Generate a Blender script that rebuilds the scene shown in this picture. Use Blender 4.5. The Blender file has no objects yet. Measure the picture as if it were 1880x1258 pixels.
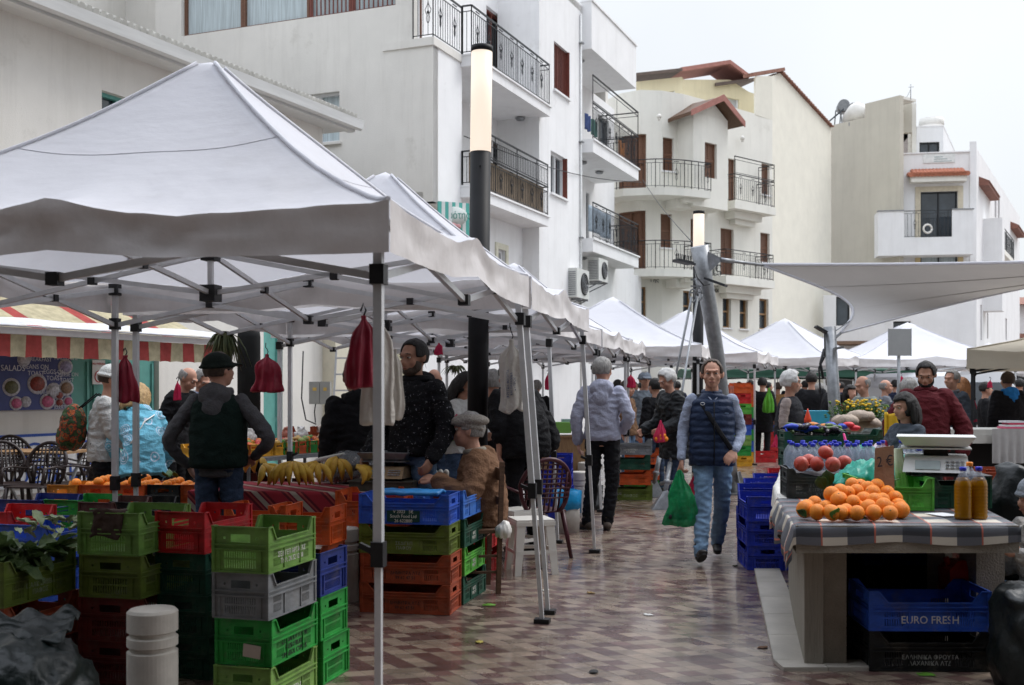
import bpy, bmesh, math, random
from math import sin, cos, pi, radians, sqrt, atan2
from mathutils import Vector, Matrix, noise
R = random.Random(7)
C = bpy.context.scene.collection
scene = bpy.context.scene
# ------------------------------------------------------------------ camera
F, CX, HY, H = 2050.0, 940.0, 715.0, 1.52
cam_d = bpy.data.cameras.new('camera'); cam = bpy.data.objects.new('camera', cam_d); C.objects.link(cam)
cam.location = (0, 0, H); cam.rotation_euler = (radians(90), 0, 0)
cam_d.sensor_width = 36.0; cam_d.lens = 36.0*F/1880.0
cam_d.shift_y = (HY-629.0)/1880.0
cam_d.clip_start = 0.05; cam_d.clip_end = 3000
cam_d.dof.use_dof = True; cam_d.dof.focus_distance = 9.3; cam_d.dof.aperture_fstop = 4.0
scene.camera = cam
# ------------------------------------------------------------------ sky: bright even overcast
SUN_EL, SUN_AZ = radians(52), radians(62)       # azimuth from +Y towards +X
world = bpy.data.worlds.new('World'); scene.world = world; world.use_nodes = True
nt = world.node_tree; nt.nodes.clear()
out = nt.nodes.new('ShaderNodeOutputWorld'); bg = nt.nodes.new('ShaderNodeBackground')
sky = nt.nodes.new('ShaderNodeTexSky'); sky.sky_type = 'NISHITA'; sky.sun_disc = False
sky.sun_elevation = SUN_EL; sky.sun_rotation = SUN_AZ; sky.air_density = 1.0; sky.dust_density = 6.0
sc = nt.nodes.new('ShaderNodeVectorMath'); sc.operation = 'SCALE'; sc.inputs[3].default_value = 0.10
tc = nt.nodes.new('ShaderNodeTexCoord'); sp = nt.nodes.new('ShaderNodeSeparateXYZ')
rp = nt.nodes.new('ShaderNodeValToRGB')
rp.color_ramp.elements[0].position = 0.0; rp.color_ramp.elements[0].color = (0.71, 0.745, 0.775, 1)
rp.color_ramp.elements[1].position = 1.0; rp.color_ramp.elements[1].color = (2.1, 2.25, 2.55, 1)
e = rp.color_ramp.elements.new(0.35); e.color = (0.79, 0.825, 0.86, 1)
ns = nt.nodes.new('ShaderNodeTexNoise'); ns.inputs['Scale'].default_value = 2.2; ns.inputs['Detail'].default_value = 4
nm = nt.nodes.new('ShaderNodeMapRange'); nm.inputs[1].default_value = 0.3; nm.inputs[2].default_value = 0.7
nm.inputs[3].default_value = 0.91; nm.inputs[4].default_value = 1.06
sm = nt.nodes.new('ShaderNodeVectorMath'); sm.operation = 'SCALE'
mx = nt.nodes.new('ShaderNodeMixRGB'); mx.inputs[0].default_value = 0.88
L = nt.links.new
L(tc.outputs['Generated'], sp.inputs[0]); L(sp.outputs['Z'], rp.inputs[0]); L(tc.outputs['Generated'], ns.inputs['Vector'])
L(ns.outputs[0], nm.inputs[0]); L(rp.outputs[0], sm.inputs[0]); L(nm.outputs[0], sm.inputs[3])
L(sky.outputs[0], sc.inputs[0]); L(sc.outputs[0], mx.inputs[1]); L(sm.outputs[0], mx.inputs[2])
L(mx.outputs[0], bg.inputs[0]); bg.inputs[1].default_value = 1.0; L(bg.outputs[0], out.inputs[0])
sl = bpy.data.lights.new('sun', 'SUN'); so = bpy.data.objects.new('sun', sl); C.objects.link(so)
sl.energy = 1.3; sl.angle = radians(25); sl.color = (1.0, 0.97, 0.93)
sd = Vector((sin(SUN_AZ)*cos(SUN_EL), cos(SUN_AZ)*cos(SUN_EL), sin(SUN_EL)))
so.rotation_euler = sd.to_track_quat('Z', 'Y').to_euler(); so.location = (20, 20, 40)
vs = scene.view_settings; vs.view_transform = 'Standard'; vs.look = 'None'; vs.exposure = 0.36; vs.gamma = 1.0
# ------------------------------------------------------------------ projection helpers
def W(px, py, Y): return Vector(((px-CX)/F*Y, Y, H-(py-HY)/F*Y))
def G(px, py): return W(px, py, H*F/(py-HY))
# ------------------------------------------------------------------ materials
MATS = {}
def mat(name, col, rough=0.6, var=0.12, scale=6.0, bump=0.0, bscale=40.0, col2=None, metal=0.0, spec=0.4,
        trans=0.0, transl=0.0, emit=None, estr=0.0, alpha=1.0, coat=0.0, thresh=None, stretch=(1,1,1), sheen=0.0, coords='Object', ior=1.45):
    if name in MATS: return MATS[name]
    m = bpy.data.materials.new(name); m.use_nodes = True; n = m.node_tree.nodes; l = m.node_tree.links.new
    b = n['Principled BSDF']; o = n['Material Output']
    b.inputs['Roughness'].default_value = rough; b.inputs['Metallic'].default_value = metal
    b.inputs['Specular IOR Level'].default_value = spec; b.inputs['IOR'].default_value = ior
    b.inputs['Transmission Weight'].default_value = trans; b.inputs['Alpha'].default_value = alpha
    b.inputs['Coat Weight'].default_value = coat; b.inputs['Sheen Weight'].default_value = sheen
    t = n.new('ShaderNodeTexCoord'); mp = n.new('ShaderNodeMapping'); mp.inputs['Scale'].default_value = stretch
    l(t.outputs[coords], mp.inputs[0])
    nz = n.new('ShaderNodeTexNoise'); nz.inputs['Scale'].default_value = scale; nz.inputs['Detail'].default_value = 6; nz.inputs['Roughness'].default_value = 0.62
    l(mp.outputs[0], nz.inputs['Vector'])
    r = n.new('ShaderNodeValToRGB'); lo, hi = thresh or (0.3, 0.7)
    r.color_ramp.elements[0].position = lo; r.color_ramp.elements[1].position = hi
    c = Vector(col); a = c*(1-var); d = Vector(col2) if col2 else c*(1+var)
    if col2: a = c
    r.color_ramp.elements[0].color = (*a, 1); r.color_ramp.elements[1].color = (*[min(x, 1) for x in d], 1)
    l(nz.outputs[0], r.inputs[0]); l(r.outputs[0], b.inputs['Base Color'])
    if bump:
        nb = n.new('ShaderNodeTexNoise'); nb.inputs['Scale'].default_value = bscale; nb.inputs['Detail'].default_value = 4
        l(mp.outputs[0], nb.inputs['Vector'])
        bp = n.new('ShaderNodeBump'); bp.inputs['Strength'].default_value = bump; bp.inputs['Distance'].default_value = 0.02
        l(nb.outputs[0], bp.inputs['Height']); l(bp.outputs[0], b.inputs['Normal'])
    if emit: b.inputs['Emission Color'].default_value = (*emit, 1); b.inputs['Emission Strength'].default_value = estr
    if transl:
        tr = n.new('ShaderNodeBsdfTranslucent'); l(r.outputs[0], tr.inputs[0]); mm = n.new('ShaderNodeMixShader'); mm.inputs[0].default_value = transl
        l(b.outputs[0], mm.inputs[1]); l(tr.outputs[0], mm.inputs[2]); l(mm.outputs[0], o.inputs[0])
    MATS[name] = m; return m
def plaster(name, col, streak=0.5):
    m = mat(name, col, rough=0.9, var=0.05, scale=0.9, bump=0.25, bscale=55, spec=0.2, coords='Object')
    n = m.node_tree.nodes; l = m.node_tree.links.new; b = n['Principled BSDF']
    src = b.inputs['Base Color'].links[0].from_socket
    t = n.new('ShaderNodeTexCoord'); mp = n.new('ShaderNodeMapping'); mp.inputs['Scale'].default_value = (1.6, 1.6, 0.13)
    nz = n.new('ShaderNodeTexNoise'); nz.inputs['Scale'].default_value = 2.0; nz.inputs['Detail'].default_value = 8; nz.inputs['Roughness'].default_value = 0.7
    r = n.new('ShaderNodeValToRGB'); r.color_ramp.elements[0].position = 0.50; r.color_ramp.elements[1].position = 0.78
    r.color_ramp.elements[0].color = (0, 0, 0, 1); r.color_ramp.elements[1].color = (streak, streak, streak, 1)
    mx = n.new('ShaderNodeMixRGB'); mx.inputs[2].default_value = (col[0]*0.52, col[1]*0.5, col[2]*0.47, 1)
    l(t.outputs['Object'], mp.inputs[0]); l(mp.outputs[0], nz.inputs['Vector']); l(nz.outputs[0], r.inputs[0]); l(r.outputs[0], mx.inputs[0])
    l(src, mx.inputs[1])
    n2 = n.new('ShaderNodeTexNoise'); n2.inputs['Scale'].default_value = 0.75; n2.inputs['Detail'].default_value = 9; n2.inputs['Roughness'].default_value = 0.75
    r2 = n.new('ShaderNodeValToRGB'); r2.color_ramp.elements[0].position = 0.60; r2.color_ramp.elements[1].position = 0.70
    r2.color_ramp.elements[0].color = (0, 0, 0, 1); r2.color_ramp.elements[1].color = (.34, .34, .34, 1)
    m2 = n.new('ShaderNodeMixRGB'); m2.inputs[2].default_value = (col[0]*0.62, col[1]*0.60, col[2]*0.56, 1)
    l(t.outputs['Object'], n2.inputs['Vector']); l(n2.outputs[0], r2.inputs[0]); l(r2.outputs[0], m2.inputs[0]); l(mx.outputs[0], m2.inputs[1]); l(m2.outputs[0], b.inputs['Base Color'])
    return m
def dirt(m, col, scale, lo, hi, amt, stretch=(1,1,1)):
    n = m.node_tree.nodes; l = m.node_tree.links.new; b = n['Principled BSDF']; src = b.inputs['Base Color'].links[0].from_socket
    t = n.new('ShaderNodeTexCoord'); mp = n.new('ShaderNodeMapping'); mp.inputs['Scale'].default_value = stretch; z = n.new('ShaderNodeTexNoise'); z.inputs['Scale'].default_value = scale; z.inputs['Detail'].default_value = 9; z.inputs['Roughness'].default_value = .72
    r = n.new('ShaderNodeMapRange'); r.inputs[1].default_value = lo; r.inputs[2].default_value = hi; r.inputs[3].default_value = 0; r.inputs[4].default_value = amt
    x = n.new('ShaderNodeMixRGB'); x.inputs[2].default_value = (*col, 1); l(t.outputs['Object'], mp.inputs[0]); l(mp.outputs[0], z.inputs['Vector']); l(z.outputs[0], r.inputs[0]); l(r.outputs[0], x.inputs[0]); l(src, x.inputs[1]); l(x.outputs[0], b.inputs['Base Color']); return m
M_white = plaster('white_plaster', (0.80, 0.80, 0.80), 0.22)
M_cream = plaster('cream_plaster', (0.72, 0.70, 0.655), 0.26)
M_yellow = plaster('yellow_plaster', (0.68, 0.61, 0.42), 0.3)
M_beige = plaster('beige_plaster', (0.55, 0.52, 0.44), 0.25)
M_gable = plaster('pale_plaster', (0.78, 0.765, 0.70), 0.2)
M_trim = mat('sand_trim', (0.62, 0.50, 0.28), 0.85, 0.1, 4)
M_iron = mat('black_iron', (0.025, 0.027, 0.03), 0.5, 0.3, 20)
M_brown = mat('brown_shutter', (0.155, 0.075, 0.045), 0.55, 0.3, 9, stretch=(1, 1, 6))
M_redwood = mat('red_frame', (0.17, 0.05, 0.036), 0.5, 0.2, 9)
M_glass = mat('window_glass', (0.035, 0.045, 0.055), 0.06, 0.5, 1.2, spec=0.8)
M_curtain = mat('pale_curtain', (0.45, 0.52, 0.54), 0.5, 0.25, 5, stretch=(6, 6, 0.2))
M_whiteframe = mat('white_frame', (0.78, 0.79, 0.8), 0.4, 0.05, 8)
M_tile_roof = mat('roof_tile', (0.27, 0.135, 0.10), 0.8, 0.35, 9, bump=0.4)
M_tile_pink = mat('pink_fascia', (0.37, 0.17, 0.14), 0.8, 0.15, 5)
M_wood = mat('dark_wood', (0.11, 0.06, 0.035), 0.6, 0.35, 12, stretch=(1, 1, 5), bump=0.2)
M_tan_wood = mat('tan_wood', (0.30, 0.18, 0.09), 0.55, 0.25, 10, stretch=(5, 1, 1))
M_alu = mat('aluminium', (0.60, 0.61, 0.62), 0.38, 0.08, 12, metal=0.35)
M_galv = mat('galvanised_steel', (0.26, 0.27, 0.28), 0.42, 0.22, 14, metal=0.55)
M_blackpl = mat('black_plastic', (0.014, 0.014, 0.015), 0.45, 0.3, 15)
M_concrete = mat('concrete', (0.25, 0.22, 0.175), 0.85, 0.18, 7, bump=0.4, bscale=90)
M_bollard = mat('bollard_stone', (0.50, 0.47, 0.42), 0.8, 0.14, 9, bump=0.06, bscale=140)
M_lampblk = mat('lamp_black', (0.010, 0.010, 0.011), 0.5, 0.2, 9, spec=0.2)
M_lampglow = mat('lamp_diffuser', (0.30, 0.27, 0.22), 0.4, 0.02, 4, emit=(1.0, 0.84, 0.70), estr=0.70)
M_teal = mat('teal_paint', (0.12, 0.34, 0.30), 0.5, 0.15, 4)
M_gutter = mat('white_gutter', (0.66, 0.67, 0.66), 0.5, 0.1, 3, stretch=(.3, .3, 4))
M_marble = mat('pale_marble', (0.42, 0.39, 0.34), 0.35, 0.18, 3, bump=0.1)
M_grey_white = mat('white_plastic', (0.70, 0.68, 0.63), 0.42, 0.05, 8)
# ------------------------------------------------------------------ mesh builder
class MB:
    def __init__(s, M=None): s.v = []; s.f = []; s.mi = []; s.M = M or Matrix.Identity(4); s.k = 0; s.sm = []
    def add(s, vs, fs, smooth=False):
        o = len(s.v); s.v += [tuple(s.M @ Vector(p)) for p in vs]
        for f in fs: s.f.append([o+i for i in f]); s.mi.append(s.k); s.sm.append(smooth)
    def box(s, a, b, M=None):
        x0, y0, z0 = a; x1, y1, z1 = b
        vs = [(x0,y0,z0),(x1,y0,z0),(x1,y1,z0),(x0,y1,z0),(x0,y0,z1),(x1,y0,z1),(x1,y1,z1),(x0,y1,z1)]
        if M: vs = [tuple(M @ Vector(p)) for p in vs]
        s.add(vs, [(0,3,2,1),(4,5,6,7),(0,1,5,4),(1,2,6,5),(2,3,7,6),(3,0,4,7)]); return s
    def bar(s, p, q, w, h=None, up=(0,0,1)):
        p = Vector(p); q = Vector(q); d = q-p; ln = d.length
        if ln < 1e-6: return s
        d /= ln; u = Vector(up)
        if abs(d.dot(u)) > 0.98: u = Vector((0, 1, 0))
        a = d.cross(u).normalized(); b = a.cross(d); h = h or w
        vs = []
        for e in (p, q):
            for i, j in ((-1,-1),(1,-1),(1,1),(-1,1)): vs.append(tuple(e + a*i*w/2 + b*j*h/2))
        s.add(vs, [(0,1,2,3),(7,6,5,4),(0,4,5,1),(1,5,6,2),(2,6,7,3),(3,7,4,0)]); return s
    def tube(s, pts, r, n=8, cap=True, smooth=True, flat=1.0):
        pts = [Vector(p) for p in pts]; rs = r if isinstance(r, (list, tuple)) else [r]*len(pts)
        vs = []; prev = None
        for i, p in enumerate(pts):
            d = (pts[min(i+1, len(pts)-1)] - pts[max(i-1, 0)]).normalized()
            if prev is None:
                u = Vector((0,0,1)) if abs(d.z) < 0.9 else Vector((0,1,0)); a = d.cross(u).normalized()
            else: a = (prev - d*prev.dot(d)).normalized()
            prev = a; b = d.cross(a)
            for k in range(n):
                t = 2*pi*k/n; vs.append(tuple(p + (a*cos(t) + b*sin(t)*flat)*rs[i]))
        fs = []
        for i in range(len(pts)-1):
            for k in range(n):
                k2 = (k+1) % n; fs.append((i*n+k, i*n+k2, (i+1)*n+k2, (i+1)*n+k))
        s.add(vs, fs, smooth)
        if cap:
            o = len(s.v)-len(vs); m = len(pts)-1
            s.f.append([o+k for k in range(n)][::-1]); s.mi.append(s.k); s.sm.append(False)
            s.f.append([o+m*n+k for k in range(n)]); s.mi.append(s.k); s.sm.append(False)
        return s
    def cyl(s, c, r, z0, z1, n=20, r2=None): return s.tube([(c[0], c[1], z0), (c[0], c[1], z1)], [r, r if r2 is None else r2], n)
    def lathe(s, prof, c=(0,0,0), n=24, smooth=True, sx=1, sy=1):
        vs = []; fs = []
        for r, z in prof:
            for k in range(n): t = 2*pi*k/n; vs.append((c[0]+r*cos(t)*sx, c[1]+r*sin(t)*sy, c[2]+z))
        m = len(prof)
        for i in range(m-1):
            for k in range(n): k2 = (k+1)%n; fs.append((i*n+k, i*n+k2, (i+1)*n+k2, (i+1)*n+k))
        if prof[0][0] > 1e-4: fs.append(tuple(range(n))[::-1])
        if prof[-1][0] > 1e-4: fs.append(tuple((m-1)*n+k for k in range(n)))
        s.add(vs, fs, smooth); return s
    def ball(s, c, r, n=12, m=8, jit=0):
        r = r if isinstance(r, (list, tuple)) else (r, r, r)
        vs = [(c[0], c[1], c[2]-r[2])]
        for i in range(1, m):
            a = pi*i/m - pi/2
            for k in range(n):
                t = 2*pi*k/n; j = 1 + (R.uniform(-jit, jit) if jit else 0)
                vs.append((c[0]+r[0]*cos(a)*cos(t)*j, c[1]+r[1]*cos(a)*sin(t)*j, c[2]+r[2]*sin(a)*j))
        vs.append((c[0], c[1], c[2]+r[2])); fs = []
        for k in range(n): fs.append((0, 1+(k+1)%n, 1+k))
        for i in range(m-2):
            for k in range(n): fs.append((1+i*n+k, 1+i*n+(k+1)%n, 1+(i+1)*n+(k+1)%n, 1+(i+1)*n+k))
        o = 1+(m-2)*n
        for k in range(n): fs.append((o+k, o+(k+1)%n, len(vs)-1))
        s.add(vs, fs, True); return s
    def prism(s, poly, z0, z1):
        n = len(poly); vs = [(x, y, z0) for x, y in poly] + [(x, y, z1) for x, y in poly]
        fs = [tuple(range(n))[::-1], tuple(range(n, 2*n))] + [(i, (i+1)%n, n+(i+1)%n, n+i) for i in range(n)]
        s.add(vs, fs); return s
    def hexa(s, b4, t4):
        s.add(list(b4)+list(t4), [(0,3,2,1),(4,5,6,7),(0,1,5,4),(1,2,6,5),(2,3,7,6),(3,0,4,7)]); return s
    def grid(s, fn, nu, nv, smooth=True, both=False):
        vs = [tuple(fn(i/nu, j/nv)) for j in range(nv+1) for i in range(nu+1)]
        fs = [(j*(nu+1)+i, j*(nu+1)+i+1, (j+1)*(nu+1)+i+1, (j+1)*(nu+1)+i) for j in range(nv) for i in range(nu)]
        s.add(vs, fs, smooth); return s
    def mesh(s, name, mats, merge=0):
        me = bpy.data.meshes.new(name); me.from_pydata(s.v, [], s.f)
        for m in (mats if isinstance(mats, (list, tuple)) else [mats]): me.materials.append(m)
        me.polygons.foreach_set('material_index', s.mi); me.polygons.foreach_set('use_smooth', s.sm)
        bm = bmesh.new(); bm.from_mesh(me)
        if merge: bmesh.ops.remove_doubles(bm, verts=bm.verts, dist=merge)
        bmesh.ops.recalc_face_normals(bm, faces=bm.faces); bm.to_mesh(me); bm.free()
        return me
    def build(s, name, mats, parent=None, loc=None, rz=0, merge=0):
        o = bpy.data.objects.new(name, s.mesh(name, mats, merge)); C.objects.link(o)
        if parent: o.parent = parent
        if loc is not None: o.location = loc
        if rz: o.rotation_euler[2] = rz
        return o
def tag(o, label=None, cat=None, group=None, kind=None):
    if label: o['label'] = label
    if cat: o['category'] = cat
    if group: o['group'] = group
    if kind: o['kind'] = kind
    return o
def thing(name, label, cat, loc=(0,0,0), rz=0, group=None):
    o = bpy.data.objects.new(name, None); o.empty_display_size = 0.2; C.objects.link(o); o.location = loc; o.rotation_euler[2] = rz
    return tag(o, label, cat, group)
def dup(root, loc=None, rz=None, label=None, group=None, scale=None):
    def cp(o, par):
        c = o.copy(); C.objects.link(c)
        if par: c.parent = par
        for ch in [x for x in o.children]: cp(ch, c)
        return c
    r = cp(root, None)
    if loc is not None: r.location = loc
    if rz is not None: r.rotation_euler[2] = rz
    if label: r['label'] = label
    if group: r['group'] = group
    if scale: r.scale = (scale,)*3
    return r
def modmesh(o, *mods, keep_mat=None):
    """apply modifiers (type, settings) to o by evaluating it"""
    for ty, st in mods:
        m = o.modifiers.new(ty.lower(), ty)
        for k, v in st.items(): setattr(m, k, v)
    dg = bpy.context.evaluated_depsgraph_get(); dg.update()
    me = bpy.data.meshes.new_from_object(o.evaluated_get(dg)); o.modifiers.clear()
    old = o.data; mats = [m for m in old.materials]; o.data = me
    if not len(me.materials):
        for m in mats: me.materials.append(m)
    me.name = old.name; return o
def text_obj(txt, size, m, parent, Mx, name='printed_text', thick=0.001, align='CENTER', sx=1.0, res=3, lsp=1.0):
    cu = bpy.data.curves.new(name, 'FONT'); cu.body = txt; cu.size = size; cu.extrude = thick; cu.align_x = align; cu.align_y = 'CENTER'; cu.resolution_u = res; cu.space_line = lsp
    t = bpy.data.objects.new(name, cu); C.objects.link(t)
    dg = bpy.context.evaluated_depsgraph_get(); dg.update()
    me = bpy.data.meshes.new_from_object(t.evaluated_get(dg)); bpy.data.objects.remove(t); bpy.data.curves.remove(cu)
    me.transform(Mx @ Matrix.Diagonal((sx, 1, 1, 1))); me.materials.clear(); me.materials.append(m)
    o = bpy.data.objects.new(name, me); C.objects.link(o)
    if parent: o.parent = parent
    return o
def face_matrix(o, right, up):
    """matrix whose X is right, Y is up (text plane), at o"""
    x = Vector(right).normalized(); y = Vector(up).normalized(); z = x.cross(y)
    m = Matrix((( x.x, y.x, z.x, o[0]), (x.y, y.y, z.y, o[1]), (x.z, y.z, z.z, o[2]), (0,0,0,1))); return m
# ------------------------------------------------------------------ wall frames: s along, t outward, z up
class Fr:
    def __init__(s, pts, flip=1):
        s.p = [Vector((p[0], p[1])) for p in pts]; s.c = [0]; s.flip = flip
        for a, b in zip(s.p, s.p[1:]): s.c.append(s.c[-1] + (b-a).length)
        s.len = s.c[-1]
    def seg(s, q):
        for i in range(len(s.p)-1):
            if q <= s.c[i+1] or i == len(s.p)-2: return i
    def pt(s, q, t, z):
        i = s.seg(q); a, b = s.p[i], s.p[i+1]; d = (b-a).normalized(); n = Vector((d.y, -d.x))*s.flip
        if 0 < i and abs(q-s.c[i]) < 1e-6:
            d0 = (a-s.p[i-1]).normalized(); n = (n + Vector((d0.y, -d0.x))*s.flip).normalized()
        elif i < len(s.p)-2 and abs(q-s.c[i+1]) < 1e-6:
            d1 = (s.p[i+2]-b).normalized(); n = (n + Vector((d1.y, -d1.x))*s.flip).normalized()
        r = a + d*(q-s.c[i]) + n*t; return Vector((r.x, r.y, z))
    def s_at(s, px, t=0):
        k = (px-CX)/F; best = None
        for i in range(len(s.p)-1):
            a, b = s.p[i], s.p[i+1]; d = (b-a).normalized(); n = Vector((d.y, -d.x))*s.flip; o = a+n*t
            den = d.x - k*d.y
            if abs(den) < 1e-9: continue
            q = (k*o.y-o.x)/den; ln = (b-a).length
            e = 0 if 0 <= q <= ln else min(abs(q), abs(q-ln))
            if best is None or e < best[0]: best = (e, s.c[i]+q)
        return best[1]
    def z_at(s, px, py, t=0):
        Y = s.pt(s.s_at(px, t), t, 0).y; return H-(py-HY)/F*Y
    def box(s, mb, s0, s1, t0, t1, z0, z1):
        qs = [s0]+[c for c in s.c if s0+1e-4 < c < s1-1e-4]+[s1]
        for a, b in zip(qs, qs[1:]):
            e = 0
            mb.hexa([s.pt(a,t0,z0), s.pt(b,t0,z0), s.pt(b,t1,z0), s.pt(a,t1,z0)], [s.pt(a,t0,z1), s.pt(b,t0,z1), s.pt(b,t1,z1), s.pt(a,t1,z1)])
    def wall(s, mb, s0, s1, z0, z1, t0, t1, holes=()):
        S = sorted(set([s0, s1] + [c for c in s.c if s0 < c < s1] + [x for h in holes for x in h[:2] if s0 < x < s1]))
        Z = sorted(set([z0, z1] + [x for h in holes for x in h[2:4] if z0 < x < z1]))
        def solid(i, j):
            if i < 0 or j < 0 or i >= len(S)-1 or j >= len(Z)-1: return False
            m = ((S[i]+S[i+1])/2, (Z[j]+Z[j+1])/2)
            return not any(h[0] < m[0] < h[1] and h[2] < m[1] < h[3] for h in holes)
        for i in range(len(S)-1):
            for j in range(len(Z)-1):
                if not solid(i, j): continue
                a, b, c, d = S[i], S[i+1], Z[j], Z[j+1]; P = s.pt
                mb.add([P(a,t1,c), P(b,t1,c), P(b,t1,d), P(a,t1,d)], [(0,1,2,3)])
                mb.add([P(a,t0,c), P(b,t0,c), P(b,t0,d), P(a,t0,d)], [(3,2,1,0)])
                if not solid(i-1,j): mb.add([P(a,t0,c), P(a,t1,c), P(a,t1,d), P(a,t0,d)], [(0,1,2,3)])
                if not solid(i+1,j): mb.add([P(b,t0,c), P(b,t1,c), P(b,t1,d), P(b,t0,d)], [(3,2,1,0)])
                if not solid(i,j-1): mb.add([P(a,t0,c), P(b,t0,c), P(b,t1,c), P(a,t1,c)], [(0,1,2,3)])
                if not solid(i,j+1): mb.add([P(a,t0,d), P(b,t0,d), P(b,t1,d), P(a,t1,d)], [(3,2,1,0)])
    def rect(s, x0, y0, x1, y1, t=0):
        """hole in (s,z) from a pixel box on the plane at offset t (z measured at the middle)"""
        a, b = sorted((s.s_at(x0, t), s.s_at(x1, t))); m = (x0+x1)/2
        return (a, b, s.z_at(m, y1, t), s.z_at(m, y0, t))
def window(par, fr, h, t=-0.14, frame=None, pane=None, style='glass', sill=None, label=None, split=2):
    a, b, c, d = h; fm = frame or M_brown; w = 0.06
    mb = MB()
    for q in (a, b-w): fr.box(mb, q, q+w, t-0.05, t+0.03, c, d)
    for q in (c, d-w): fr.box(mb, a+w, b-w, t-0.05, t+0.028, q, q+w)
    for i in range(1, split):
        q = a+(b-a)*i/split; fr.box(mb, q-w*0.5, q+w*0.5, t-0.05, t+0.025, c+w, d-w)
    if style == 'sash': fr.box(mb, a+w, b-w, t-0.05, t+0.02, c+(d-c)*0.48, c+(d-c)*0.53)
    if style == 'bars':
        n = max(3, int((b-a)/0.11))
        for i in range(1, n): q = a+(b-a)*i/n; fr.box(mb, q-0.012, q+0.012, t+0.05, t+0.074, c, d)
    if style == 'shutter':
        n = max(4, int((d-c)/0.075))
        for i in range(n):
            z = c+w+(d-c-2*w)*(i+0.2)/n; zz = z+(d-c-2*w)/n*0.62
            P = fr.pt; mb.hexa([P(a+w,t-0.03,z), P(b-w,t-0.03,z), P(b-w,t+0.018,z-0.015), P(a+w,t+0.018,z-0.015)], [P(a+w,t-0.04,zz), P(b-w,t-0.04,zz), P(b-w,t+0.005,zz), P(a+w,t+0.005,zz)])
        fr.box(mb, a+w, b-w, t-0.045, t+0.024, (c+d)/2-0.04, (c+d)/2+0.04)
    wo = mb.build('door' if (d-c) > 1.9 else 'window', fm, par)
    if label: wo['label'] = label
    p = MB(); fr.box(p, a, b, t-0.075, t-0.052, c, d); p.build('pane', pane or M_glass, wo)
    if sill:
        q = MB(); fr.box(q, a-0.06, b+0.06, -0.02, 0.07, c-0.06, c-0.002); q.build('sill', sill, wo)
    return wo
def railing(par, P, z0, z1, parts_name='railing', step=0.115, orn=True, m=None, low=0.06):
    """P: list of world xy points"""
    mb = MB(); r = 0.011
    for a, b in zip(P, P[1:]):
        a = Vector(a[:2]); b = Vector(b[:2]); ln = (b-a).length; n = max(1, int(ln/step))
        for z in (z0+low, z1-0.13): mb.bar((*a, z), (*b, z), 0.02, 0.016)
        mb.bar((*a, z1), (*b, z1), 0.045, 0.03)
        for i in range(n+1):
            p = a.lerp(b, i/n); big = i in (0, n) or i % 12 == 0
            mb.bar((*p, z0 if big else z0+low), (*p, z1 if big else z1-0.13), 0.026 if big else 0.014)
            if orn and i % 6 == 3 and 0 < i < n:
                d = (b-a).normalized(); zc = (z0+z1)/2
                for sg in (-1, 1):
                    pts = [Vector((*p, zc)) + Vector((d.x, d.y, 0))*sg*0.055*sin(k/8*pi)*(1+0.5*sin(k/8*4*pi)) + Vector((0,0,(k/8-0.5)*0.5)) for k in range(9)]
                    mb.tube(pts, 0.008, 4)
                mb.ball((p.x, p.y, zc), (0.03, 0.03, 0.045), 6, 4)
                for sg in (-1, 1):
                    mb.tube([Vector((p.x, p.y, z1-0.07)) + Vector((d.x, d.y, 0))*sg*0.05*k for k in (0, 0.6, 1.3, 2)], 0.014, 5)
    return mb.build(parts_name, m or M_iron, par)
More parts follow.
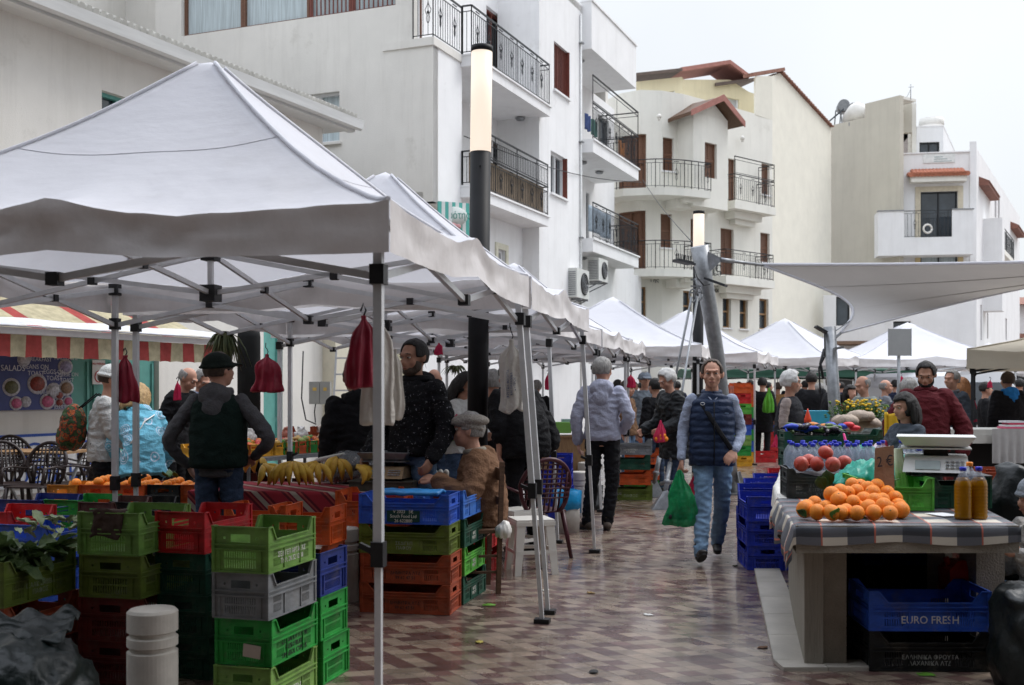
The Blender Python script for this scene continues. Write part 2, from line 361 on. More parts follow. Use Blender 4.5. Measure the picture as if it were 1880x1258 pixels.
# ================================================================== GROUND
def ground_mat():
    m = bpy.data.materials.new('wet_paving'); m.use_nodes = True; n = m.node_tree.nodes; l = m.node_tree.links.new; b = n['Principled BSDF']
    def mth(op, a, c=None, d=None):
        q = n.new('ShaderNodeMath'); q.operation = op
        for i, x in enumerate((a, c, d)):
            if x is None: continue
            if isinstance(x, (int, float)): q.inputs[i].default_value = x
            else: l(x, q.inputs[i])
        return q.outputs[0]
    t = n.new('ShaderNodeTexCoord'); mp = n.new('ShaderNodeMapping'); mp.inputs['Rotation'].default_value = (0, 0, radians(-14)); l(t.outputs['Object'], mp.inputs[0])
    nzw = n.new('ShaderNodeTexNoise'); nzw.inputs['Scale'].default_value = 0.5; l(t.outputs['Object'], nzw.inputs['Vector'])
    s = n.new('ShaderNodeSeparateXYZ'); l(mp.outputs[0], s.inputs[0])
    a = 0.108; bb = 0.105
    v = mth('DIVIDE', s.outputs['Y'], a); iv = mth('FLOOR', v)
    u = mth('DIVIDE', mth('ADD', s.outputs['X'], mth('MULTIPLY', s.outputs['Y'], 0.32)), a); iu = mth('FLOOR', u)
    tri = mth('PINGPONG', iv, 4.0)
    ph = mth('ADD', iu, mth('MULTIPLY', tri, 1.0))
    ch = mth('LESS_THAN', mth('MODULO', mth('ADD', ph, 3000.0), 3.0), 1.5)
    comb = n.new('ShaderNodeCombineXYZ'); l(iu, comb.inputs[0]); l(iv, comb.inputs[1])
    wn = n.new('ShaderNodeTexWhiteNoise'); wn.noise_dimensions = '2D'; l(comb.outputs[0], wn.inputs['Vector'])
    flip = mth('LESS_THAN', wn.outputs['Value'], 0.20)
    ch2 = mth('ABSOLUTE', mth('SUBTRACT', ch, flip))
    g = n.new('ShaderNodeTexNoise'); g.inputs['Scale'].default_value = 260; g.inputs['Detail'].default_value = 3; l(t.outputs['Object'], g.inputs['Vector'])
    gr = n.new('ShaderNodeMapRange'); gr.inputs[1].default_value = 0.3; gr.inputs[2].default_value = 0.7; gr.inputs[3].default_value = 0.6; gr.inputs[4].default_value = 1.4; l(g.outputs[0], gr.inputs[0])
    mix = n.new('ShaderNodeMixRGB'); mix.inputs[1].default_value = (0.118, 0.066, 0.057, 1); mix.inputs[2].default_value = (0.235, 0.178, 0.135, 1); l(ch2, mix.inputs[0])
    # per stone tone
    tone = mth('MULTIPLY_ADD', wn.outputs['Value'], 0.45, 0.78)
    tone = mth('MULTIPLY', tone, gr.outputs[0])
    # joints
    fu = mth('FRACT', u); fv = mth('FRACT', v)
    j = mth('MINIMUM', mth('MINIMUM', fu, mth('SUBTRACT', 1.0, fu)), mth('MINIMUM', fv, mth('SUBTRACT', 1.0, fv)))
    jm = n.new('ShaderNodeMapRange'); jm.inputs[1].default_value = 0.0; jm.inputs[2].default_value = 0.045; jm.inputs[3].default_value = 0.45; jm.inputs[4].default_value = 1.0; l(j, jm.inputs[0])
    tone = mth('MULTIPLY', tone, jm.outputs[0])
    dz = n.new('ShaderNodeTexNoise'); dz.inputs['Scale'].default_value = 1.7; dz.inputs['Detail'].default_value = 8; dz.inputs['Roughness'].default_value = .7; l(t.outputs['Object'], dz.inputs['Vector'])
    dr = n.new('ShaderNodeMapRange'); dr.inputs[1].default_value = .35; dr.inputs[2].default_value = .6; dr.inputs[3].default_value = .62; dr.inputs[4].default_value = 1.12; l(dz.outputs[0], dr.inputs[0]); tone = mth('MULTIPLY', tone, dr.outputs[0])
    sc = n.new('ShaderNodeVectorMath'); sc.operation = 'SCALE'; l(mix.outputs[0], sc.inputs[0]); l(tone, sc.inputs[3]); l(sc.outputs[0], b.inputs['Base Color'])
    # wetness
    wz = n.new('ShaderNodeTexNoise'); wz.inputs['Scale'].default_value = 0.9; wz.inputs['Detail'].default_value = 7; wz.inputs['Roughness'].default_value = 0.65; l(t.outputs['Object'], wz.inputs['Vector'])
    wr = n.new('ShaderNodeMapRange'); wr.inputs[1].default_value = 0.38; wr.inputs[2].default_value = 0.62; wr.inputs[3].default_value = 0.12; wr.inputs[4].default_value = 0.36; l(wz.outputs[0], wr.inputs[0])
    rr = mth('ADD', wr.outputs[0], mth('MULTIPLY', wn.outputs['Value'], 0.10)); l(rr, b.inputs['Roughness'])
    b.inputs['Specular IOR Level'].default_value = 0.7; b.inputs['Coat Weight'].default_value = .48; b.inputs['Coat Roughness'].default_value = .10
    bp = n.new('ShaderNodeBump'); bp.inputs['Strength'].default_value = 0.55; bp.inputs['Distance'].default_value = 0.006
    hh = mth('ADD', mth('MULTIPLY', jm.outputs[0], 0.8), mth('MULTIPLY', g.outputs[0], 0.25)); hh = mth('ADD', hh, mth('MULTIPLY', wn.outputs['Value'], 0.35))
    l(hh, bp.inputs['Height']); l(bp.outputs[0], b.inputs['Normal']); return m
g = MB(); g.grid(lambda u, v: (-200+400*u, -60+460*v, 0), 40, 46, smooth=False)
tag(g.build('ground', ground_mat()), kind='structure')
# ================================================================== BUILDING A  (white flats)
uA = Vector((0.380, 0.925)); cA = Vector((-1.743, 24.65))
fA = Fr([cA, cA+uA*26]); fL = Fr([cA, cA+Vector((-0.925, 0.380))*14], flip=-1)
A = thing('apartment_building', 'white four storey apartment block with black wrought iron balconies and a blank cream side wall', 'building', (cA.x, cA.y, 0))
Ai = A
def inA(o):   # keep world coordinates while parenting
    o.matrix_parent_inverse = Matrix.Translation(-Vector((cA.x, cA.y, 0))); return o
class Par:
    """collects children then reparents keeping world coordinates"""
def own(root):
    for ch in root.children:
        ch.matrix_parent_inverse = Matrix.LocRotScale(root.location, root.rotation_euler, root.scale).inverted()
s1 = fA.s_at(848); sS2 = fA.s_at(990); sV3 = fA.s_at(1069); tR = -1.25
sEnd = fA.s_at(1128, tR)
sl757 = fL.s_at(757)
hw_big = [fL.s_at(333), fL.s_at(726)]
zb = fL.z_at(333, 54)
m = MB()
hsm = fL.rect(544, 172, 623, 264)
fL.wall(m, 0, 7.63, 5.67, 9.12, -0.25, 0, [hsm])
hbig = (hw_big[1], hw_big[0], fL.z_at(530, 38), 12.6)
fL.wall(m, sl757, 7.63, 9.12, 13.3, -0.25, 0, [hbig])
m.build('side_wall', M_cream, A)
m = MB(); fL.wall(m, 0.9, 7.63, 0, 5.67, -1.2, -0.9, []); m.build('side_wall', M_cream, A)
# glazing of the left wall: three bays
n3 = [fL.s_at(333), fL.s_at(441), fL.s_at(563), fL.s_at(640), fL.s_at(726)]
for i, (a, b) in enumerate(zip(n3, n3[1:])):
    w = window(A, fL, (b+0.005, a-0.005, hbig[2], 12.58), frame=M_redwood if i > 1 else M_brown, pane=M_curtain, style='bars' if i > 1 else 'glass', split=1)
window(A, fL, hsm, frame=M_whiteframe, pane=M_curtain, split=2, sill=M_cream)
m = MB(); fA.wall(m, 0.003, s1, 5.67, 9.12, -0.25, 0); m.build('corner_bay', M_white, A)
m = MB()
P0 = fL.pt(0, 0, 0); 
m.prism([tuple(fA.pt(*q, 0)[:2]) for q in ((0.0, -0.25), (s1, -0.25), (s1, tR), (0, tR))], 5.67, 5.9)
m.build('bay_floor', M_cream, A); m = MB(); fA.box(m, -0.03, s1+0.02, tR, 0.04, 9.12, 9.30)
m.prism([tuple(p[:2]) for p in (fL.pt(0,0.04,0), fL.pt(sl757+0.1,0.04,0), fL.pt(sl757+0.1,-1.3,0), fL.pt(0,-1.3,0))], 9.121, 9.301)
m.build('bay_slab', M_cream, A)
# balconies of the first recess
q0 = fA.s_at(867, 0.28); q1 = fA.s_at(1010, 0.28)
for z, nm, e in ((9.02, 'balcony', 0), (5.98, 'balcony', -0.12)):
    m = MB(); fA.box(m, q0-0.05, q1+e, tR, 0.28, z, z+0.24); fA.box(m, q0-0.06, q1+e+0.05, tR, 0.33, z+0.242, z+0.285)
    b = m.build(nm, M_white, A)
    P = [fA.pt(s1, 0.02, 0), fA.pt(q0, 0.02, 0), fA.pt(q0, 0.26, 0), fA.pt(q1+e-0.02, 0.26, 0), fA.pt(q1+e-0.02, -0.15, 0)]
    r = railing(b, P, z+0.29, z+(1.42 if z > 8 else 1.08))
    if z < 8:
        s = MB(); fA.box(s, q0+0.05, q1-0.3, 0.17, 0.20, z+0.35, z+1.05); s.build('reed_screen', mat('reed_screen', (0.22, 0.17, 0.12), 0.9, 0.35, 30, stretch=(8, 8, 0.4), bump=0.5), b)
        railing(b, [fA.pt(q0, 0.26, 0), fA.pt(q1+e-0.02, 0.26, 0)], z+1.08, z+1.68, orn=False, m=M_iron)
P = [fL.pt(sl757-0.02, 0.0, 0), fA.pt(0, 0, 0), fA.pt(s1-0.02, 0, 0)]
railing(A, P, 9.305, 10.42)
# recess walls
m = MB()
hh = [fA.rect(893, 22, 925, 121, tR), ]
fA.wall(m, s1-0.3, sS2+0.1, 5.9, 13.25, tR-0.25, tR, [(hh[0][0], hh[0][1], 9.4, hh[0][3]), (fA.s_at(905,tR), fA.s_at(930,tR), 6.3, 8.4)])
m.build('recessed_wall', M_white, A)
window(A, fA, (hh[0][0], hh[0][1], 9.4, hh[0][3]), t=tR-0.14, frame=M_redwood, split=2)
window(A, fA, (fA.s_at(905,tR), fA.s_at(930,tR), 6.3, 8.4), t=tR-0.14, frame=M_brown, split=1)
# glazed corner of the top floor
gl = Fr([fL.pt(sl757+0.05, -0.35, 0)[:2], fA.pt(0.15, -0.9, 0)[:2], fA.pt(s1+0.35, tR, 0)[:2]], flip=1)
gs = [0, gl.len*0.33, gl.len*0.64, gl.len]
for a, b in zip(gs, gs[1:]): window(A, gl, (a, b, 9.33, 12.6), t=0, frame=M_brown, pane=M_curtain, split=1)
m = MB(); gl.box(m, 0, gl.len, -0.2, 0.05, 12.6, 13.3); m.build('lintel', M_cream, A)
# S2 tower with its windows
w1 = fA.rect(1017, 86, 1044, 173); w2 = fA.rect(1011, 284, 1040, 360)
m = MB(); fA.wall(m, sS2, sV3, 3.0, 13.25, -0.3, 0, [w1, w2])
fA.box(m, sS2, sS2+0.25, tR, -0.3, 3.0, 13.25)
m.build('front_wall', M_white, A)
window(A, fA, w1, frame=M_redwood, style='bars', split=2, sill=M_white); window(A, fA, w2, frame=M_whiteframe, pane=M_glass, split=2, sill=M_white)
for w in (w1, w2):
    m = MB(); fA.box(m, w[1]-0.03, w[1]+0.0, -0.13, 0.03, w[2], w[3]); m.build('shutter', M_redwood, A)
# V3 overhanging roof, balconies
e1 = fA.s_at(1168, 0.3); e0 = sV3
m = MB(); fA.box(m, e0, e1, tR, 0.3, 11.9, 13.35); fA.box(m, e0-0.02, e1+0.03, tR-0.05, 0.34, 13.352, 13.42); m.build('roof_overhang', M_white, A)
m = MB()
dd = [(fA.s_at(1098, tR), fA.s_at(1118, tR), 9.2, 11.3), (fA.s_at(1076, tR), fA.s_at(1082, tR), 6.2, 8.3)]
fA.wall(m, e0-0.2, sEnd, 3.0, 11.9, tR-0.25, tR, dd)
m.build('recessed_wall', M_white, A)
for d in dd: window(A, fA, d, t=tR-0.1, frame=M_galv, split=1)
for z in (8.75, 5.72):
    m = MB(); fA.box(m, e0+0.002, e1+0.15, tR, 0.34, z, z+0.36); fA.box(m, e0+0.001, e1+0.2, tR, 0.39, z+0.362, z+0.41); b = m.build('balcony', M_white, A)
    P = [fA.pt(e0+0.03, 0.33, 0), fA.pt(e1+0.12, 0.33, 0), fA.pt(e1+0.12, tR+0.2, 0)]
    railing(b, P, z+0.42, z+1.5)
    if z > 8:
        railing(b, P[:], z+1.5, z+2.35, step=2.2, orn=False)
    for q in (0.25, 0.6):
        m = MB(); c = fA.pt(e0+(e1-e0)*q, -0.4, z-0.03); m.lathe([(0.14, 0), (0.14, -0.02), (0.10, -0.06), (0, -0.075)], c, 14); m.build('ceiling_lamp', M_galv, A)
for tt, z in ((-0.4, 11.87), (-0.5, 8.99)):
    m = MB(); c = fA.pt((e0+(e1-e0)*0.2) if z > 10 else fA.s_at(955, -0.5), tt, z); m.lathe([(0.14, 0), (0.14, -0.02), (0.10, -0.06), (0, -0.075)], c, 14); m.build('ceiling_lamp', M_galv, A)
# things on the middle balcony
# ground storeys
m = MB()
gh = [fA.rect(913, 459, 927, 496, -0.5), fA.rect(965, 475, 978, 510, -0.5), fA.rect(990, 483, 1003, 516, -0.5)]
fA.wall(m, 0.5, sEnd+1.0, 0, 5.75, -0.8, -0.5, gh); fA.box(m, s1, sEnd, tR, -0.502, 5.75, 5.98); m.build('ground_storey', M_white, A)
for gq in gh:
    window(A, fA, gq, t=-0.62, frame=M_whiteframe, split=1)
    m = MB(); a, b, c, d = gq
    for r4 in ((a-0.16, a-0.005, c-0.16, d+0.16), (b+0.005, b+0.16, c-0.16, d+0.16), (a, b, d+0.005, d+0.16), (a, b, c-0.16, c-0.005)): fA.box(m, r4[0], r4[1], -0.498, -0.46, r4[2], r4[3])
    m.build('window_surround', mat('surround', (0.66, 0.64, 0.52), 0.8), A)
# roof and rear shell
m = MB()
poly = [fL.pt(7.63, 0, 0), fL.pt(sl757, 0, 0), fL.pt(sl757, -0.6, 0), fA.pt(s1+0.35, tR, 0), fA.pt(sS2, tR, 0), fA.pt(sS2, 0, 0), fA.pt(sV3, 0, 0), fA.pt(sV3, tR, 0), fA.pt(sEnd, tR, 0), fA.pt(sEnd, -9, 0), fL.pt(7.63, -10, 0)]
m.prism([tuple(p[:2]) for p in poly], 13.0, 13.2); m.build('roof', M_cream, A)
m = MB(); fA.box(m, sEnd-0.3, sEnd-0.003, -9, tR-0.25, 0, 13.0); fA.box(m, -3.2, sEnd, -9.3, -9.0, 0, 13.0); m.build('rear_wall', M_cream, A)
own(A)
# yellowish set-back block behind the left end
yb = thing('rooftop_block', 'weathered cream wall of the neighbouring house above the gutter, stained yellow near its foot', 'building', (fL.pt(9, 0, 0).x, fL.pt(9, 0, 0).y, 0))
m = MB(); fL.wall(m, 7.65, 13.9, 0, 14, -0.9, -0.5); m.build('wall', M_cream, yb)
m = MB(); fL.box(m, 7.66, 13.9, -0.496, -0.35, 9.6, 9.9); fL.box(m, 7.66, 13.9, -0.496, -0.42, 9.95, 10.1); m.build('ledge', M_yellow, yb); own(yb)
# air conditioners
def aircon(px, py, t, s, label, big=1.0, side='right'):
    c = fA.pt(s, t, 0); z = H-(py-HY)/F*c.y
    o = thing('air_conditioner', label, 'air conditioner', (c.x, c.y, z), atan2(uA.y, uA.x)-pi/2, 'outdoor air conditioning units')
    b = MB(); b.box((-0.18*big, -0.42*big, -0.32*big), (0.16*big, 0.42*big, 0.32*big)); b.build('casing', mat('ac_white', (0.62, 0.63, 0.6), 0.5, 0.08, 5), o)
    f = MB(); f.M = Matrix.Translation((0.165*big, 0.08*big, 0)) @ Matrix.Rotation(pi/2, 4, 'Y')
    f.lathe([(0.25*big, 0), (0.25*big, 0.015), (0.22*big, 0.02), (0.22*big, 0.004), (0.0, 0.002)], n=20); f.build('fan', M_blackpl, o)
    g = MB()
    for r in (0.07, 0.12, 0.17, 0.22): g.tube([(0.19*big, 0.08*big+r*big*cos(a*pi/8), r*big*sin(a*pi/8)) for a in range(17)], 0.006, 4)
    for i in range(9): g.bar((0.19*big, 0.08*big, 0), (0.19*big, 0.08*big+0.22*big*cos(i*pi/4.5), 0.22*big*sin(i*pi/4.5)), 0.008)
    g.build('grille', M_galv, o)
    v = MB()
    for i in range(12): v.box((-0.15*big, -0.43*big, (-0.27+i*0.045)*big), (0.13*big, -0.421*big, (-0.25+i*0.045)*big))
    v.build('side_vents', M_galv, o)
    k = MB(); 
    for y in (-0.3, 0.3): k.box((-0.45*big, y-0.02, -0.37*big), (0.2*big, y+0.02, -0.325*big)); k.bar((-0.4*big, y, -0.6*big), (0.15*big, y, -0.36*big), 0.03)
    k.build('bracket', M_galv, o); return o
aircon(1058, 522, 0.05, fA.s_at(1058, 0.05), 'grey white air conditioner at the lower left of the pair under the balcony', 1.35)
aircon(1098, 497, 0.15, fA.s_at(1098, 0.15), 'white air conditioner with a side grille directly under the balcony slab, right of the pair', 1.1)
aircon(951, 247, tR+0.3, fA.s_at(951, tR+0.3), 'small old air conditioner inside the upper balcony recess under a ceiling lamp', 1.0)
# ================================================================== CREAM BUILDING on the left
uK = Vector((0.423, 0.906)); oK = Vector((-6.7, 17.0)); fK = Fr([oK-uK*14, oK+uK*7.3]); k0 = 14
K = thing('cream_house', 'smooth cream two storey house with a white gutter and teal doors at the left edge', 'building', (oK.x, oK.y, 0))
sE = fK.s_at(592); m = MB()
hgw = fK.rect(187, 177, 262, 300); hdoor = [fK.rect(131, 640, 292, 905), fK.rect(484, 645, 519, 880)]
hd = [(h[0], h[1], 0.05, 3.0) for h in hdoor]
fK.wall(m, 0, sE, 0, 6.9, -0.3, 0, [hgw]+hd); fK.box(m, sE-0.3, sE-0.002, -8, -0.3, 0, 6.9); m.build('wall', M_cream, K)
window(K, fK, hgw, frame=M_teal, split=2)
for h, nn in zip(hd, (4, 1)):
    for i in range(nn):
        a = h[0]+(h[1]-h[0])*i/nn; b = h[0]+(h[1]-h[0])*(i+1)/nn
        d = MB(); fK.box(d, a+0.01, b-0.01, -0.16, -0.1, h[2], h[3])
        for z0, z1 in ((0.15, 0.9), (1.0, 1.95), (2.05, 2.9)):
            fK.box(d, a+0.05, a+0.09, -0.1, -0.07, z0, z1); fK.box(d, b-0.09, b-0.05, -0.1, -0.07, z0, z1)
        d.build('door', M_teal, K)
m = MB()
P = fK.pt
for (t0, t1, z0, z1) in ((-0.3, 0.34, 6.9, 7.02), (0.34, 0.50, 6.86, 7.06)): fK.box(m, 0, sE+0.45, t0, t1, z0, z1)
prof = [(0.50, 7.04), (0.50, 6.96), (0.54, 6.90), (0.60, 6.88), (0.66, 6.91), (0.68, 7.0), (0.70, 7.08), (0.67, 7.08), (0.64, 6.98), (0.60, 6.92), (0.55, 6.94), (0.53, 7.04)]
a = [P(0, t, z) for t, z in prof]; b = [P(sE+0.5, t, z) for t, z in prof]; nn = len(prof)
m.add(a+b, [(i, (i+1) % nn, nn+(i+1) % nn, nn+i) for i in range(nn)] + [tuple(range(nn))[::-1], tuple(range(nn, 2*nn))]); m.build('gutter', M_gutter, K)
m = MB(); m.hexa([P(0,0.6,7.06), P(sE+0.45,0.6,7.06), P(sE+0.45,-4,8.6), P(0,-4,8.6)], [P(0,0.6,7.12), P(sE+0.45,0.6,7.12), P(sE+0.45,-4,8.66), P(0,-4,8.66)])
for i in range(150):
    q = (sE+0.4)*i/150; m.tube([P(q, 0.63, 7.13), P(q, 0.2, 7.28)], 0.07, 6)
m.build('roof', mat('weathered_tiles', (0.5, 0.49, 0.45), 0.9, 0.2, 4), K)
own(K)
# pier and yard wall between the cream house and the flats
fP = Fr([(P(sE, 0, 0).x, P(sE, 0, 0).y), (fA.pt(1.0, -0.8, 0).x, fA.pt(1.0, -0.8, 0).y)])
Yd = thing('yard_wall', 'pale cream wall with a tall black iron gate behind the vegetable stall', 'wall', (P(sE, 0, 0).x, P(sE, 0, 0).y, 0))
m = MB(); fP.wall(m, 0, fP.len, 0, 4.6, -0.3, 0, [(1.2, 2.2, 0.03, 2.4)]); m.build('wall', mat('yard_plaster', (0.55, 0.52, 0.36), 0.9, 0.08, 3, bump=0.2), Yd)
railing(Yd, [fP.pt(1.2, -0.15, 0), fP.pt(2.2, -0.15, 0)], 0.05, 2.3, parts_name='gate', orn=False)
m = MB(); fP.box(m, 0.0, 0.5, 0.0, 0.35, 0, 4.6); m.build('pier', mat('pier_plaster', (0.66, 0.62, 0.5), 0.9, 0.08, 3), Yd); own(Yd)
# ================================================================== BUILDING B (curved white flats)
Bp = [W(x, 0, y)[:2] for x, y in ((1108, 44.5), (1140, 43.3), (1175, 42.8), (1215, 42.9), (1255, 43.4), (1295, 44.3), (1335, 45.2), (1375, 46.2), (1418, 47.4))]
fB = Fr(Bp, flip=1)
B = thing('apartment_building', 'white curved apartment block with brown louvred shutters and a red tiled box window', 'building', (Bp[0][0], Bp[0][1], 0))
Rb = fB.rect
def lim(r, z0=None, z1=None): return (r[0], r[1], r[2] if z0 is None else z0, r[3] if z1 is None else z1)
hb = {
 'd1': lim(Rb(1132, 248, 1187, 345), 9.15), 'w1': Rb(1217, 253, 1237, 314), 'd2': lim(Rb(1132, 388, 1186, 490), 6.15), 'w2': Rb(1213, 393, 1234, 455),
 'w3': Rb(1268, 402, 1276, 462), 'g1': Rb(1157, 527, 1186, 582), 'g2': Rb(1254, 534, 1270, 590),
 'd3': lim(Rb(1323, 420, 1347, 500), 6.15), 'd4': lim(Rb(1337, 292, 1351, 385), 9.15),
 'w5': Rb(1398, 301, 1413, 358), 'w6': Rb(1396, 428, 1413, 482), 'g3': Rb(1327, 542, 1342, 602), 'g4': Rb(1358, 545, 1373, 604), 'g5': Rb(1394, 549, 1411, 605)}
m = MB(); fB.wall(m, 0, fB.len, 0, 13.0, -0.3, 0, list(hb.values())); m.build('front_wall', M_gable, B)
for k, h in hb.items():
    if k[0] in 'dw': window(B, fB, h, frame=M_brown, style='shutter', split=2 if k[0] == 'd' else 1, pane=M_brown, sill=M_white if k[0] == 'w' else None)
    else: window(B, fB, h, frame=M_tan_wood, style='sash', split=1, sill=M_white)
# curved balconies
for z in (9.05, 6.02):
    qa, qb = fB.s_at(1112), fB.s_at(1256)
    m = MB(); n = 12; N = []
    pts_o = []; pts_i = []
    for i in range(n+1):
        q = qa+(qb-qa)*i/n; tt = 0.35+0.95*sin(min(1, (i/n)*1.25+0.1)*pi/2)
        pts_o.append(fB.pt(q, tt, 0)); pts_i.append(fB.pt(q, 0.0, 0))
    for i in range(n):
        a, b, c, d = pts_i[i], pts_i[i+1], pts_o[i+1], pts_o[i]
        m.hexa([Vector((*v[:2], z-0.28)) for v in (a, b, c, d)], [Vector((*v[:2], z)) for v in (a, b, c, d)])
    fB.box(m, qb-0.9, qb-0.15, 0.0, 0.7, z-0.62, z-0.285); fB.box(m, qb-0.75, qb-0.3, 0.7, 1.0, z-0.45, z-0.287)
    b = m.build('balcony', M_gable, B); railing(b, [v[:2] for v in pts_o]+[tuple(pts_i[-1][:2])], z, z+1.05, step=0.14)
for z, (x0, x1), dq in ((9.0, (1338, 1413), 1), (5.98, (1322, 1411), 1)):
    qa, qb = fB.s_at(x0, 0.6), fB.s_at(x1, 0.6); m = MB(); fB.box(m, qa, qb, 0.0, 0.9, z-0.32, z)
    fB.box(m, qa+0.5, qb-0.4, 0.0, 0.5, z-0.6, z-0.325); fB.box(m, qa+0.8, qb-0.6, 0.0, 0.3, z-0.8, z-0.605)
    b = m.build('balcony', M_gable, B); railing(b, [fB.pt(qa+0.05, 0, 0), fB.pt(qa+0.05, 0.85, 0), fB.pt(qb-0.05, 0.85, 0), fB.pt(qb-0.05, 0, 0)], z, z+1.05, step=0.13)
    if z > 8:
        railing(b, [fB.pt(qa+0.05, 0.85, 0), fB.pt(qb-0.05, 0.85, 0), fB.pt(qb-0.05, 0.1, 0)], z+1.05, z+1.75, step=3, orn=False)
# box window
qa, qb = fB.s_at(1273, 1.0), fB.s_at(1336, 1.0); zt, zbm = 12.0, 8.5
bw = Rb(1294, 263, 1316, 327, 1.0)
m = MB(); fB.wall(m, qa, qb, zbm, zt, 0.8, 1.0, [bw]); fB.box(m, qa, qa+0.2, 0, 0.8, zbm, zt); fB.box(m, qb-0.2, qb, 0, 0.8, zbm, zt); fB.box(m, qa+0.2, qb-0.2, 0, 0.8, zbm, zbm+0.15)
P = fB.pt; qm = (qa+qb)/2
m.add([P(qa,1.0,zt), P(qb,1.0,zt), P(qm,1.0,zt+0.55), P(qa,0,zt), P(qb,0,zt), P(qm,0,zt+0.55)], [(0,1,2), (5,4,3), (0,2,5,3), (1,4,5,2)])
bx = m.build('box_window', M_gable, B); window(B, fB, bw, t=0.86, frame=M_brown, style='shutter', pane=M_brown, split=2, sill=M_white)
m = MB()
for sg, qe in ((-1, qa-0.45), (1, qb+0.45)):
    m.hexa([P(qe,1.45,zt-0.2), P(qm,1.45,zt+0.6), P(qm,-0.1,zt+0.6), P(qe,-0.1,zt-0.2)], [P(qe,1.45,zt-0.06), P(qm,1.45,zt+0.74), P(qm,-0.1,zt+0.74), P(qe,-0.1,zt-0.06)])
m.k = 1
for sg, qe in ((-1, qa-0.47), (1, qb+0.47)):
    m.hexa([P(qe,1.46,zt-0.25), P(qm,1.46,zt+0.55), P(qm,1.5,zt+0.55), P(qe,1.5,zt-0.25)], [P(qe,1.46,zt-0.02), P(qm,1.46,zt+0.8), P(qm,1.5,zt+0.8), P(qe,1.5,zt-0.02)])
m.build('roof', [M_wood, M_tile_pink], B)
# gable end wall and penthouse
fG = Fr([W(1418, 0, 47.4)[:2], W(1526, 0, 54.5)[:2]])
def zt_(px, py, Y): return H-(py-HY)/F*Y
a0 = W(1387, 0, 46.6); 
m = MB(); Y0, Y1, Y2 = 47.4, 48.3, 54.5
v = [W(1418, 0, Y0), W(1432, 0, Y1), W(1526, 0, Y2)]
tops = [zt_(0, 140, Y0), zt_(0, 134, Y1), zt_(0, 236, Y2)]
nrm = Vector((0.0, 0.3, 0))
for i in range(2):
    p, q = v[i], v[i+1]; off = Vector((-0.25, 0.1, 0))
    m.hexa([Vector((p.x,p.y,0)), Vector((q.x,q.y,0)), Vector((q.x,q.y,0))+off, Vector((p.x,p.y,0))+off], [Vector((p.x,p.y,tops[i])), Vector((q.x,q.y,tops[i+1])), Vector((q.x,q.y,tops[i+1]))+off, Vector((p.x,p.y,tops[i]))+off])
p = W(1387, 0, 46.5); q = v[0]
m.hexa([Vector((p.x,p.y,12.95)), Vector((q.x,q.y,12.95)), Vector((q.x,q.y+.3,12.95)), Vector((p.x,p.y+.3,12.95))], [Vector((p.x,p.y,zt_(0,140,46.5))), Vector((q.x,q.y,tops[0])), Vector((q.x,q.y+.3,tops[0])), Vector((p.x,p.y+.3,zt_(0,140,46.5)))])
m.build('gable_wall', mat('gable_cream', (0.76, 0.735, 0.64), 0.9, 0.05, 1.5, bump=0.2, bscale=50), B)
m = MB()
for i in range(22):
    a = Vector((v[1].x, v[1].y, tops[1])).lerp(Vector((v[2].x, v[2].y, tops[2])), i/22); b_ = Vector((v[1].x, v[1].y, tops[1])).lerp(Vector((v[2].x, v[2].y, tops[2])), (i+0.9)/22)
    m.bar(a+Vector((0,0,0.03)), b_+Vector((0,0,0.07)), 0.3, 0.06)
m.bar((p.x-0.3, p.y, zt_(0,143,46.5)+0.1), (v[1].x, v[1].y, tops[1]+0.12), 0.5, 0.14)
m.build('roof_edge', M_tile_roof, B)
# penthouse: yellow walls, shutters, red roofs
fH = Fr([W(1168, 0, 49)[:2], W(1255, 0, 48.2)[:2], W(1340, 0, 49.5)[:2], W(1390, 0, 50.5)[:2]])
m = MB(); hp = [fH.rect(1207, 152, 1239, 190), fH.rect(1327, 168, 1357, 206)]
hp = [lim(h, 12.8) for h in hp]
fH.wall(m, 0, fH.len, 11.8, 14.45, -0.3, 0, hp)
a, b, c, d = (fH.s_at(x) for x in (1252, 1341, 1374, 1170))
P = fH.pt
for p0, p1, za, zb_ in ((0, a, 15.02, 15.02), (a, b, 14.9, 15.25), (b, c, 15.25, 14.9), (c, fH.len, 14.9, 14.85)):
    m.hexa([P(p0,-.3,14.45), P(p1,-.3,14.45), P(p1,-.002,14.45), P(p0,-.002,14.45)], [P(p0,-.3,za), P(p1,-.3,zb_), P(p1,-.002,zb_), P(p0,-.002,za)])
m.build('penthouse_wall', M_yellow, B)
for h in hp: window(B, fH, h, t=-0.1, frame=M_whiteframe, pane=mat('grey_shutter', (0.48, 0.5, 0.52), 0.5, 0.1, 12, stretch=(1,1,12)), split=1)
m = MB(); P = fH.pt
def quad_slab(p4, th): m.hexa([Vector(x) for x in p4], [Vector(x)+Vector((0,0,th)) for x in p4])
def slab2(x0, y0, Y0, x1, y1, Y1, dz, th): p, q = W(x0,y0,Y0), W(x1,y1,Y1); quad_slab([p, q, q+Vector((0,5,dz)), p+Vector((0,5,dz))], th)
slab2(1168,139,48.6, 1253,130,47.8, .9, .12); slab2(1314,158,48.9, 1388,148,49.9, .9, .14)
m.k = 1
slab2(1250,131,47.9, 1341,117,48.9, .9, .17); slab2(1341,117,48.9, 1376,143,49.6, .9, .17)
m.build('roof', [mat('dark_eaves', (0.12, 0.09, 0.075), 0.7, 0.3, 5), M_tile_pink], B)
for px, py, Y in ((1210, 214, 42.5), (1363, 254, 45.5)):
    m = MB(); c = W(px, py, Y); m.ball(c, 0.10, 12, 8); m.cyl(c, 0.05, c.z-0.15, c.z-0.05); m.build('wall_lamp', M_grey_white, B)
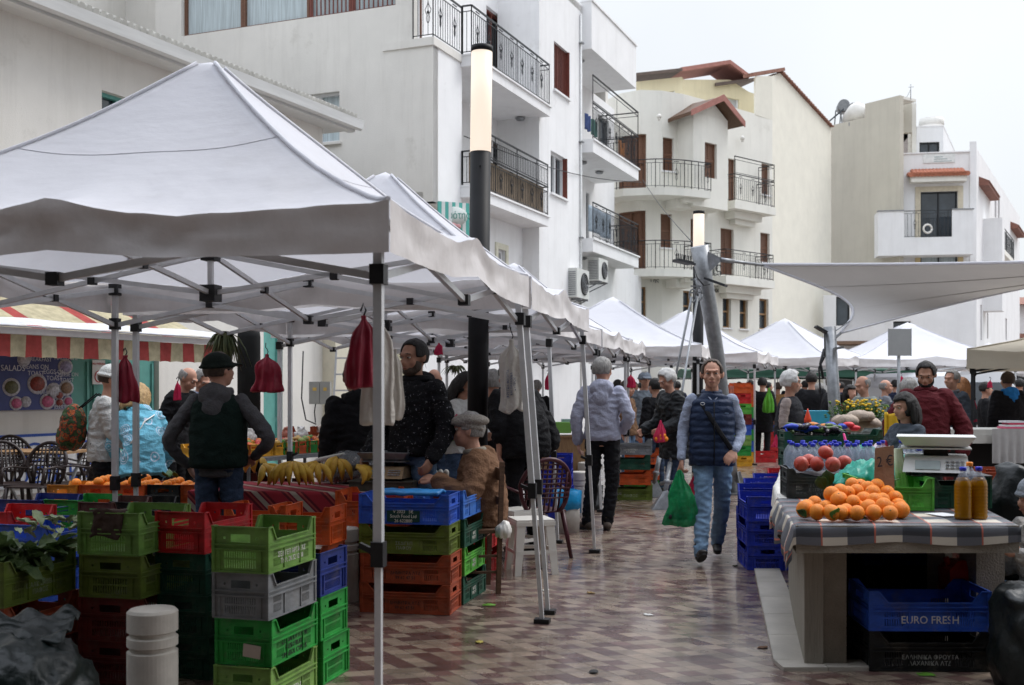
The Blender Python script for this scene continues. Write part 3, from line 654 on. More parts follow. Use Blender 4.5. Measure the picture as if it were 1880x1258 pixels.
m = MB(); m.prism([tuple(fB.pt(q, -0.3, 0)[:2]) for q in fB.c]+[tuple(W(1526, 0, 54.5)[:2]), tuple(W(1150, 0, 56)[:2])], 12.3, 12.5); m.build('roof_terrace', M_cream, B)
# curved parapet goes with the front wall
own(B)
# ================================================================== BUILDING C (beige and white, right)
pC = [W(1520, 0, 57.5), W(1652, 0, 54.0)]
Cb = thing('apartment_building', 'beige and white apartment block with a red tiled canopy and rooftop tanks', 'building', (pC[1].x, pC[1].y, 0))
f1 = Fr([pC[0][:2], pC[1][:2]]); f2 = Fr([W(1645, 0, 54.8)[:2], W(1792, 0, 54.2)[:2]]); f3 = Fr([W(1792, 0, 54.2)[:2], W(1872, 0, 76)[:2]])
z_lo = 15.07; z_hi = 15.75
m = MB(); f1.wall(m, 0, f1.len, 0, z_lo, -0.3, 0)
sA = f1.s_at(1588); f1.wall(m, sA, f1.len, z_lo, z_hi, -0.3, 0)
f2.wall(m, 0, f2.s_at(1681), 14.3, z_hi, -1.2, -0.9); m.build('side_wall', M_beige, Cb)
m = MB(); f1.box(m, sA, f1.len, -1.3, -0.3, z_hi-.14, z_hi-.01); q = f2.s_at(1681); f2.box(m, q, q+0.2, -2.0, -0.9, 12, z_hi); m.build('stair_tower', M_gable, Cb)
dr = lim(f2.rect(1690, 352, 1758, 440), 8.9); dr2 = lim(f2.rect(1690, 468, 1758, 530), 5.9)
m = MB(); wtop = zt_(0, 280, 54.3)
f2.wall(m, 0, f2.len, 0, wtop, -0.3, 0, [dr, dr2]); q = f2.s_at(1780); f2.box(m, q, f2.len, 0.001, 0.08, 0, wtop+0.5)
f2.box(m, 0, f2.len, -0.32, 0.06, wtop, wtop+0.06)
m.build('front_wall', M_white, Cb)
for d, st in ((dr, 0), (dr2, 1)):
    window(Cb, f2, d, frame=M_iron, pane=M_glass if st == 0 else M_curtain, split=2)
    m = MB(); a, b, c, e = d
    for r4 in ((a-0.25, a-0.004, c, e+0.25), (b+0.004, b+0.25, c, e+0.25), (a, b, e+0.004, e+0.25)): f2.box(m, r4[0], r4[1], 0.002, 0.05, r4[2], r4[3])
    m.build('door_surround', M_trim if st else mat('surround2', (0.6, 0.54, 0.42), 0.85), Cb)
# solid balcony
t = 1.2; a, b, c, d = (f2.s_at(x, t) for x in (1612, 1660, 1748, 1787)); z0 = 7.95; z1 = zt_(0, 385, 53.2)
m = MB(); f2.box(m, a, d, 0.082, t-0.15, z0, z0+0.3); f2.box(m, a, d, t-0.15, t, z0, z0+0.85); f2.box(m, a, b, t-0.15, t, z0+0.85, z1); f2.box(m, c, d, t-0.15, t, z0+0.85, z1)
f2.box(m, a, a+0.15, 0.082, t-0.15, z0+0.3, z1); f2.box(m, d-0.15, d, 0.082, t-0.15, z0+0.3, z1)
bl = m.build('balcony', M_white, Cb); m = MB(); f2.box(m, a-0.03, b, t-0.2, t+0.04, z1, z1+0.05); f2.box(m, c, d+0.03, t-0.2, t+0.04, z1, z1+0.05); m.build('coping', M_galv, bl)
railing(bl, [f2.pt(b, t-0.07, 0), f2.pt(c, t-0.07, 0)], z0+0.85, z1+0.0, step=0.16)
m = MB(); c0 = f2.pt(f2.s_at(1703, t), t+0.02, z0+1.25); m.tube([c0+Vector((0.2*cos(i*pi/8), 0, 0.2*sin(i*pi/8))) for i in range(17)], 0.05, 6); m.build('wheel_rim', M_grey_white, bl)
# tiled canopy
a, b = f2.s_at(1668, 0.4), f2.s_at(1778, 0.4); zz = zt_(0, 322, 54)
m = MB(); f2.box(m, a+0.1, b-0.1, 0.002, 0.55, zz-0.3, zz); m.build('canopy_slab', M_gable, Cb)
m = MB(); n = 17
for i in range(n):
    q = a+(b-a)*(i+0.5)/n; x = 0.3 if 0 < i < n-1 else 0.15
    m.tube([f2.pt(q, 0.68, zz+0.03), f2.pt(q, 0.02, zz+0.33*(1 if 0 < i < n-1 else .5))], 0.115, 8)
m.build('tile_canopy', mat('terracotta', (0.44, 0.165, 0.10), 0.75, 0.3, 10), Cb)
m = MB(); bq = [f2.s_at(x, 0.03) for x in (1695, 1753)]; f2.box(m, bq[0], bq[1], 0.003, 0.04, zt_(0,297,54.2), zt_(0,281,54.2)); bn = m.build('banner', mat('banner_white', (0.7,0.72,0.7), 0.6), Cb)
m = MB(); m.k = 0
for i in range(3): f2.box(m, bq[0]+0.5, bq[1]-0.15-0.2*i, 0.0405, 0.045, zt_(0,295-4*i,54.2), zt_(0,293.6-4*i,54.2))
m.build('printed_lines', mat('banner_ink', (0.3,0.38,0.38), 0.6), bn)
# penthouse with window
fQ = Fr([W(1683, 0, 57)[:2], W(1732, 0, 56.8)[:2], W(1768, 0, 68)[:2]])
hq = fQ.rect(1688, 261, 1725, 279); m = MB(); fQ.wall(m, 0, fQ.len, 11, zt_(0, 234, 57), -0.3, 0, [(hq[0], hq[1], wtop+0.1, hq[3])]); fQ.box(m, -0.3, fQ.len, -6, 0.02, zt_(0,234,57), zt_(0,232,57)); m.build('penthouse_wall', M_white, Cb)
window(Cb, fQ, (hq[0], hq[1], wtop+0.1, hq[3]), frame=M_iron, split=2)
# right flank
m = MB(); hf = []
for x0, x1, y0, y1 in ((1826, 1829.5, 350, 400), (1832, 1835.5, 358, 404), (1765, 1768, 0, 0)):
    if y1: hf.append(f3.rect(x0, y0, x1, y1))
hf += [f3.rect(x, y, x+2.6, y1) for x, y, y1 in ((1800, 560, 625), (1812, 563, 622), (1846, 585, 625))]
hf += [f3.rect(1826, 467, 1830, 480)]
f3.wall(m, 0, f3.len, 0, zt_(0, 272, 54.4), -0.3, 0, hf); f3.box(m, 3, 4.2, 0.0, 0.9, 5.5, 10.2); m.build('flank_wall', M_white, Cb)
for h in hf: window(Cb, f3, h, frame=M_brown, split=1)
m = MB(); a, b = f3.s_at(1838, 0.8), f3.s_at(1862, 0.8); f3.box(m, a, b, 0.0, 0.8, 8.6, 8.85); bq_ = m.build('balcony', M_gable, Cb); railing(bq_, [f3.pt(a, 0, 0), f3.pt(a, 0.78, 0), f3.pt(b, 0.78, 0)], 8.85, 9.95, step=0.25, orn=False)
m = MB(); 
mat('eaves_tile', (.22,.10,.075), .8, .3, 6)
for a, b in ((f3.s_at(1797), f3.s_at(1818)), (f3.s_at(1855), f3.s_at(1868))):
    m = MB(); f3.box(m, a, b, 0.0, 0.45, 11.6, 11.75); m.hexa([f3.pt(a,.5,11.75), f3.pt(b,.5,11.75), f3.pt(b,0,11.75), f3.pt(a,0,11.75)], [f3.pt(a,.5,11.8), f3.pt(b,.5,11.8), f3.pt(b,0,12.05), f3.pt(a,0,12.05)]); m.build('tile_trim', MATS['eaves_tile'], Cb)
own(Cb)
# solar heater and tank on the roof
hs = thing('water_tank', 'round white water tank on the roof of the beige block beside the parapet step', 'water tank', W(1570, 229, 57))
m = MB(); m.M = Matrix.Rotation(radians(80), 4, 'X'); m.lathe([(0, -0.7), (0.3, -0.68), (0.47, -0.55), (0.50, -0.4), (0.5, 0.4), (0.47, 0.55), (0.3, 0.68), (0, 0.7)], (0, 0.5, 0), 22); m.build('drum', M_grey_white, hs)
m = MB(); m.box((-0.5, -0.6, -0.2), (0.5, 0.6, -0.02)); m.box((-0.25,-0.3,0.95),(0.25,0.3,1.05)); m.build('cradle', M_galv, hs)
hs = thing('solar_heater', 'grey solar water heater drum with tilted panel at the left end of the roof', 'solar heater', W(1543, 232, 58))
m = MB(); m.tube([(0.0, -0.6, 0.95), (0.25, 0.6, 1.05)], 0.30, 16); m.build('drum', M_galv, hs)
m = MB(); m.hexa([(-0.95,-.6,-.1), (-0.0,-.6,.7), (0.0,.6,.7), (-.95,.6,-.1)], [(-0.95,-.6,0), (-0.0,-.6,.8), (0.0,.6,.8), (-.95,.6,0)]); m.build('panel', M_glass, hs)
m = MB()
for x, y in ((-.2,-.5), (.3,-.5), (-.2,.5), (.3,.5)): m = MB(); m.bar((x, y, -0.3), (x*0.5, y, 0.95), 0.05); m.build('leg', M_galv, hs)
[None for _ in ()]
hs = thing('water_tank', 'low white water tank behind the white penthouse parapet', 'water tank', W(1710, 233, 60)); m = MB(); m.cyl((0,0), 0.65, 0, 0.4); m.cyl((0,0), 0.2, 0.4, 0.5); m.build('drum', M_grey_white, hs)
an = thing('tv_antenna', 'thin rooftop antenna mast above the beige stair tower', 'antenna', W(1672, 183, 54.5)); m = MB(); m.cyl((0,0), 0.02, 0, 0.75, 6); m.bar((-0.25,0,0),(0.0,0,0.5),0.02); m.bar((-0.1,0,0.6),(0.15,0,0.62),0.02); m.build('mast', M_galv, an)
# low white house with a brown canopy, and distant blocks
lw = thing('low_house', 'low white house front with a dark window and brown awning seen below the shade sail', 'house', W(1515, 0, 52)*Vector((1,1,0)) if False else (W(1515,0,52).x, 52, 0))
fW = Fr([W(1512, 0, 52)[:2], W(1790, 0, 51)[:2]]); hw = [fW.rect(1535, 545, 1560, 598), fW.rect(1640, 590, 1672, 612)]
m = MB(); fW.wall(m, 0, fW.len, 0, 5.9, -0.3, 0, hw); m.build('wall', M_white, lw)
for h in hw: window(lw, fW, h, frame=M_iron, split=1)
m = MB(); fW.box(m, 0.3, 4.2, 0.0, 1.6, 3.55, 3.7); m.build('awning', mat('brown_awning', (0.2, 0.13, 0.09), 0.8), lw)
m = MB(); fW.box(m, 0.2, 6.8, 0.02, 0.1, 0.0, 3.2); m.build('shopfront', mat('dark_shop', (0.03, 0.028, 0.027), 0.4), lw); own(lw)
ow = thing('far_house', 'far grey house with a tiled roof at the right edge behind the tents', 'house', (W(1875,0,80).x, 80, 0))
m = MB(); m.box((-1.4, 0, 0), (6, 8, 5.2)); m.build('wall', M_cream, ow); m = MB(); m.box((-1.8, -0.4, 5.2), (6.4, 8, 5.5)); m.hexa([(-1.8,-.4,7.6),(6,-.4,7.6),(6,8,7.6),(-1.8,8,7.6)], [(-1.8,1,8.2),(6,1,8.2),(6,7,8.2),(-1.8,7,8.2)]); m.build('roof', M_tile_roof, ow)
m = MB(); m.box((-1.5, 0.5, 5.5), (6, 8, 7.6)); m.build('upper_wall', M_white, ow)
# long terrace of shops closing the street behind the tents
sh = thing('shop_row', 'row of dark shop fronts closing the far end of the market street', 'building', (10, 56, 0))
fS = Fr([(1, 44.0), (6.5, 43.6)]); m = MB()
m.box((-9, 0, 0), (22, 3, 3.0)); m.build('wall', mat('shop_wall', (0.30, 0.28, 0.25), 0.9, 0.3, 1.2), sh)
m = MB()
for i in range(13):
    x = -8.4+i*2.3; m.box((x, -0.05, 0), (x+1.9, -0.003, 2.5))
m.build('shop_window', mat('shop_glass', (0.03, 0.03, 0.035), 0.2, 0.9, 1.0), sh)
# unseen block and canopy slab, added behind the camera to shade the near side
bk = thing('shade_block', 'unseen tall block and canopy slab behind the viewer, added to cast shade', 'building', (-4, -1.7, 0))
m = MB(); m.box((-18, -6, 0), (18, 0, 19)); m.box((-9, 0, 2.95), (9, 3.4, 3.05)); m.build('wall', mat('shade_block_dark', (0.05, 0.047, 0.045), 0.9, 0.1, 2), bk)
# ================================================================== TENTS
M_canvas = mat('white_canvas', (0.73, 0.73, 0.765), 0.7, 0.03, 2.0, bump=0.25, bscale=7, transl=0.30, stretch=(1,1,2.5))
M_valance = mat('white_valance', (0.70, 0.67, 0.66), 0.7, 0.03, 2.0, bump=0.25, bscale=9, transl=0.04)
dirt(M_canvas, (.45,.43,.40), 1.6, .52, .75, .28, (1,1,.6)); dirt(M_valance, (.36,.33,.30), 2.2, .48, .75, .4, (1,1,.5))
M_canvas_b = mat('beige_canvas', (0.55, 0.50, 0.40), 0.75, 0.05, 2.0, bump=0.25, bscale=8, transl=0.2)
M_canvas_g = mat('green_canvas', (0.03, 0.09, 0.06), 0.75, 0.05, 2.0, bump=0.25, bscale=8, transl=0.05)
ZE, ZV = 2.27, 2.06
def canopy_z(u, v, hw, zp, ze, seed=0):
    r = min(1, max(abs(u), abs(v))); m = min(abs(u), abs(v)); k = m/r if r > 1e-6 else 1
    z = ze + (zp-ze)*((1-r)**1.36)
    z -= 0.10*(1-k**2)*r*(1-r)*2.2                      # slack between the ridges
    edge = max(0, (r-0.55)/0.45)
    z += edge**1.5*0.05*(max(0, 1-abs(k)*4.2)**1.0)       # truss pushes the middle of the eave up
    z -= edge**2*0.035*sin(min(1, k*1.0)*pi)
    if r < 0.06: z = min(z, ze+(zp-ze)*0.945 + 0.03*(1-(r/0.06)**2))
    z += 0.012*noise.noise(Vector((u*3.1+seed, v*3.1, 0.3))) + 0.014*edge*noise.noise(Vector((u*9+seed, v*9, 4))) + 0.012*edge*(1-r)*6*(1-abs(noise.noise(Vector((u*13+seed*2, v*13, 7))))*2)
    return z
def make_tent(name, label, hw=1.47, zp=3.36, ze=ZE, zv=ZV, canvas=None, post=None, group='white pop-up canopies over the stalls', seed=0, n=32, lean=((0,0),)*4, loc=(0,0,0), rz=0, full=True):
    cv = canvas or M_canvas; pm = post or M_alu
    T = thing(name, label, 'tent', loc, rz, group)
    m = MB(); m.grid(lambda a, b: ((2*a-1)*(hw+0.03), (2*b-1)*(hw+0.03), canopy_z(2*a-1, 2*b-1, hw, zp, ze, seed)), n, n)
    tri = []
    for k, f in enumerate(m.f):
        i, jj = k % n, k//n; p = (i+.5-n/2)*(jj+.5-n/2) > 0
        tri += [[f[0],f[1],f[2]],[f[0],f[2],f[3]]] if p else [[f[0],f[1],f[3]],[f[1],f[2],f[3]]]
    m.f = tri; m.mi = [0]*len(tri); m.sm = [True]*len(tri)
    m.build('canopy', cv, T)
    if n > 35:
        for k in range(4):
            m = MB(); cs_ = [(t, .47) for t in [i/24*.94-.47 for i in range(25)]]; e_ = hw+.03
            m.tube([(((a, -b), (b, a), (-a, b), (-b, -a))[k][0]*e_, ((a, -b), (b, a), (-a, b), (-b, -a))[k][1]*e_, canopy_z(*((a, -b), (b, a), (-a, b), (-b, -a))[k], hw, zp, ze, seed)+.002) for a, b in cs_], .002, 4); m.build('panel_seam', cv, T)
    # piped seams on the ridges
    m = MB()
    for sx in (-1, 1):
        for sy in (-1, 1):
            m.tube([(sx*t*(hw+0.03), sy*t*(hw+0.03), canopy_z(sx*t, sy*t, hw, zp, ze, seed)+0.004) for t in [i/n*2 for i in range(1, n//2+1)]], 0.012, 5)
    m.build('ridge_seam', cv, T)
    m = MB(); e = hw+0.035; N = 40
    cs = [(-e,-e), (e,-e), (e,e), (-e,e)]
    for k in range(4):
        a = Vector(cs[k]); b = Vector(cs[(k+1)%4]); d = (b-a).normalized(); nn = Vector((d.y, -d.x))
        def fn(u, v, a=a, b=b, nn=nn, k=k):
            p = a.lerp(b, u); uu = 2*u-1
            zt = canopy_z(*( (p.x/e, p.y/e) ), hw, zp, ze, seed)
            zb = zv + 0.012*sin(u*pi*2)*0 + 0.02*noise.noise(Vector((u*3+k*7+seed, 2, 2))) + 0.045*max(0, 1-abs(uu)*3)
            w = sin(pi*u)**0.4 if 0 < u < 1 else 0
            off = (0.022*noise.noise(Vector((u*9+k*5+seed, v*1.2, 1)))+0.018*noise.noise(Vector((u*22+k*5+seed+v*2, v*2.2, 5))) - 0.03*v*(1-v))*w*min(1, v*3+0.2)
            q = p + nn*(off + 0.004); return (q.x, q.y, zt+(zb-zt)*v)
        m.grid(fn, N, 6)
    m.build('valance', M_valance if cv is M_canvas else cv, T)
    def sq(mb, p, q, w=0.024): mb.bar(p, q, w, w*1.25)
    zt, zl = ze-0.05, ze-0.30
    for i, (sx, sy) in enumerate(((-1,-1), (1,-1), (1,1), (-1,1))):
        lx, ly = lean[i] if len(lean) > i else (0, 0)
        x, y = sx*(hw-0.03), sy*(hw-0.03)
        mz = 0.86; g = lambda z: (x+lx*(1-z/zt), y+ly*(1-z/zt), z)
        m = MB(); m.bar(g(mz), g(zt), 0.036, 0.036); m.bar(g(0.03), g(mz), 0.027, 0.027); lg = m.build('leg', pm, T)
        c = g(mz); m = MB(); m.box((c[0]-.026, c[1]-.026, c[2]-.05), (c[0]+.026, c[1]+.026, c[2]+.05)); m.bar((c[0]-.08*sx, c[1], c[2]+.035), c, 0.022); m.build('slider', M_blackpl, lg)
        m = MB(); m.box((x+lx*.14-.03, y-.03+ly*.14, zl-.03), (x+lx*.14+.03, y+.03+ly*.14, zl+.05)); m.build('bracket', M_blackpl, lg)
        m = MB(); m.box((x-.032, y-.032, zt-.04), (x+.032, y+.032, zt+.04)); m.build('top_cap', M_blackpl, lg)
        m = MB(); c = g(0.0); m.box((c[0]-.05, c[1]-.04, 0.002), (c[0]+.05, c[1]+.04, 0.03)); m.build('foot', M_blackpl, lg)
    if full:
        fr = MB(); JT = []; h = hw-0.03
        def jb(p, s=0.028): JT.append(MB().box((p[0]-s, p[1]-s, p[2]-s), (p[0]+s, p[1]+s, p[2]+s)))
        cor = [(-h,-h), (h,-h), (h,h), (-h,h)]
        for k in range(4):
            a = Vector(cor[k]); b = Vector(cor[(k+1)%4]); mdl = (a+b)/2
            At, Ab, Bt, Bb = (*a, zt), (*a, zl), (*b, zt), (*b, zl); Mt, Mb_ = (*mdl, zt+0.02), (*mdl, zl+0.02)
            for p, q in ((At, Mb_), (Ab, Mt), (Mt, Bb), (Mb_, Bt)): sq(fr, p, q)
            jb(Mt); jb(Mb_)
            for f in (0.25, 0.75): c = a.lerp(b, f); jb((*c, (zt+zl)/2+0.01), 0.022)
            Ct, Cb_ = (0, 0, zt+0.05), (0, 0, zl+0.08)
            sq(fr, Mt, Cb_, 0.02); sq(fr, Mb_, Ct, 0.02); jb((mdl.x/2, mdl.y/2, (zt+zl)/2+0.035), 0.02)
        fr.bar((0,0,zl+0.08), (0,0,zp-0.15), 0.026); jb((0,0,zl+0.08), 0.045); jb((0,0,zt+0.05), 0.04)
        f = fr.build('truss', pm, T); [j.build('joint', M_blackpl, f) for j in JT]
    return T
def tent_pose(FR, ang):
    """centre and rotation from the near right corner; ang = heading of the right side from +Y towards +X"""
    u = Vector((sin(ang), cos(ang))); v = Vector((-cos(ang), sin(ang)))
    c = Vector(FR) + u*1.5 + v*1.5
    return (c.x, c.y, 0), -ang
an1 = radians(11.3)
l1, r1 = tent_pose((-0.487, 4.40), an1)
T1 = make_tent('canopy_tent', 'largest nearest white canopy at the upper left, its front valance in brownish shade', loc=l1, rz=r1, seed=1, n=56, lean=((0,0), (0,0), (0.17,0), (0,0)))
l2, r2 = tent_pose((0.125, 7.52), an1)
T2 = make_tent('canopy_tent', 'white canopy directly behind the nearest one, its peak just left of the first lamp post', loc=l2, rz=r2, seed=7, n=40, lean=((0,0), (0.17,0), (0.13,0), (0,0)))
l3, r3 = tent_pose((0.40, 11.0), radians(13.5))
T3 = make_tent('canopy_tent', 'third white canopy of the left row, over the grey hooded man', loc=l3, rz=r3, seed=13, lean=((0,0), (0.1,0), (0.08,0), (0,0)))
l4, r4 = tent_pose((1.14, 14.15), radians(13.5))
T4 = make_tent('canopy_tent', 'fourth white canopy of the left row, low peak hidden behind the second and third', loc=l4, rz=r4, seed=21)
for i, (px, Y, rz, zp, lab) in enumerate((
    (1125, 20.6, radians(-14), 3.25, 'white canopy whose sharp peak stands under the two air conditioners'),
    (1262, 24.6, radians(-20), 3.30, 'white canopy whose peak is crossed by the second lamp post and the steel mast'),
    (1441, 27.6, radians(-35), 3.30, 'white canopy with its peak between the steel mast and the shade sail'),
    (1666, 28.8, radians(0), 3.28, 'wide white canopy behind the square road sign'),
    (1528, 40, radians(8), 3.2, 'small far white canopy peeking out behind the slim grey mast'),
    (1815, 41, radians(4), 3.25, 'far white canopy peak just above the beige canopy'),
    (1866, 44, radians(4), 3.4, 'farthest white canopy at the right edge above the beige one'),
    (1010, 18.6, radians(-14), 2.95, 'far white canopy of the left row mostly hidden behind the nearer ones'))):
    T = make_tent('canopy_tent', lab, loc=((px-CX)/F*Y, Y, 0), rz=rz, seed=30+i*3, n=24, zp=zp, hw=(1.95 if i == 3 else 1.72 if i < 3 else 1.5))
pb_ = W(1776,0,15.0); ab_ = radians(23)
Tb = make_tent('canopy_tent', 'beige canopy on a thin black frame at the right edge', loc=(pb_.x+1.5*sin(ab_)+1.5*cos(ab_), pb_.y+1.5*cos(ab_)-1.5*sin(ab_), 0), rz=-ab_, zp=2.5, ze=2.06, zv=1.80, canvas=M_canvas_b, post=M_iron, seed=51, group='other canopies')
Tg = make_tent('canopy_tent', 'dark green canopy in the far middle behind the white ones', loc=(W(1440,0,37).x, 37, 0), rz=0, hw=3.4, zp=2.6, ze=2.15, zv=1.88, canvas=M_canvas_g, seed=61, group='other canopies')
# ================================================================== LAMP POSTS
def lamp_post(px, Y, label, lean=0.0):
    T = thing('street_lamp', label, 'street lamp', ((px-CX)/F*Y, Y, 0), 0, 'cylindrical street lamps')
    m = MB(); m.tube([(0,0,0), (lean*0.78,0,3.77)], 0.098, 28); m.tube([(lean*.75, -0.098, 3.62), (lean*.75,-0.104,3.62)], 0.008, 8); m.build('post', M_lampblk, T)
    m = MB(); m.tube([(lean*.78,0,3.772), (lean,0,4.72)], 0.100, 28, cap=True); m.build('diffuser', M_lampglow, T)
    m = MB(); m.tube([(lean,0,4.722), (lean,0,4.775)], 0.104, 28); m.build('cap', M_lampblk, T); return T
lamp_post(874, 10.6, 'nearer black lamp post with a glowing white tube, rising through the left row of canopies', 0.055)
lamp_post(1280, 20.4, 'farther black lamp post with a glowing tube, behind the leaning steel mast', 0.03)
# ================================================================== MAST, CABLES, SHADE SAIL
base = W(1345, 905, 16.2); base.z = 0; top = W(1284, 452, 15.6)
T = thing('sail_mast', 'leaning galvanised steel mast behind the walking man, holding the sail bar', 'mast', (base.x, base.y, 0))
m = MB(); tl = top-base; mid = tl*0.55+Vector((0.05,0,0)); m.tube([(0,0,0), tl*0.3+Vector((.03,0,0)), mid, tl*0.85+Vector((.01,0,0)), tl], [0.105,0.10,0.098,0.115,0.125], 24); m.build('pole', M_galv, T)
m = MB(); 
pw = W(1322, 477, 15.5)-base; a = W(1299, 462, 15.55)-base; b = W(1299, 503, 15.6)-base
m.hexa([a+Vector((0,-.015,0)), b+Vector((0,-.015,0)), pw+Vector((0,-.015,-.03)), pw+Vector((0,-.015,.03))], [a+Vector((0,.015,0)), b+Vector((0,.015,0)), pw+Vector((0,.015,-.03)), pw+Vector((0,.015,.03))]); m.build('wing_plate', M_galv, T)
m = MB(); m.tube([pw, W(1402, 487, 16.0)-base], 0.022, 8); m.tube([pw, pw.lerp(W(1402,487,16.0)-base, .3)], 0.032, 8); m.build('tie_rod', M_galv, T)
m = MB(); m.prism([(-.2,-.2),(.2,-.2),(.2,.2),(-.2,.2)], 0.003, 0.03)
for k in range(6): m.cyl((0.16*cos(k*pi/3), 0.16*sin(k*pi/3)), 0.018, 0.03, 0.07, 6)
for k in range(4): m.bar((0.2*cos(k*pi/2+.4),0.2*sin(k*pi/2+.4),0.03), (0.1*cos(k*pi/2+.4),0.1*sin(k*pi/2+.4),0.32), 0.02, 0.06)
m.build('foot_plate', M_galv, T)
m = MB(); sh_ = W(1276, 527, 15.5)-base
m.tube([sh_+Vector((0,0,.12)), sh_+Vector((.04,0,0)), sh_+Vector((0,0,-.1))], 0.016, 6)
for k in range(3): m.bar(sh_+Vector((-.06,0,.1-.09*k)), sh_+Vector((.08,0,.1-.09*k)), 0.02)
m.tube([sh_+Vector((.05*cos(i*pi/6)-.03,0,-.12+.09*sin(i*pi/6))) for i in range(13)], 0.012, 5); m.tube([sh_+Vector((.05*cos(i*pi/6)+.05,0,-.1+.09*sin(i*pi/6))) for i in range(13)], 0.012, 5)
m.build('shackle', M_galv, T)
for k, (x, y, xt) in enumerate(((1199, 912, 1270), (1219, 935, 1281))):
    g0 = G(x, y); g0.z = 0; tp = W(xt, 545, 15.45)
    m = MB(); a = g0+Vector((0,0,0.12)); d = tp-a
    m.tube([(a+d*0.16)-base, tp-base], 0.017, 6); m.tube([a-base, (a+d*0.17)-base], 0.032, 8)
    m.ball((a+d*0.08)-base, 0.05, 8, 6); c = m.build('stay_cable', M_galv, T)
    m = MB(); o = g0-base
    m.hexa([o+Vector(v) for v in ((-.16,-.1,.003),(.16,-.1,.003),(.16,.1,.003),(-.16,.1,.003))], [o+Vector(v) for v in ((-.02,-.02,.22),(.05,-.02,.24),(.05,.02,.24),(-.02,.02,.22))]); m.build('anchor_plate', M_galv, c)
m = MB(); m.tube([W(1213,888,14.6)-base, W(1236,885,14.4)-base], 0.025, 8); m.build('cross_link', M_galv, T)
for (x0, y0, x1, y1, lab) in ((1268, 484, 1240, 478, 'l'), (1302, 514, 1333, 525, 'r')):
    m = MB(); a = W(x0, y0, 15.4)-base; b = W(x1, y1, 15.3)-base; m.bar(a, b, 0.16, 0.035); m.bar(a, a+(a-b)*0.3, 0.03)
    if lab == 'l':
        for i in range(9): c = a.lerp(b, (i+.5)/9); m.bar(c, c+Vector((0.01,0,0.10)), 0.012)
    m.build('floodlight', M_iron, T)
m = MB(); pts = [W(1274,490,15.3)-base, W(1280,510,15.2)-base, W(1292,524,15.2)-base, W(1303,522,15.3)-base]; m.tube(pts, 0.01, 5); m.build('wire', M_iron, T)
A_ = W(1400, 487, 16.0); Bq = W(1543, 612, 15.0); Cc = W(2200, 474, 13.0); Dd = W(2200, 478, 15.5)
T = thing('shade_sail', 'large grey tensioned shade sail stretching from the steel mast out of the right side', 'shade sail', (0,0,0))
def sail(u, v):
    t = A_.lerp(Cc, u); t.z -= 0.03*sin(pi*u); b = Bq.lerp(Dd, u); b.z += 0.10*sin(pi*u)
    p = t.lerp(b, v)
    inset = 0.42*sin(pi*v)*(1-u)**4; p.x += inset + 0.33*(sin(pi*min(1,v*1.0))**1.5)*(1-u)**3*v
    p.z -= 0.10*sin(pi*v)*sin(pi*u); return p
M_sail = mat('sail_membrane', (0.50, 0.48, 0.46), 0.75, 0.05, 0.8, bump=0.1, bscale=12, transl=0.12, stretch=(.4, 3, 3))
m = MB(); m.grid(sail, 60, 24); m.build('membrane', M_sail, T)
m = MB(); m.tube([sail(i/40, 0)+Vector((0,0,.012)) for i in range(41)], 0.022, 6); m.tube([sail(i/40, 1)+Vector((0,0,.0)) for i in range(41)], 0.014, 6); m.tube([sail(0, i/30) for i in range(31)], 0.020, 6); m.build('edge_hem', M_canvas, T)
m = MB()
for v in (0.33, 0.66): m.tube([sail(i/40, v)-Vector((0,0,.006)) for i in range(41)], 0.005, 4)
m.build('seam', M_sail, T)
m = MB(); m.tube([Bq, W(1524, 628, 14.9)], 0.02, 6); m.tube([W(1560,590,15.1), W(1528,612,14.9)], 0.008, 5); m.build('corner_tie', M_galv, T)
b2 = W(1543, 0, 14.9); T = thing('sail_mast', 'shorter grey steel mast with two floodlights under the low corner of the sail', 'mast', (b2.x, b2.y, 0))
m = MB(); t2 = W(1523, 600, 14.9)-Vector((b2.x, b2.y, 0)); m.tube([(0,0,0), t2], 0.080, 22); m.build('pole', M_galv, T)
m = MB(); a = Vector(t2); m.bar(a+Vector((-.2,-.05,.0)), a+Vector((-.06,-.05,-.08)), 0.14, 0.03); m.build('floodlight', M_iron, T)
m = MB(); m.bar(a+Vector((.02,-.12,-.30)), a+Vector((.14,-.14,-.28)), 0.12, 0.03); m.build('floodlight', M_galv, T)
m = MB(); m.tube([a+Vector((-.09,-.09,-.1)), a+Vector((-.09,-.1,-.4)), a+Vector((-.17,-.1,-.55)), a+Vector((-.15,-.1,-.9))], 0.012, 5); m.tube([a+Vector((-.1,-.1,-.3)), a+Vector((-.15,-.1,-.5)), a+Vector((-.11,-.1,-.7))], 0.02, 5); m.build('wire', M_iron, T)
# ================================================================== SIGNS
T = thing('road_sign', 'back of a square grey road sign on a thin post among the canopies', 'sign', (W(1650,0,20).x, 20, 0))
m = MB(); m.cyl((0,0), 0.03, 0, 2.58, 12); m.build('post', M_galv, T)
m = MB(); m.box((-.2, -.07, 2.12), (.2, -.045, 2.6)); m.build('panel', mat('sign_back', (0.30,0.31,0.31), 0.5, 0.05, 5), T)
m = MB(); 
for r in ((-.205,-.2,2.115,2.605),(.2,.205,2.115,2.605)): m.box((r[0],-.075,r[2]),(r[1],-.035,r[3]))
m.box((-.2,-.04,2.14),(.2,-.02,2.17)); m.box((-.2,-.04,2.53),(.2,-.02,2.56)); m.build('rim', M_galv, T)
T = thing('no_entry_sign', 'round red no entry sign with a white bar above the wide far canopy', 'sign', (W(1757,0,33).x, 33, 0))
m = MB(); m.cyl((0,0.05), 0.03, 0, 2.7, 10); m.build('post', M_galv, T)
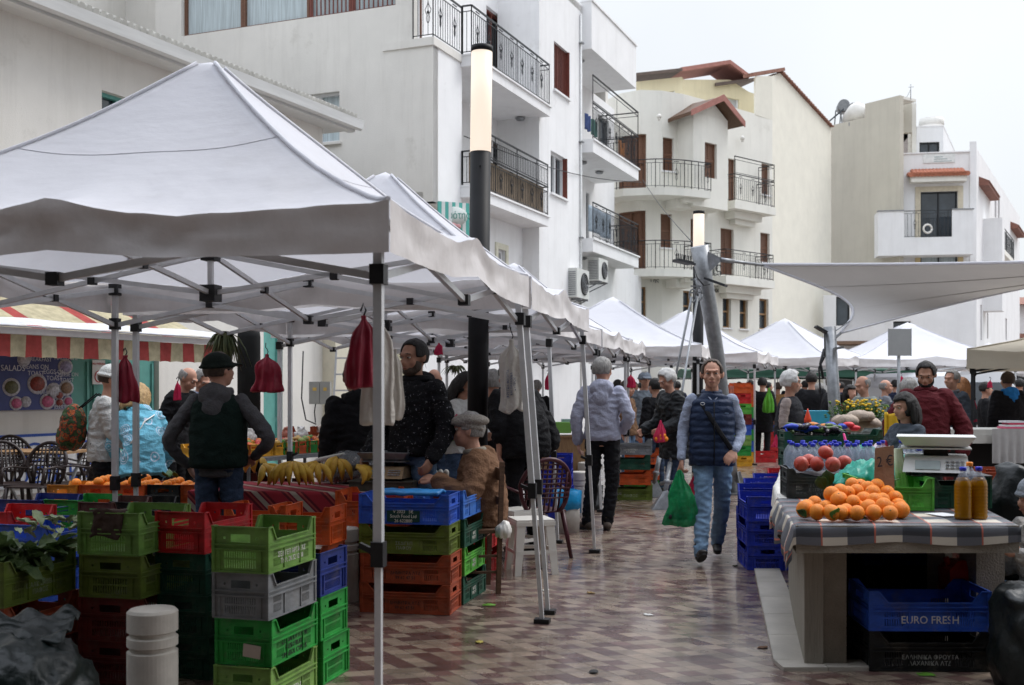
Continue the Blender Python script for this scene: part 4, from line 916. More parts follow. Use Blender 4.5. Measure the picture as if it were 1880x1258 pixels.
m = MB(); m.M = Matrix.Translation((0,0,H+(715-649)/F*33)) @ Matrix.Rotation(pi/2, 4, 'X'); m.cyl((0,0), 0.21, 0, 0.02, 28); m.build('disc', mat('sign_red', (0.55,0.02,0.03), 0.4, 0.02), T)
m = MB(); zc = H+(715-649)/F*33; m.box((-.15,-.026,zc-.035),(.15,-.0205,zc+.035)); m.build('bar', M_whiteframe, T)
# green and white striped shop sign with Greek lettering
T = thing('shop_sign', 'green and white striped shop sign with Greek lettering under the flats', 'sign', (0,0,0))
a, b = fA.s_at(803, 0.25), fA.s_at(858, 0.25); z0 = fA.z_at(830, 420, .25); z1 = fA.z_at(830, 371, .25)
fSg = Fr([W(803,0,24.6)[:2], W(860,0,24.9)[:2]]); Ls = fSg.len
m = MB()
for i in range(9): m.k = i % 2; fSg.box(m, Ls*i/9, Ls*(i+1)/9, 0, 0.05, 4.9, 5.66)
m.build('panel', [mat('sign_teal', (0.10,0.42,0.36), 0.5, .05), mat('sign_white', (0.72,0.74,0.72), 0.5, .03)], T)
m = MB(); c = fSg.pt(Ls/2, 0.053, 5.34); m.M = Matrix.Translation(c) @ Matrix.Rotation(pi/2, 4, 'X'); m.lathe([(0, 0), (1, 0), (1, .012), (0, .012)], n=28, sx=Ls*0.42, sy=0.22); m.build('oval', mat('sign_pale', (0.62,0.66,0.62), 0.5), T)
text_obj('Αγρότης', 0.22, mat('sign_green', (0.03,0.25,0.2), 0.5), T, face_matrix(fSg.pt(Ls/2, 0.075, 5.36), (1,0.03,0), (0,0,1)), sx=0.8)
m = MB(); m.ball(fSg.pt(Ls/2-.05, .09, 5.13), (.1,.03,.07)); m.ball(fSg.pt(Ls/2+.08, .09, 5.12), (.08,.03,.06)); m.build('emblem', mat('sign_pink', (0.6,0.3,0.3), 0.5), T)
# Greek lettering on the wall of the curved flats
for k, (px, py, tx, sz) in enumerate(((1312, 492, 'ης', .55), (1202, 515, 'Γης', .2), (1207, 500, 'Γε', .2), (1313, 505, 'ΗΗΗΣ', .2), (1313, 523, 'ΗΟΟΕ', .2), (1313, 534, '0000', .2))): 
    q = fB.s_at(px, 0.05); p = fB.pt(q, 0.05, fB.z_at(px, py, 0.05))
    o = text_obj(tx, sz, M_iron, None, face_matrix(p, (1, .15, 0), (0,0,1)), name='wall_letters', thick=.01)
    tag(o, ['large dark Greek letters on the curved white wall right of the mast', 'small Greek lettering on the white wall left of the mast, lower line', 'small Greek lettering on the white wall left of the mast, upper line', 'upper line of small letters right of the mast', 'middle line of small letters right of the mast', 'bottom line of small digits right of the mast'][k], 'lettering', 'letters on the wall behind the mast')
# ================================================================== CAFE FRONT
fW2 = Fr([(-6.42-.423*3, 14-.906*3), (-6.42+.423*4.05, 14+.906*4.05)])
T = thing('cafe_awning', 'awning with faded red and cream striped valance over the cafe tables', 'awning', (-6.4, 14, 0))
M_str = [mat('awning_red', (0.36,0.06,0.055), 0.85, 0.25, 8, transl=.1), mat('awning_cream', (0.47,0.42,0.28), 0.85, 0.25, 8, transl=.1)]
m = MB(); n = int(fW2.len/0.235)
for i in range(n):
    m.k = i % 2; a = fW2.len*i/n; b = fW2.len*(i+1)/n
    def fn(u, v, a=a, b=b): q = a+(b-a)*u; return fW2.pt(q, 0.02*sin(q*7)*v, 2.22-(.29-0.012*sin(pi*u))*v)
    m.grid(fn, 4, 3)
m.build('valance', M_str, T)
m = MB()
for i in range(n):
    m.k = 1 if i % 5 else 0; a = fW2.len*i/n; b = fW2.len*(i+1)/n
    m.add([fW2.pt(a,-0.02,2.25), fW2.pt(b,-0.02,2.25), fW2.pt(b,-1.6,3.0), fW2.pt(a,-1.6,3.0)], [(0,1,2,3)])
m.build('sheet', M_str, T)
m = MB(); fW2.box(m, 0, fW2.len, -0.03, 0.03, 2.225, 2.31); m.build('front_rail', M_whiteframe, T)
m = MB(); 
for q in (0.3, fW2.len-0.3): m.bar(fW2.pt(q,-0.03,2.26), fW2.pt(q,-1.5,2.1), 0.03)
m.build('arm', M_galv, T)
own(T)
T = thing('white_awning', 'bright white tarpaulin strip above the striped valance', 'awning', (-6,13.6,0))
m = MB(); m.grid(lambda u, v: fW2.pt(fW2.len*1.0*u, 0.25-0.2*v, 2.325+0.10*v+0.01*sin(u*30)), 40, 2); fW2.box(m, 0, fW2.len, 0.02, 0.26, 2.315, 2.324); m.build('sheet', mat('bright_tarp', (0.8,0.82,0.86), 0.6, transl=.3), T); own(T)
# menu board on the wall
T = thing('menu_board', 'blue cafe menu board with round dishes and white lettering', 'menu board', (0,0,0))
a, b = fK.s_at(-45, 0.06), fK.s_at(131, 0.06); zt = 2.05; zb = 1.22
m = MB(); fK.box(m, a, b, 0.01, 0.06, zb, zt); m.build('panel', mat('menu_blue', (0.055,0.07,0.22), 0.35, 0.2, 3), T)
md = MB()
dishes = [(.35,1.55,.13,0), (.48,1.95,.10,2),(.62,1.60,.15,1), (.80,1.50,.12,2), (.93,1.86,.12,3), (.94,1.54,.12,4), (.73,1.34,.12,5), (.50,1.34,.08,2), (.40,1.32,.1,5),(.86,1.43,.07,1),(.86,1.32,.07,1),(.96,1.34,.08,5)]
Md = [mat('dish_%s'%k, c, 0.4, 0.5, 30) for k, c in (('green',(.12,.12,.06)),('red',(.22,.04,.03)),('white',(.5,.5,.55)),('lilac',(.30,.28,.45)),('brown',(.25,.16,.10)),('pink',(.45,.10,.20)))]
u2 = (uK.x, uK.y, 0)
for f, z, r, k in dishes:
    md.k = 2; c = fK.pt(a+(b-a)*f, 0.062, z); md.M = face_matrix(c, u2, (0,0,1)); md.lathe([(0,0),(r*1.18,0),(r*1.18,.004),(0,.004)], n=20, sy=.85)
    md.k = k; md.lathe([(0,.005),(r*.9,.005),(r*.9,.012),(0,.012)], n=20, sy=.8)
md.M = Matrix.Identity(4); md.build('dish_pictures', Md, T)
mw = mat('menu_white', (0.62,0.64,0.72), 0.5)
for f, z, tx, s in ((.36,1.82,'SALADS',.12),(.64,2.0,'ENGLISH\nBREAKFAST',.085),(.60,1.80,'BEANS ON\nTOAST',.095),(.80,1.73,'EGGS ON\nTOAST',.095),(.93,1.99,'HALLOUMI',.09),(.94,1.70,'CHEESE ON\nTOAST',.085),(.73,1.47,'MAHALEPI',.085),(.86,1.255,'JELLIES',.075),(.96,1.255,'CREAMS',.07)):
    text_obj(tx, s, mw, T, face_matrix(fK.pt(a+(b-a)*f, 0.078, z), u2, (0,0,1)))
T = thing('wall_panel', 'white and blue lower wall panel behind the cafe chairs with large blue letters', 'wall panel', (0,0,0))
m = MB(); fK.box(m, a, b+.6, 0.01, 0.04, 0.1, 0.86); m.build('panel', M_whiteframe, T); m = MB(); fK.box(m, a, b+.6, 0.041, 0.047, 0.83, 0.87); m.build('stripe', mat('cafe_blue', (0.03,0.09,0.4), .4), T)
text_obj('CAFFE', .42, MATS['cafe_blue'], T, face_matrix(fK.pt(b-.15, 0.05, .58), u2, (0,0,1)), sx=1.3)
text_obj('ΠΑΡΑΔΟΣΙΑΚΟ', .33, MATS['cafe_blue'], T, face_matrix(fK.pt(b-1.0, 0.05, .25), u2, (0,0,1)), sx=1.3)
T = thing('no_parking_notice', 'small white no parking notice taped to the teal door', 'notice', (0,0,0))
q = fK.s_at(178, -0.09); c = fK.pt(q, -0.02, 1.78)
m = MB(); fK.box(m, q-.13, q+.13, -0.06, -0.05, 1.6, 1.98); m.build('paper', M_whiteframe, T)
text_obj('NO PARKING', .045, mat('notice_red', (.5,.03,.03),.5), T, face_matrix(fK.pt(q,-.045,1.92), u2, (0,0,1))); text_obj('P', .15, M_iron, T, face_matrix(fK.pt(q,-.045,1.72), u2, (0,0,1)))
m = MB(); m.M = face_matrix(fK.pt(q,-.047,1.72), u2, (0,0,1)); m.tube([(.085*cos(i*pi/12),.085*sin(i*pi/12),0) for i in range(25)], .009, 5); m.bar((-.06,.06,0),(.06,-.06,0),.014,.006); m.build('red_ring', MATS['notice_red'], T)
T = thing('electrical_cabinet', 'grey twin door electrical cabinet on the cream pier', 'cabinet', W(589, 742, 21.0))
m = MB(); m.box((-.2,-.12,0),(-.005,.1,.42)); m.box((.005,-.12,0),(.19,.1,.42)); m.build('box', mat('cabinet_grey', (.30,.30,.28), .5, .06), T)
m = MB(); m.box((-.13,-.125,.25),(-.06,-.121,.31)); m.box((.07,-.125,.25),(.13,-.121,.31)); m.build('warning_sticker', mat('sticker', (.6,.4,.1), .5), T)
m = MB(); m.tube([(-.1,0,0),(-.12,0,-.15),(-.1,0,-.35)], .012, 5); m.tube([(-.35,.1,1.0),(-.38,.1,.1),(-.3,.1,-.3),(-.1,.05,-.38)], .014, 5); m.build('cable', M_blackpl, T)
T = thing('ladder', 'aluminium stepladder leaning by the yard gate', 'ladder', (W(628,0,20.5).x, 20.5, 0))
m = MB()
for x0, x1, y in ((-.22,-.14,0), (.22,.14,0)): m.bar((x0,y,0),(x1,y+.25,2.3),.035)
m.build('rails', M_alu, T); m = MB()
for i in range(7): z = .3+i*.3; m.bar((-.21+.01*i,z*.11,z),(.21-.01*i,z*.11,z),.03)
m.build('rungs', M_alu, T)
# ================================================================== PEOPLE
def cloth(name, c, rough=0.9, var=0.2, scale=14, bump=0.5, bs=70, sheen=0.0, **k): return mat('cloth_'+name, tuple(x*.8 for x in c) if max(c) < .03 else c, rough, var, scale, bump, bs, sheen=sheen, spec=.18, **k)
SK = [mat('skin_fair', (0.50,0.27,0.19), 0.55, 0.10, 18, spec=0.3, bump=0.1, bscale=150), mat('skin_tan', (0.36,0.19,0.125), 0.55, 0.12, 18, spec=0.3, bump=0.1, bscale=150), mat('skin_dark', (0.22,0.11,0.07), 0.55, 0.12, 18, spec=0.3)]
HB = mat('hair_black', (0.012,0.010,0.009), 0.6, 0.4, 60, 0.6, 160, stretch=(1,1,.25)); HG = mat('hair_grey', (0.26,0.25,0.235), 0.7, 0.35, 60, 0.6, 160, stretch=(1,1,.25))
HW = mat('hair_white', (0.52,0.51,0.49), 0.7, 0.2, 60, 0.6, 160, stretch=(1,1,.25)); HL = mat('hair_blonde', (0.42,0.27,0.12), 0.6, 0.35, 50, 0.6, 120, stretch=(1,1,.2)); HR = mat('hair_ginger', (0.30,0.13,0.05), 0.6, 0.35, 50, 0.6, 120, stretch=(1,1,.2)); HN = mat('hair_brown', (0.06,0.04,0.028), 0.6, 0.4, 60, 0.6, 160, stretch=(1,1,.25))
def loft(mb, rings, n=20):
    vs = []; 
    for c, ax, ay, rx, ry in rings:
        for k in range(n):
            t = 2*pi*k/n; cx, sy = cos(t), sin(t); e = 0.85
            cx = math.copysign(abs(cx)**e, cx); sy = math.copysign(abs(sy)**e, sy)
            vs.append(c + ax*cx*rx + ay*sy*ry)
    m = len(rings); fs = [(i*n+k, i*n+(k+1)%n, (i+1)*n+(k+1)%n, (i+1)*n+k) for i in range(m-1) for k in range(n)]
    fs += [tuple(range(n))[::-1], tuple((m-1)*n+k for k in range(n))]; mb.add(vs, fs, True)
def limb(mb, pts, rs, n=12):
    """rounded tapered chain"""
    P = [Vector(p) for p in pts]; Q = []; S = []
    for i in range(len(P)-1):
        for k in range(4): t = k/4; Q.append(P[i].lerp(P[i+1], t)); S.append(rs[i]+(rs[i+1]-rs[i])*t)
    Q.append(P[-1]); S.append(rs[-1])
    for _ in range(2):
        Q = [Q[0]]+[(Q[i-1]+Q[i]*2+Q[i+1])/4 for i in range(1, len(Q)-1)]+[Q[-1]]
    mb.tube(Q, S, n); mb.ball(Q[0], S[0]*0.99, 12, 8); mb.ball(Q[-1], S[-1]*0.97, 12, 8)
def hand(mb, w, d, nrm, s=1.0, curl=0.9, thumb=1):
    """palm + four fingers + thumb. w wrist, d pointing direction, nrm palm normal (fingers curl towards it)"""
    w = Vector(w); d = Vector(d).normalized(); nrm = Vector(nrm); nrm = (nrm-d*nrm.dot(d)).normalized(); a = d.cross(nrm)*thumb
    for i in range(4):
        o = a*(1.5-i)*0.021*s; mb.tube([w-d*0.01, w+d*0.045*s+o*0.8, w+d*0.088*s+o], [0.017*s, 0.0165*s, 0.0125*s], 8, flat=0.9)
    for i, ln in enumerate((0.072, 0.080, 0.074, 0.058)):
        p = w+d*0.086*s+a*(1.5-i)*0.0215*s; dd = Vector(d); pts = [p]
        for k in range(3):
            dd = (dd*cos(curl*(.7+.12*i)*.8)+nrm*sin(curl*(.7+.12*i)*.8)).normalized() if k else (dd*cos(curl*.5)+nrm*sin(curl*.5)).normalized()
            nrm2 = nrm; p = p+dd*ln*s*(0.42,0.32,0.26)[k]; pts.append(p)
            nrm = (nrm-dd*nrm.dot(dd)).normalized()
        mb.tube(pts, [0.0100*s,0.0095*s,0.0088*s,0.0070*s], 7); mb.ball(pts[-1], 0.0072*s, 7, 5)
        nrm = nrm2; nrm = (nrm-d*nrm.dot(d)).normalized()
    t0 = w+d*0.03*s+a*0.026*s; mb.tube([t0, t0+a*0.026*s+d*0.030*s+nrm*.008, t0+a*0.028*s+d*0.058*s+nrm*0.02*s, t0+a*0.022*s+d*.078*s+nrm*.03*s], [.015*s,.0125*s,.0105*s,.008*s], 8)
def remesh(o, vox, smooth=4, fac=0.5, dec=None):
    mods = [('REMESH', dict(mode='VOXEL', voxel_size=vox, use_smooth_shade=True)), ('SMOOTH', dict(factor=fac, iterations=smooth))]
    modmesh(o, *mods); return o
def folds(o, amp, fr=(11,11,16), seed=0, extra=None):
    me = o.data; nr = [v.normal.copy() for v in me.vertices]
    for v, n in zip(me.vertices, nr):
        p = v.co; q = Vector((p.x*fr[0]+seed, p.y*fr[1], p.z*fr[2]))
        a = 1-abs(noise.noise(q))*3.2; b = noise.noise(q*2.3)
        d = amp*(a*0.55+b*0.45)
        if extra: d += extra(p)
        v.co = p+n*d
    me.update()
def person(label, px, Y, h=1.75, yaw=0, top=None, legs=None, skin=0, hair=None, hstyle='short', lod=1, lean=0, j=None, head=(0,0), sleeves=None, vest=None,
           bulk=0.0, belly=0.0, hem=0.86, shoe=None, hat=None, hood=None, coll=None, group='people at the market', hands=None, feet=None, face=True, beard=None, female=False, z0=0.0, skirt=0, name='person', puff=False, fold=1.0, rough_legs=None, slv=1.0):
    s = h/1.75; X = (px-CX)/F*Y
    T = thing(name, label, 'person', (X, Y, z0), radians(yaw), group); T.scale = (s, s, s)
    J = dict(ankleL=(.10,.02,.09), ankleR=(-.10,.02,.09), kneeL=(.105,-.02,.49), kneeR=(-.105,-.02,.49), hipL=(.088,0,.92), hipR=(-.088,0,.92), pelvis=(0,0,.96),
             waist=(0,.01,1.10), chest=(0,.01,1.30), neck=(0,.02,1.475), head=(0,-.005,1.635), shL=(.178,.015,1.415), shR=(-.178,.015,1.415), elL=(.245,.04,1.15), elR=(-.245,.04,1.15), wrL=(.255,-.05,.90), wrR=(-.255,-.05,.90))
    if female:
        J['shL'] = (.155,.015,1.40); J['shR'] = (-.155,.015,1.40); J['elL'] = (.22,.04,1.15); J['elR'] = (-.22,.04,1.15)
    for k in J: J[k] = Vector(J[k])
    if lean:
        Rm = Matrix.Rotation(radians(lean), 3, 'X'); pv = J['pelvis'].copy()
        for k in ('waist','chest','neck','head','shL','shR','elL','elR','wrL','wrR'):
            f = 0.5 if k == 'waist' else 1; J[k] = pv + Matrix.Rotation(radians(lean*f), 3, 'X') @ (J[k]-pv)
    for k, v in (j or {}).items(): J[k] = Vector(v)
    vox = {2: .0065, 1: .011, 0: .018}[lod]
    # head frame
    hy, hp = radians(head[0]), radians(head[1]+lean*0.6)
    HM = Matrix.Translation(J['head']+Vector((0,0,.006))) @ Matrix.Rotation(hy, 4, 'Z') @ Matrix.Rotation(hp, 4, 'X') @ Matrix.Diagonal((1.13,1.06,1.06,1))
    hv = lambda x, y, z: HM @ Vector((x, y, z))
    # ---- body, one continuous skin surface
    m = MB(); lat = (J['shL']-J['shR']).normalized(); lath = (J['hipL']-J['hipR']).normalized()
    def ring(c, up, lt, rx, ry): up = up.normalized(); ay = up.cross(lt).normalized(); return (c, lt, ay, rx, ry)
    up1 = J['waist']-J['pelvis']; up2 = J['chest']-J['waist']; up3 = J['neck']-J['chest']
    def torso(mb, b, hem_z=None, extra=0):
        hp_ = J['pelvis']; dn = up1.normalized(); L_ = [(hp_-dn*(0.10 if hem_z is None else max(0.02, hem_z)), dn, lath, .158+b*1.1+(.015 if female else 0)+extra, .108+b+belly*.6+extra)]
        if hem_z is not None and hem_z > .14: L_.append((hp_-dn*0.06, dn, lath, .163+b*1.1, .113+b+belly*.8))
        L_ += [(hp_, dn, lath, .163+b*1.1, .112+b+belly), (J['waist'], (up1+up2), (lat+lath), .150+b*1.15-(.02 if female else 0), .106+b+belly*1.1), (J['waist'].lerp(J['chest'], .55), up2, lat, .158+b*1.1, .110+b+belly*.6),
               (J['chest'], up2+up3, lat, .168+b*.8, .116+b+(.012 if female else 0)), (J['chest'].lerp(J['neck'], .55), up3, lat, .165+b*.5, .100+b*.8), (J['chest'].lerp(J['neck'], .82), up3, lat, .118+b*.4, .080+b*.6), (J['neck']+up3.normalized()*0.0, up3, lat, .070+b*.5, .068+b*.5)]
        loft(mb, [ring(c, u, l.normalized(), rx, ry) for c, u, l, rx, ry in L_])
    torso(m, -0.048)
    for S_ in 'LR':
        limb(m, [J['sh'+S_], J['el'+S_], J['wr'+S_]], [.046, .036, .026]); limb(m, [J['hip'+S_], J['knee'+S_], J['ankle'+S_]], [.055, .045, .034])
        hd = (hands or {}).get(S_)
        dr = (J['wr'+S_]-J['el'+S_]).normalized() if not hd else Vector(hd[0]); nrm = Vector(((-1 if S_ == 'L' else 1), 0, 0)) if not hd else Vector(hd[1])
        hand(m, J['wr'+S_], dr, nrm, s=1.0 if lod else 1.1, curl=hd[2] if hd and len(hd) > 2 else 0.75, thumb=(1 if S_ == 'L' else -1))
        f = J['ankle'+S_]; m.tube([f, f+Vector((0,0,-.035))], [.03,.025], 8)
    limb(m, [J['neck']-Vector((0,0,.03)), J['neck'].lerp(J['head'], .5), hv(0,.02,-.03)], [.062,.056,.056])
    m.M = HM
    m.ball((0,.012,.025), (.077,.096,.098), 20, 14); m.ball((0,-.028,-.035), (.062,.064,.078), 16, 12); m.ball((0,-.055,-.078), (.036,.034,.032), 12, 8)
    if lod:
        m.tube([(0,-.085,.022), (0,-.103,-.005), (0,-.114,-.024)], [.010,.012,.0145], 8); m.ball((0,-.110,-.026), (.015,.014,.011)); m.ball((.013,-.10,-.028), .010); m.ball((-.013,-.10,-.028), .010)
        m.tube([(-.048,-.076,.036), (-.02,-.094,.034), (.02,-.094,.034), (.048,-.076,.036)], .0105, 8)
        for e in (-1, 1): m.ball((e*.045,-.062,-.025), (.022,.02,.026)); m.ball((e*.080,.006,-.002), (.010,.020,.033)); m.tube([(e*.078,.012,.028),(e*.092,.018,.02),(e*.092,.014,-.01),(e*.080,.002,-.03)], .0055, 6)
        m.ball((0,-.094,-.052), (.024,.012,.007)); m.ball((0,-.092,-.063), (.022,.012,.0075))
    else:
        m.ball((0,-.10,-.015), (.014,.02,.022)); 
        for e in (-1, 1): m.ball((e*.08,.006,-.002), (.012,.02,.033))
    b = m.build('body', SK[skin], T); remesh(b, vox, 3, .45); 
    # ---- face details
    if face and lod:
        for e in (-1, 1):
            q = MB(); q.M = HM; q.ball((e*.031,-.0800,.0135), (.0145,.0115,.0085), 12, 8); ey = q.build('eye', mat('eye_white', (.55,.52,.48), .3, .03), T)
            q = MB(); q.M = HM; q.ball((e*.031,-.0885,.0125), (.0065,.0045,.0068), 10, 6); q.build('iris', mat('eye_dark', (.02,.013,.01), .15, .1), ey)
            q = MB(); q.M = HM; q.tube([(e*.014,-.096,.037),(e*.03,-.0935,.039),(e*.05,-.080,.034)], [.003,.004,.0025], 6); q.build('eyebrow', HB if hair in (None, HB, HN) else hair, T)
            q = MB(); q.M = HM; q.tube([(e*.016,-.0895,.0205),(e*.031,-.0925,.0245),(e*.046,-.083,.018)], .0032, 6); q.build('eyelid', SK[skin], T)
        q = MB(); q.M = HM; q.tube([(-.021,-.0985,-.0575),(-.008,-.1065,-.057),(.008,-.1065,-.057),(.021,-.0985,-.0575)], [.002,.0045,.0045,.002], 6); q.build('lips', mat('lips', (.30,.11,.09), .5, .05), T)
    # ---- hair as a shell over the skull
    if hair:
        q = MB(); N_, M_ = 30, 20; vs = {}; 
        def keep(a, t):    # a elevation -1..1 (z), t angle: front is -Y
            z = sin(a); y = sin(t)*cos(a); x = cos(t)*cos(a)
            if hstyle == 'fringe': return y > -0.15 and -0.62 < z < 0.34+0.12*abs(x)
            if hstyle == 'receding': return (z > 0.62 and y > -0.52) or (z > 0.30 and y > -0.22) or (y > 0.0 and z > -0.55) or (abs(x) > 0.72 and z > -.15 and y > -.5) 
            if hstyle == 'bald': return False
            if hstyle in ('long', 'bob'): return y > -0.45 or z > 0.45
            return (z > 0.46 and (y > -.55 or z > .70)) or (y > -0.05 and z > -0.55) or (abs(x) > 0.70 and z > -0.12 and y > -.5)
        fs = []; pts = []; idx = {}
        thick = .012 if hstyle in ('fringe','receding') else (.03 if hstyle in ('long','bob','thick') else .015)
        def P_(i, k):
            key = (i, k % N_)
            if key not in idx:
                a = -pi/2+pi*i/M_; t = 2*pi*(k % N_)/N_; r = 1
                d = Vector((cos(a)*cos(t), cos(a)*sin(t), sin(a))); o_ = thick*(1+0.6*noise.noise(d*4.0+Vector((px,0,0))) )
                pts.append((d.x*(.0775+o_), .012+d.y*(.0965+o_), .025+d.z*(.0985+o_))); idx[key] = len(pts)-1
            return idx[key]
        for i in range(1, M_-1):
            for k in range(N_):
                a = -pi/2+pi*(i+.5)/M_; t = 2*pi*(k+.5)/N_
                if keep(a, t): fs.append((P_(i,k), P_(i,k+1), P_(i+1,k+1), P_(i+1,k)))
        if keep(pi/2, 0):
            fs.append(tuple(P_(M_-1, k) for k in range(N_)))
        q.M = HM; q.add(pts, fs, True)
        ho = q.build('hair', hair, T); modmesh(ho, ('SOLIDIFY', dict(thickness=thick*1.3, offset=-1)), ('SUBSURF', dict(levels=1)))
        if hstyle in ('long', 'bob', 'pony'):
            q = MB(); q.M = HM; ln = .34 if hstyle == 'long' else (.13 if hstyle == 'bob' else .22)
            if hstyle == 'pony': q.tube([(0,.11,.04),(0,.16,.0),(0,.15,-.12),(0,.13,-.22)], [.02,.035,.03,.01], 10)
            else:
                for k in range(11):
                    t = pi*(k/10)*1.02-.03; x, y = cos(t)*.088, .02+sin(t)*.095
                    q.tube([(x*.9,y*.95,.05),(x*1.08,y*1.1,-.03),(x*1.1,y*1.15,-.06-ln*.5),(x*.95,y*1.1,-.06-ln)], [.026,.032,.028,.012], 8)
            ho2 = q.build('hair', hair, T); remesh(ho2, max(.009, vox), 3); folds(ho2, .006, (40,40,6), px)
    if beard:
        q = MB(); q.M = HM; q.ball((0,-.045,-.078), (.056,.052,.044), 14, 10)
        for e in (-1,1): q.ball((e*.052,-.025,-.05), (.02,.04,.045))
        q.ball((0,-.097,-.045), (.024,.012,.006)); o_ = q.build('beard', beard, T); remesh(o_, max(vox,.008), 2); folds(o_, .003, (60,60,60))
    if hat:
        kind, hm = hat; q = MB(); q.M = HM
        if kind == 'cap':
            q.ball((0,.015,.05), (.095,.112,.085), 20, 12); q.tube([(-.10,.02,.035),(-.07,-.075,.03),(0,-.105,.03),(.07,-.075,.03),(.10,.02,.035),(.075,.105,.03),(0,.128,.03),(-.075,.105,.03),(-.10,.02,.035)], .012, 6)
            q.tube([(0,-.09,.045),(0,-.14,.04),(0,-.18,.028)], [.075,.07,.045], 12, flat=.16)
        elif kind == 'flat':
            q.ball((0,.02,.075), (.108,.128,.048), 20, 12); q.ball((0,-.03,.062), (.10,.10,.045), 20, 10); q.tube([(-.09,.02,.03),(-.06,.09,.02),(0,.115,.02),(.06,.09,.02),(.09,.02,.03),(.06,-.07,.045),(0,-.1,.05),(-.06,-.07,.045),(-.09,.02,.03)], .015, 6)
            q.tube([(0,-.08,.055),(0,-.13,.045)], [.075,.055], 12, flat=.16)
        else: q.ball((0,.012,.05), (.092,.11,.09), 20, 12); q.tube([(.095*cos(t*pi/8),.012+.112*sin(t*pi/8),.03) for t in range(17)], .016, 6)
        o_ = q.build('cap', hm, T); remesh(o_, max(.007, vox*.8), 3)
    # ---- garments
    def garment(nm, mt, tor=True, arm=True, b=0.0, hz=.12, aw=1.0, voxel=None, cut=None, amp=.006, extra=None, flare=0):
        g = MB()
        if tor: torso(g, b, hz, flare)
        if arm:
            for S_ in 'LR':
                w = J['el'+S_].lerp(J['wr'+S_], .96*slv); limb(g, [J['sh'+S_]*.97+J['chest']*.03, J['el'+S_], w], [(.062+b*.55)*aw, (.052+b*.6)*aw, (.039+b*.5)*aw])
        o_ = g.build(nm, mt, T); remesh(o_, voxel or max(vox, .010), 5); folds(o_, amp*fold, (9,9,15), px*.37, extra); return o_
    sh_amp = .011 if lod else .006
    if sleeves: garment('sleeves', sleeves, tor=True, arm=True, b=0.0, hz=.10, amp=sh_amp*.8)
    if top: garment('jacket' if bulk > .012 else 'shirt', top, b=bulk, hz=max(.02, .96-hem), amp=sh_amp*(1.2 if bulk > .012 else .9), flare=skirt)
    if vest:
        ex = (lambda p: .010*(abs(sin(p.z*pi/.062))**.6)-.004) if puff else None
        garment('vest', vest, arm=False, b=.022+bulk, hz=max(.02, .96-hem), amp=sh_amp*.7, extra=ex)
    if legs:
        g = MB(); hp_ = J['pelvis']; dn = up1.normalized()
        loft(g, [ring(hp_-Vector((0,0,.08)), Vector((0,0,1)), lath, .165, .115), ring(hp_, dn, lath, .168, .118+belly*.5), ring(hp_+dn*.09, dn, lath, .155, .110+belly*.9)])
        for S_ in 'LR': limb(g, [J['hip'+S_], J['knee'+S_], J['ankle'+S_]+Vector((0,0,-.01))], [.096, .072, .060])
        o_ = g.build('trousers', legs, T); remesh(o_, max(vox, .010), 5); folds(o_, .011 if lod else .006, (10,10,19), px)
    for S_ in 'LR':
        q = MB(); f = J['ankle'+S_]; fo = (feet or {}).get(S_, (0, 0)); q.M = Matrix.Translation(f) @ Matrix.Rotation(radians(fo[0]), 4, 'Z') @ Matrix.Rotation(radians(fo[1]), 4, 'X') @ Matrix.Translation(Vector((0,0,-.09)))
        q.ball((0,.03,.045), (.047,.058,.05), 12, 8); q.ball((0,-.06,.04), (.045,.09,.036), 12, 8); q.ball((0,-.13,.03), (.043,.06,.027), 12, 8); q.tube([(0,.0,.05),(0,.01,.15)], [.05,.052], 10)
        o_ = q.build('shoe', shoe or mat('shoe_black', (.02,.018,.017), .5, .3, 20), T); remesh(o_, max(.009, vox*.8), 3)
        q = MB(); q.M = Matrix.Translation(f) @ Matrix.Rotation(radians(fo[0]), 4, 'Z') @ Matrix.Rotation(radians(fo[1]), 4, 'X') @ Matrix.Translation(Vector((0,0,-.09)))
        pr = [(.040*cos(t)*(1 if sin(t) < 0 else .9), -.055+.128*sin(t)) for t in [2*pi*k/18 for k in range(18)]]; q.prism(pr, .002, .018); q.build('sole', mat('sole_rubber', (.03,.03,.03), .8, .2, 20), o_)
    if hood:
        q = MB(); n_ = J['neck']; q.ball(n_+Vector((0,.075,-.02)), (.125,.075,.10), 16, 10); q.ball(n_+Vector((0,.115,-.11)), (.085,.045,.09), 14, 10)
        q.tube([n_+Vector((.095*sin(t),.01-.07*cos(t)*1.0,.012)) for t in [pi*2*k/16 for k in range(17)]], .032, 8)
        o_ = q.build('hood', hood, T); remesh(o_, .010, 3); folds(o_, .008, (12,12,12), px)
    if coll:
        q = MB(); n_ = J['neck']; q.tube([n_+Vector((.075*sin(t),.0-.068*cos(t),.012+.012*cos(t)*-1)) for t in [pi*2*k/20 for k in range(21)]], .021, 8); q.build('collar', coll, T)
    T['__J'] = 0; del T['__J']
    return T, J, HM, s
J_ = lambda **k: k
navy = cloth('navy_puffer', (.018,.030,.065), .55, .15, 10, .3, 60); shirtb = cloth('blue_grey_shirt', (.30,.34,.44), .85, .10, 30); jean = cloth('light_jeans', (.16,.25,.36), .9, .45, 7, .4, 160, thresh=(.25,.75)); jeand = cloth('dark_jeans', (.035,.055,.095), .9, .4, 7); blk = cloth('black', (.012,.012,.014), .8, .3, 10)
